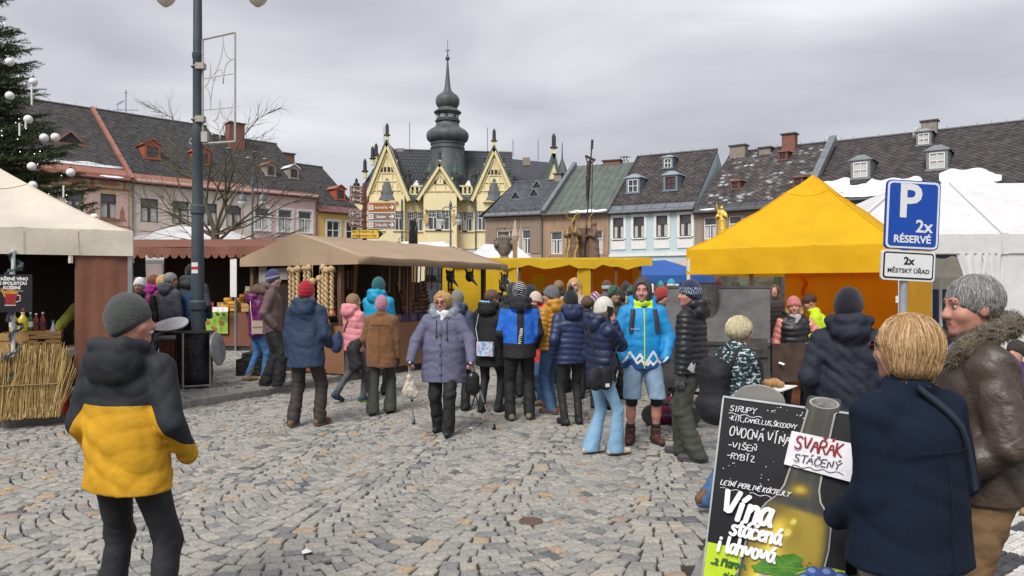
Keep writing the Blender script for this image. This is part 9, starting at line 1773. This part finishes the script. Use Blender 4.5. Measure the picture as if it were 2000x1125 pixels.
def handwriting(name,s,h,wd,m,parent,x,z,y=0,wob=.0,slant=.0,sx=1.0,taper=.0,drop=0.0):
 """stroke lettering as flat ribbons with round ends; x z is the baseline start, h the height of a capital"""
 k=MB();cx=0;u=h/10;so_=0
 for ch in s:
  base,acc=ACC.get(ch,(ch,None));strokes=[st for st in STK.get(base,'').split('|')if st];jr=[rl.uniform(-wob,wob)for _ in range(3)]
  if acc and base=='i':strokes=strokes[:1]
  top=10.6 if base.isupper()or base in 'dhlt' else 7
  if acc=='a':o=2 if base in 'Ii' else 3;strokes.append('%g,%g %g,%g'%(o-.4,top+.4,o+1.2,top+2.2))
  if acc=='v':strokes.append('%g,%g %g,%g %g,%g'%(1.6,top+2,2.8,top+.5,4.2,top+2.1))
  for st in strokes:
   pts=[tuple(map(float,q.split(',')))for q in st.split()]
   if len(pts)>2: # round the corners a little
    q=[pts[0]]
    for a,b,c in zip(pts,pts[1:],pts[2:]):q+=[(a[0]*.25+b[0]*.75,a[1]*.25+b[1]*.75),((a[0]+6*b[0]+c[0])/8,(a[1]+6*b[1]+c[1])/8),(c[0]*.25+b[0]*.75,c[1]*.25+b[1]*.75)]
    pts=q+[pts[-1]]
   P=[Vector((x+(cx+a*sx+b*slant+jr[0])*u,y,z+(b+jr[1])*u-drop*cx*u))for a,b in pts]
   P=[p for p,q in zip(P,P[1:]+[P[-1]+Vector((1,0,0))])if(p-q).length>1e-5];n_=len(P);so_+=1
   if n_<2:continue
   vs=[]
   for i_,p in enumerate(P):
    t=(P[min(i_+1,n_-1)]-P[max(i_-1,0)]).normalized();n=Vector((-t.z,0,t.x));o=Vector((0,-.00022*i_-.0009*(so_%4),0));vs+=[p-n*wd/2+o,p+n*wd/2+o]
   k.add(vs,[[2*i_,2*i_+2,2*i_+3,2*i_+1]for i_ in range(n_-1)])
   for e_,sg_ in((0,-1),(n_-1,1)): # round ends
    t=(P[min(e_+1,n_-1)]-P[max(e_-1,0)]).normalized()*sg_;a_,b_=vs[2*e_],vs[2*e_+1];c_=(a_+b_)/2;r_v=a_-c_;k.poly([c_+r_v*math.cos(g)+t*wd/2*math.sin(g)for g in[i_*PI/6 for i_ in range(7)]])
  cx+=WID.get(ch,7 if base.isupper()else 5.6)*sx if ch not in WID else WID[ch]*sx
 return tag(k.build(name,m,parent),kind='stuff')
def wave_line(x0,x1,z,m,parent,y,wd=.004,am=.006):
 k=MB();n=int((x1-x0)/.012);P=[Vector((x0+(x1-x0)*i_/n,y,z+am*math.sin(i_*1.3)))for i_ in range(n+1)]
 for a,b in zip(P,P[1:]):t=(b-a).normalized();q=Vector((-t.z,0,t.x))*wd/2;k.quad(a-q,b-q,b+q,a+q)
 return k.build('underline',m,parent)
BW,BH=.60,1.72 # board size
AB=empty('chalkboard_sign',(.90,3.16,0),R(-24),'black standing wine board with chalk prices and a printed white wine bottle','board')
tl=empty('front_panel',(0,0,1.235),0);tl.parent=AB;tl.rotation_euler=(R(-15),R(4.5),0);tl.scale=(.86,1,.68) # hangs from the top edge, foot towards us
m_cb=mat('chalkboard_print',(.014,.014,.016),rough=.38,var=.2,scale=3,spec=.22);m_chalk=mat('chalk',(.66,.66,.68),rough=1,var=.25,scale=60);m_pr=mat('white_print',(.80,.80,.80),rough=.4,var=0);m_limep=mat('lime_print',(.46,.62,.015),rough=.4,var=.12,scale=12)
k=MB();k.box((BW/2,.012,-BH/2),(BW,.02,BH));k.build('board',m_cb,tl);k=MB();k.box((BW/2,.012,.006),(BW+.012,.03,.012));k.box((-.004,.012,-BH/2),(.008,.026,BH));k.build('edge_trim',m_galv,tl)
k=MB();k.box((BW/2,-.0002,-1.295),(BW-.002,.004,.85));k.build('lime_field',m_limep,tl)
y0=-.0035
hw=lambda s,h,wd,x,z,m=m_chalk,yy=y0,**kw:handwriting('lettering',s,h,wd,m,tl,x,z,yy,**kw)
hw('SIRUPY',.034,.0042,.035,-.075,wob=.35,slant=.1,sx=.9);wave_line(.03,.185,-.092,m_chalk,tl,y0)
hw('-KITL,CAMELLUS,ŠKODOVY',.027,.0036,.035,-.133,wob=.35,slant=.12,sx=.80,yy=-.016)
hw('OVOCNÁ VÍNA',.058,.0055,.045,-.228,wob=.4,slant=.06,sx=.66)
hw('-VIŠEŇ',.036,.0045,.045,-.30,wob=.3,slant=.06,sx=.98);hw('-RYBÍZ',.034,.0045,.045,-.362,wob=.3,slant=.06,sx=.95)
hw('LETNÍ PERLIVÉ KOKTEJLY',.027,.0045,.03,-.525,wob=.3,slant=.25,sx=.80,yy=-.016);wave_line(.03,.13,-.545,m_chalk,tl,y0);wave_line(.165,.29,-.545,m_chalk,tl,y0);wave_line(.31,.43,-.545,m_chalk,tl,y0)
hw('Vína',.155,.024,.045,-.71,m_pr,slant=.16,sx=.64,yy=-.019);hw('stáčená',.092,.0155,.10,-.80,m_pr,slant=.1,sx=.66,yy=-.019);hw('i lahvová',.088,.015,.048,-.905,m_pr,slant=.1,sx=.68,yy=-.019)
m_dgreen=mat('dark_green_print',(.02,.10,.02),rough=.4,var=0)
hw('..z Moravy',.05,.0095,.028,-.985,m_dgreen,slant=.1,sx=.68,yy=-.006);hw('aj odjinud',.034,.006,.09,-1.045,m_dgreen,slant=.1,sx=.68,yy=-.006)
k=MB()
for i_ in range(60):a=rl.uniform(0,6.3);r=rl.uniform(.001,.0035);x,z=(rl.uniform(.2,.5),rl.uniform(-.05,-.012))if rl.random()<.55 else(rl.uniform(.02,.4),rl.uniform(-.5,-.03));k.poly([(x+r*math.cos(g),-.0025,z+r*math.sin(g))for g in[j*PI/3 for j in range(6)]])
tag(k.build('chalk_specks',m_chalk,tl),kind='stuff')
# printed bottle: a cut-out panel that stands proud of the board and above its top edge
def outline(pr,cx,z0):return[(cx-r,z)for r,z in pr]+[(cx+r,z)for r,z in reversed(pr)]
tilt_=.035
bcx=.385;prof=[(.165,-1.6),(.178,-1.2),(.178,-.78),(.165,-.66),(.135,-.58),(.098,-.525),(.080,-.46),(.073,-.34),(.066,-.10),(.064,-.01),(.074,.0),(.074,.065),(.066,.082)]
k=MB();pts=[(x+.22*(z+.5)*.55,z)for x,z in outline(prof,bcx,0)];k.prism([(x,-.006,z)for x,z in pts],(0,.012,0));bt_=k.build('bottle_cutout',None or mat('bottle_glass_print',(.030,.030,.030),rough=.3,var=.35,scale=5),tl)
m_glass_edge=mat('print_glass_edge',(.34,.34,.30),rough=.3,var=.25,scale=8);m_wine3=mat('print_wine_bright',(.64,.49,.045),rough=.3,var=.35,scale=8)
m_bprint=mat('bottle_print',(.1,.1,.1),rough=.32,var=.06,rnd=[(0,(.018,.018,.018)),(.12,(.05,.047,.038)),(.3,(.13,.09,.015)),(.48,(.33,.24,.02)),(.66,(.60,.46,.035)),(.8,(.78,.64,.13)),(.88,(.36,.36,.32)),(1,(.74,.74,.70))],spec=.5)
prow=sorted(((z,r)for r,z in prof));zs_=np.linspace(prow[0][0],.08,110);us=np.linspace(-1,1,37);zz,rr2=[q[0]for q in prow],[q[1]for q in prow];pv_,pa=[],[]
sm_=lambda x,a,b:np.clip((x-a)/(b-a),0,1)**2*(3-2*np.clip((x-a)/(b-a),0,1))
for z in zs_:
 r=float(np.interp(z,zz,rr2))-.001
 for u_ in us:
  pv_.append((bcx+u_*r+.22*(z+.5)*.55,-.0075,z));wine=float(1-sm_(z,-.60-.02*u_,-.565-.02*u_))*(1 if abs(u_)<.93 else.2);neck=float(sm_(z,-.56,-.5))
  v=.07+.05*math.exp(-((u_-.45)/.12)**2)+neck*.10*math.exp(-((u_+.55)/.14)**2)
  w=.38+.42*math.exp(-((u_+.34-.12*(z+.8))/.26)**2)*float(sm_(-z,.60,.72))+.26*math.exp(-((u_-.12)/.34)**2)*float(sm_(-z,.70,.95))+.09*math.sin(9*z+3*u_)-.10*sm_(abs(u_),.7,.95)
  v=v*(1-wine)+w*wine
  v+=(.62-v)*math.exp(-((z+.475)/.035)**2)*math.exp(-((u_+.05)/.5)**2)*.95 # gold light in the neck
  v-=.06*float(sm_(abs(u_),.75,.95))
  v+=(1-v)*max(math.exp(-(((u_-.02)/.06)**2+((z+.66)/.014)**2)),math.exp(-(((u_+.05)/.07)**2+((z+.725)/.017)**2)),.35*math.exp(-((u_+.86)/.05)**2-((z+.72)/.1)**2))
  pa.append(min(1,max(0,v)))
nu=len(us);np_obj('bottle_print',np.array(pv_),np.array([[i_*nu+j,i_*nu+j+1,(i_+1)*nu+j+1,(i_+1)*nu+j]for i_ in range(len(zs_)-1)for j in range(nu-1)]),m_bprint,bt_,{'rnd':np.array(pa)},smooth=False)
k=MB()
for sg_ in(-1,1):
 for(r0,z0),(r1,z1)in zip(prof,prof[1:11]):
  P_=lambda r,z:Vector((bcx+sg_*r+.22*(z+.5)*.55,-.0085,z));w0,w1=(.009 if z0>-.62 else.007),(.009 if z1>-.62 else.007);k.quad(P_(r0-.001,z0),P_(r1-.001,z1),P_(r1-w1,z1),P_(r0-w0,z0))
k.build('printed_glass_edge',m_glass_edge,bt_)
k=MB();k.prism([(bcx+.22*.57*.55+.066*math.cos(g),-.009,.045+.034*math.sin(g))for g in[j*PI/10 for j in range(20)]],(0,.001,0));k.build('printed_rim',m_glass_edge,bt_);k=MB();k.prism([(bcx+.22*.57*.55+.056*math.cos(g),-.0105,.046+.027*math.sin(g))for g in[j*PI/10 for j in range(20)]],(0,.001,0));k.build('printed_mouth',mat('print_mouth',(.16,.16,.155),rough=.3,var=.6,scale=24),bt_)
# vine leaf, tendril and grapes printed at the foot
k=MB();lc=(.34,-.92);lp_=[]
for j in range(40):
 g=j*2*PI/40;r=.095*(1+.22*math.cos(5*g+.6))*(1+.05*math.cos(20*g));lp_.append((lc[0]+r*math.cos(g)*1.25,-.0165,lc[1]+r*math.sin(g)*.8))
k.prism(lp_,(0,.003,0));lf=k.build('printed_vine_leaf',mat('leaf_print',(.055,.19,.012),rough=.4,var=.45,scale=14),tl);k=MB()
for g in(-.4,.3,1.0,2.0,2.7,3.6):k.bar((lc[0],-.018,lc[1]),(lc[0]+.1*math.cos(g),-.018,lc[1]+.06*math.sin(g)),.001,.003)
k.build('leaf_veins',mat('leaf_vein',(.16,.34,.04),var=0),lf);k=MB();k.tube([(.40,-.017,-.94),(.45,-.017,-.905),(.47,-.017,-.87),(.45,-.017,-.855),(.44,-.017,-.875),(.455,-.017,-.885)],.0025,5);k.build('printed_tendril',m_wine3,tl)
for j,(x,z,r)in enumerate(((.47,-1.01,.032),(.53,-1.0,.034),(.585,-1.01,.033),(.44,-1.06,.034),(.50,-1.06,.036),(.56,-1.06,.036),(.61,-1.05,.032),(.47,-1.105,.034),(.535,-1.105,.034),(.60,-1.10,.034))):
 z+=.10;k=MB();k.prism([(x+r*math.cos(g),-.019-.0012*(j%3),z+r*math.sin(g))for g in[q*PI/9 for q in range(18)]],(0,.003,0),0);k.prism([(x-r*.2+r*.5*math.cos(g),-.0195-.0012*(j%3),z+r*.25+r*.45*math.sin(g))for g in[q*PI/7 for q in range(14)]],(0,.0005,0),1);k.build('printed_grape',[mat('grape_print',(.035,.07,.26),rough=.35,var=.3,scale=20),mat('grape_bloom',(.15,.24,.48),rough=.4,var=.2,scale=20)],tl)
k=MB();k.prism([(.60,-.012,-.90),(.64,-.012,-.88),(.655,-.012,-1.0),(.62,-.012,-.98)],(0,.002,0));k.build('printed_vine_leaf',mat('leaf_print',(.055,.19,.012)),tl)
# taped paper notice
pn=empty('paper_notice',(0,0,0),0);pn.parent=tl;k=MB();k.prism([(.325,-.021,-.145),(.62,-.025,-.17),(.605,-.025,-.385),(.305,-.022,-.345)],(0,.002,0));k.build('sheet',mat('notice_paper',(.74,.72,.76),rough=.7,var=.05,wrinkle=.2),pn)
handwriting('lettering','SVAŘÁK',.075,.0085,mat('marker_red',(.24,.025,.03),var=.2),pn,.345,-.245,-.0265,wob=.2,slant=.1,sx=.66,drop=.05);handwriting('lettering','STÁČENÝ',.042,.0055,mat('marker_grey',(.07,.06,.07),var=.1),pn,.345,-.318,-.0265,wob=.2,slant=.15,sx=.98,drop=.05);wave_line(.34,.56,-.345,mat('marker_grey',(.07,.06,.07)),pn,-.0265)
# rear leaf of the board, its rounded grey top and the feet
rp=empty('rear_panel',(0,.05,1.22),0);rp.parent=AB;rp.rotation_euler=(R(13),R(3),0);k=MB();k.box((BW/2,.012,-.6),(BW,.018,1.2));k.build('board',m_cb,rp)
k=MB();c0=(.135,.01,0);k.prism([(c0[0]+.105*math.cos(g),c0[1],c0[2]+.075*math.sin(g))for g in[j*PI/16 for j in range(17)]],(0,.014,0));k.build('round_top',mat('grey_panel',(.30,.29,.27),rough=.5,var=.1),rp)
for x in(.06,BW-.06):k=MB();k.box((x,.01,-BH-.03),(.03,.02,.08));k.build('foot',m_galv,tl)
texts_to_meshes()
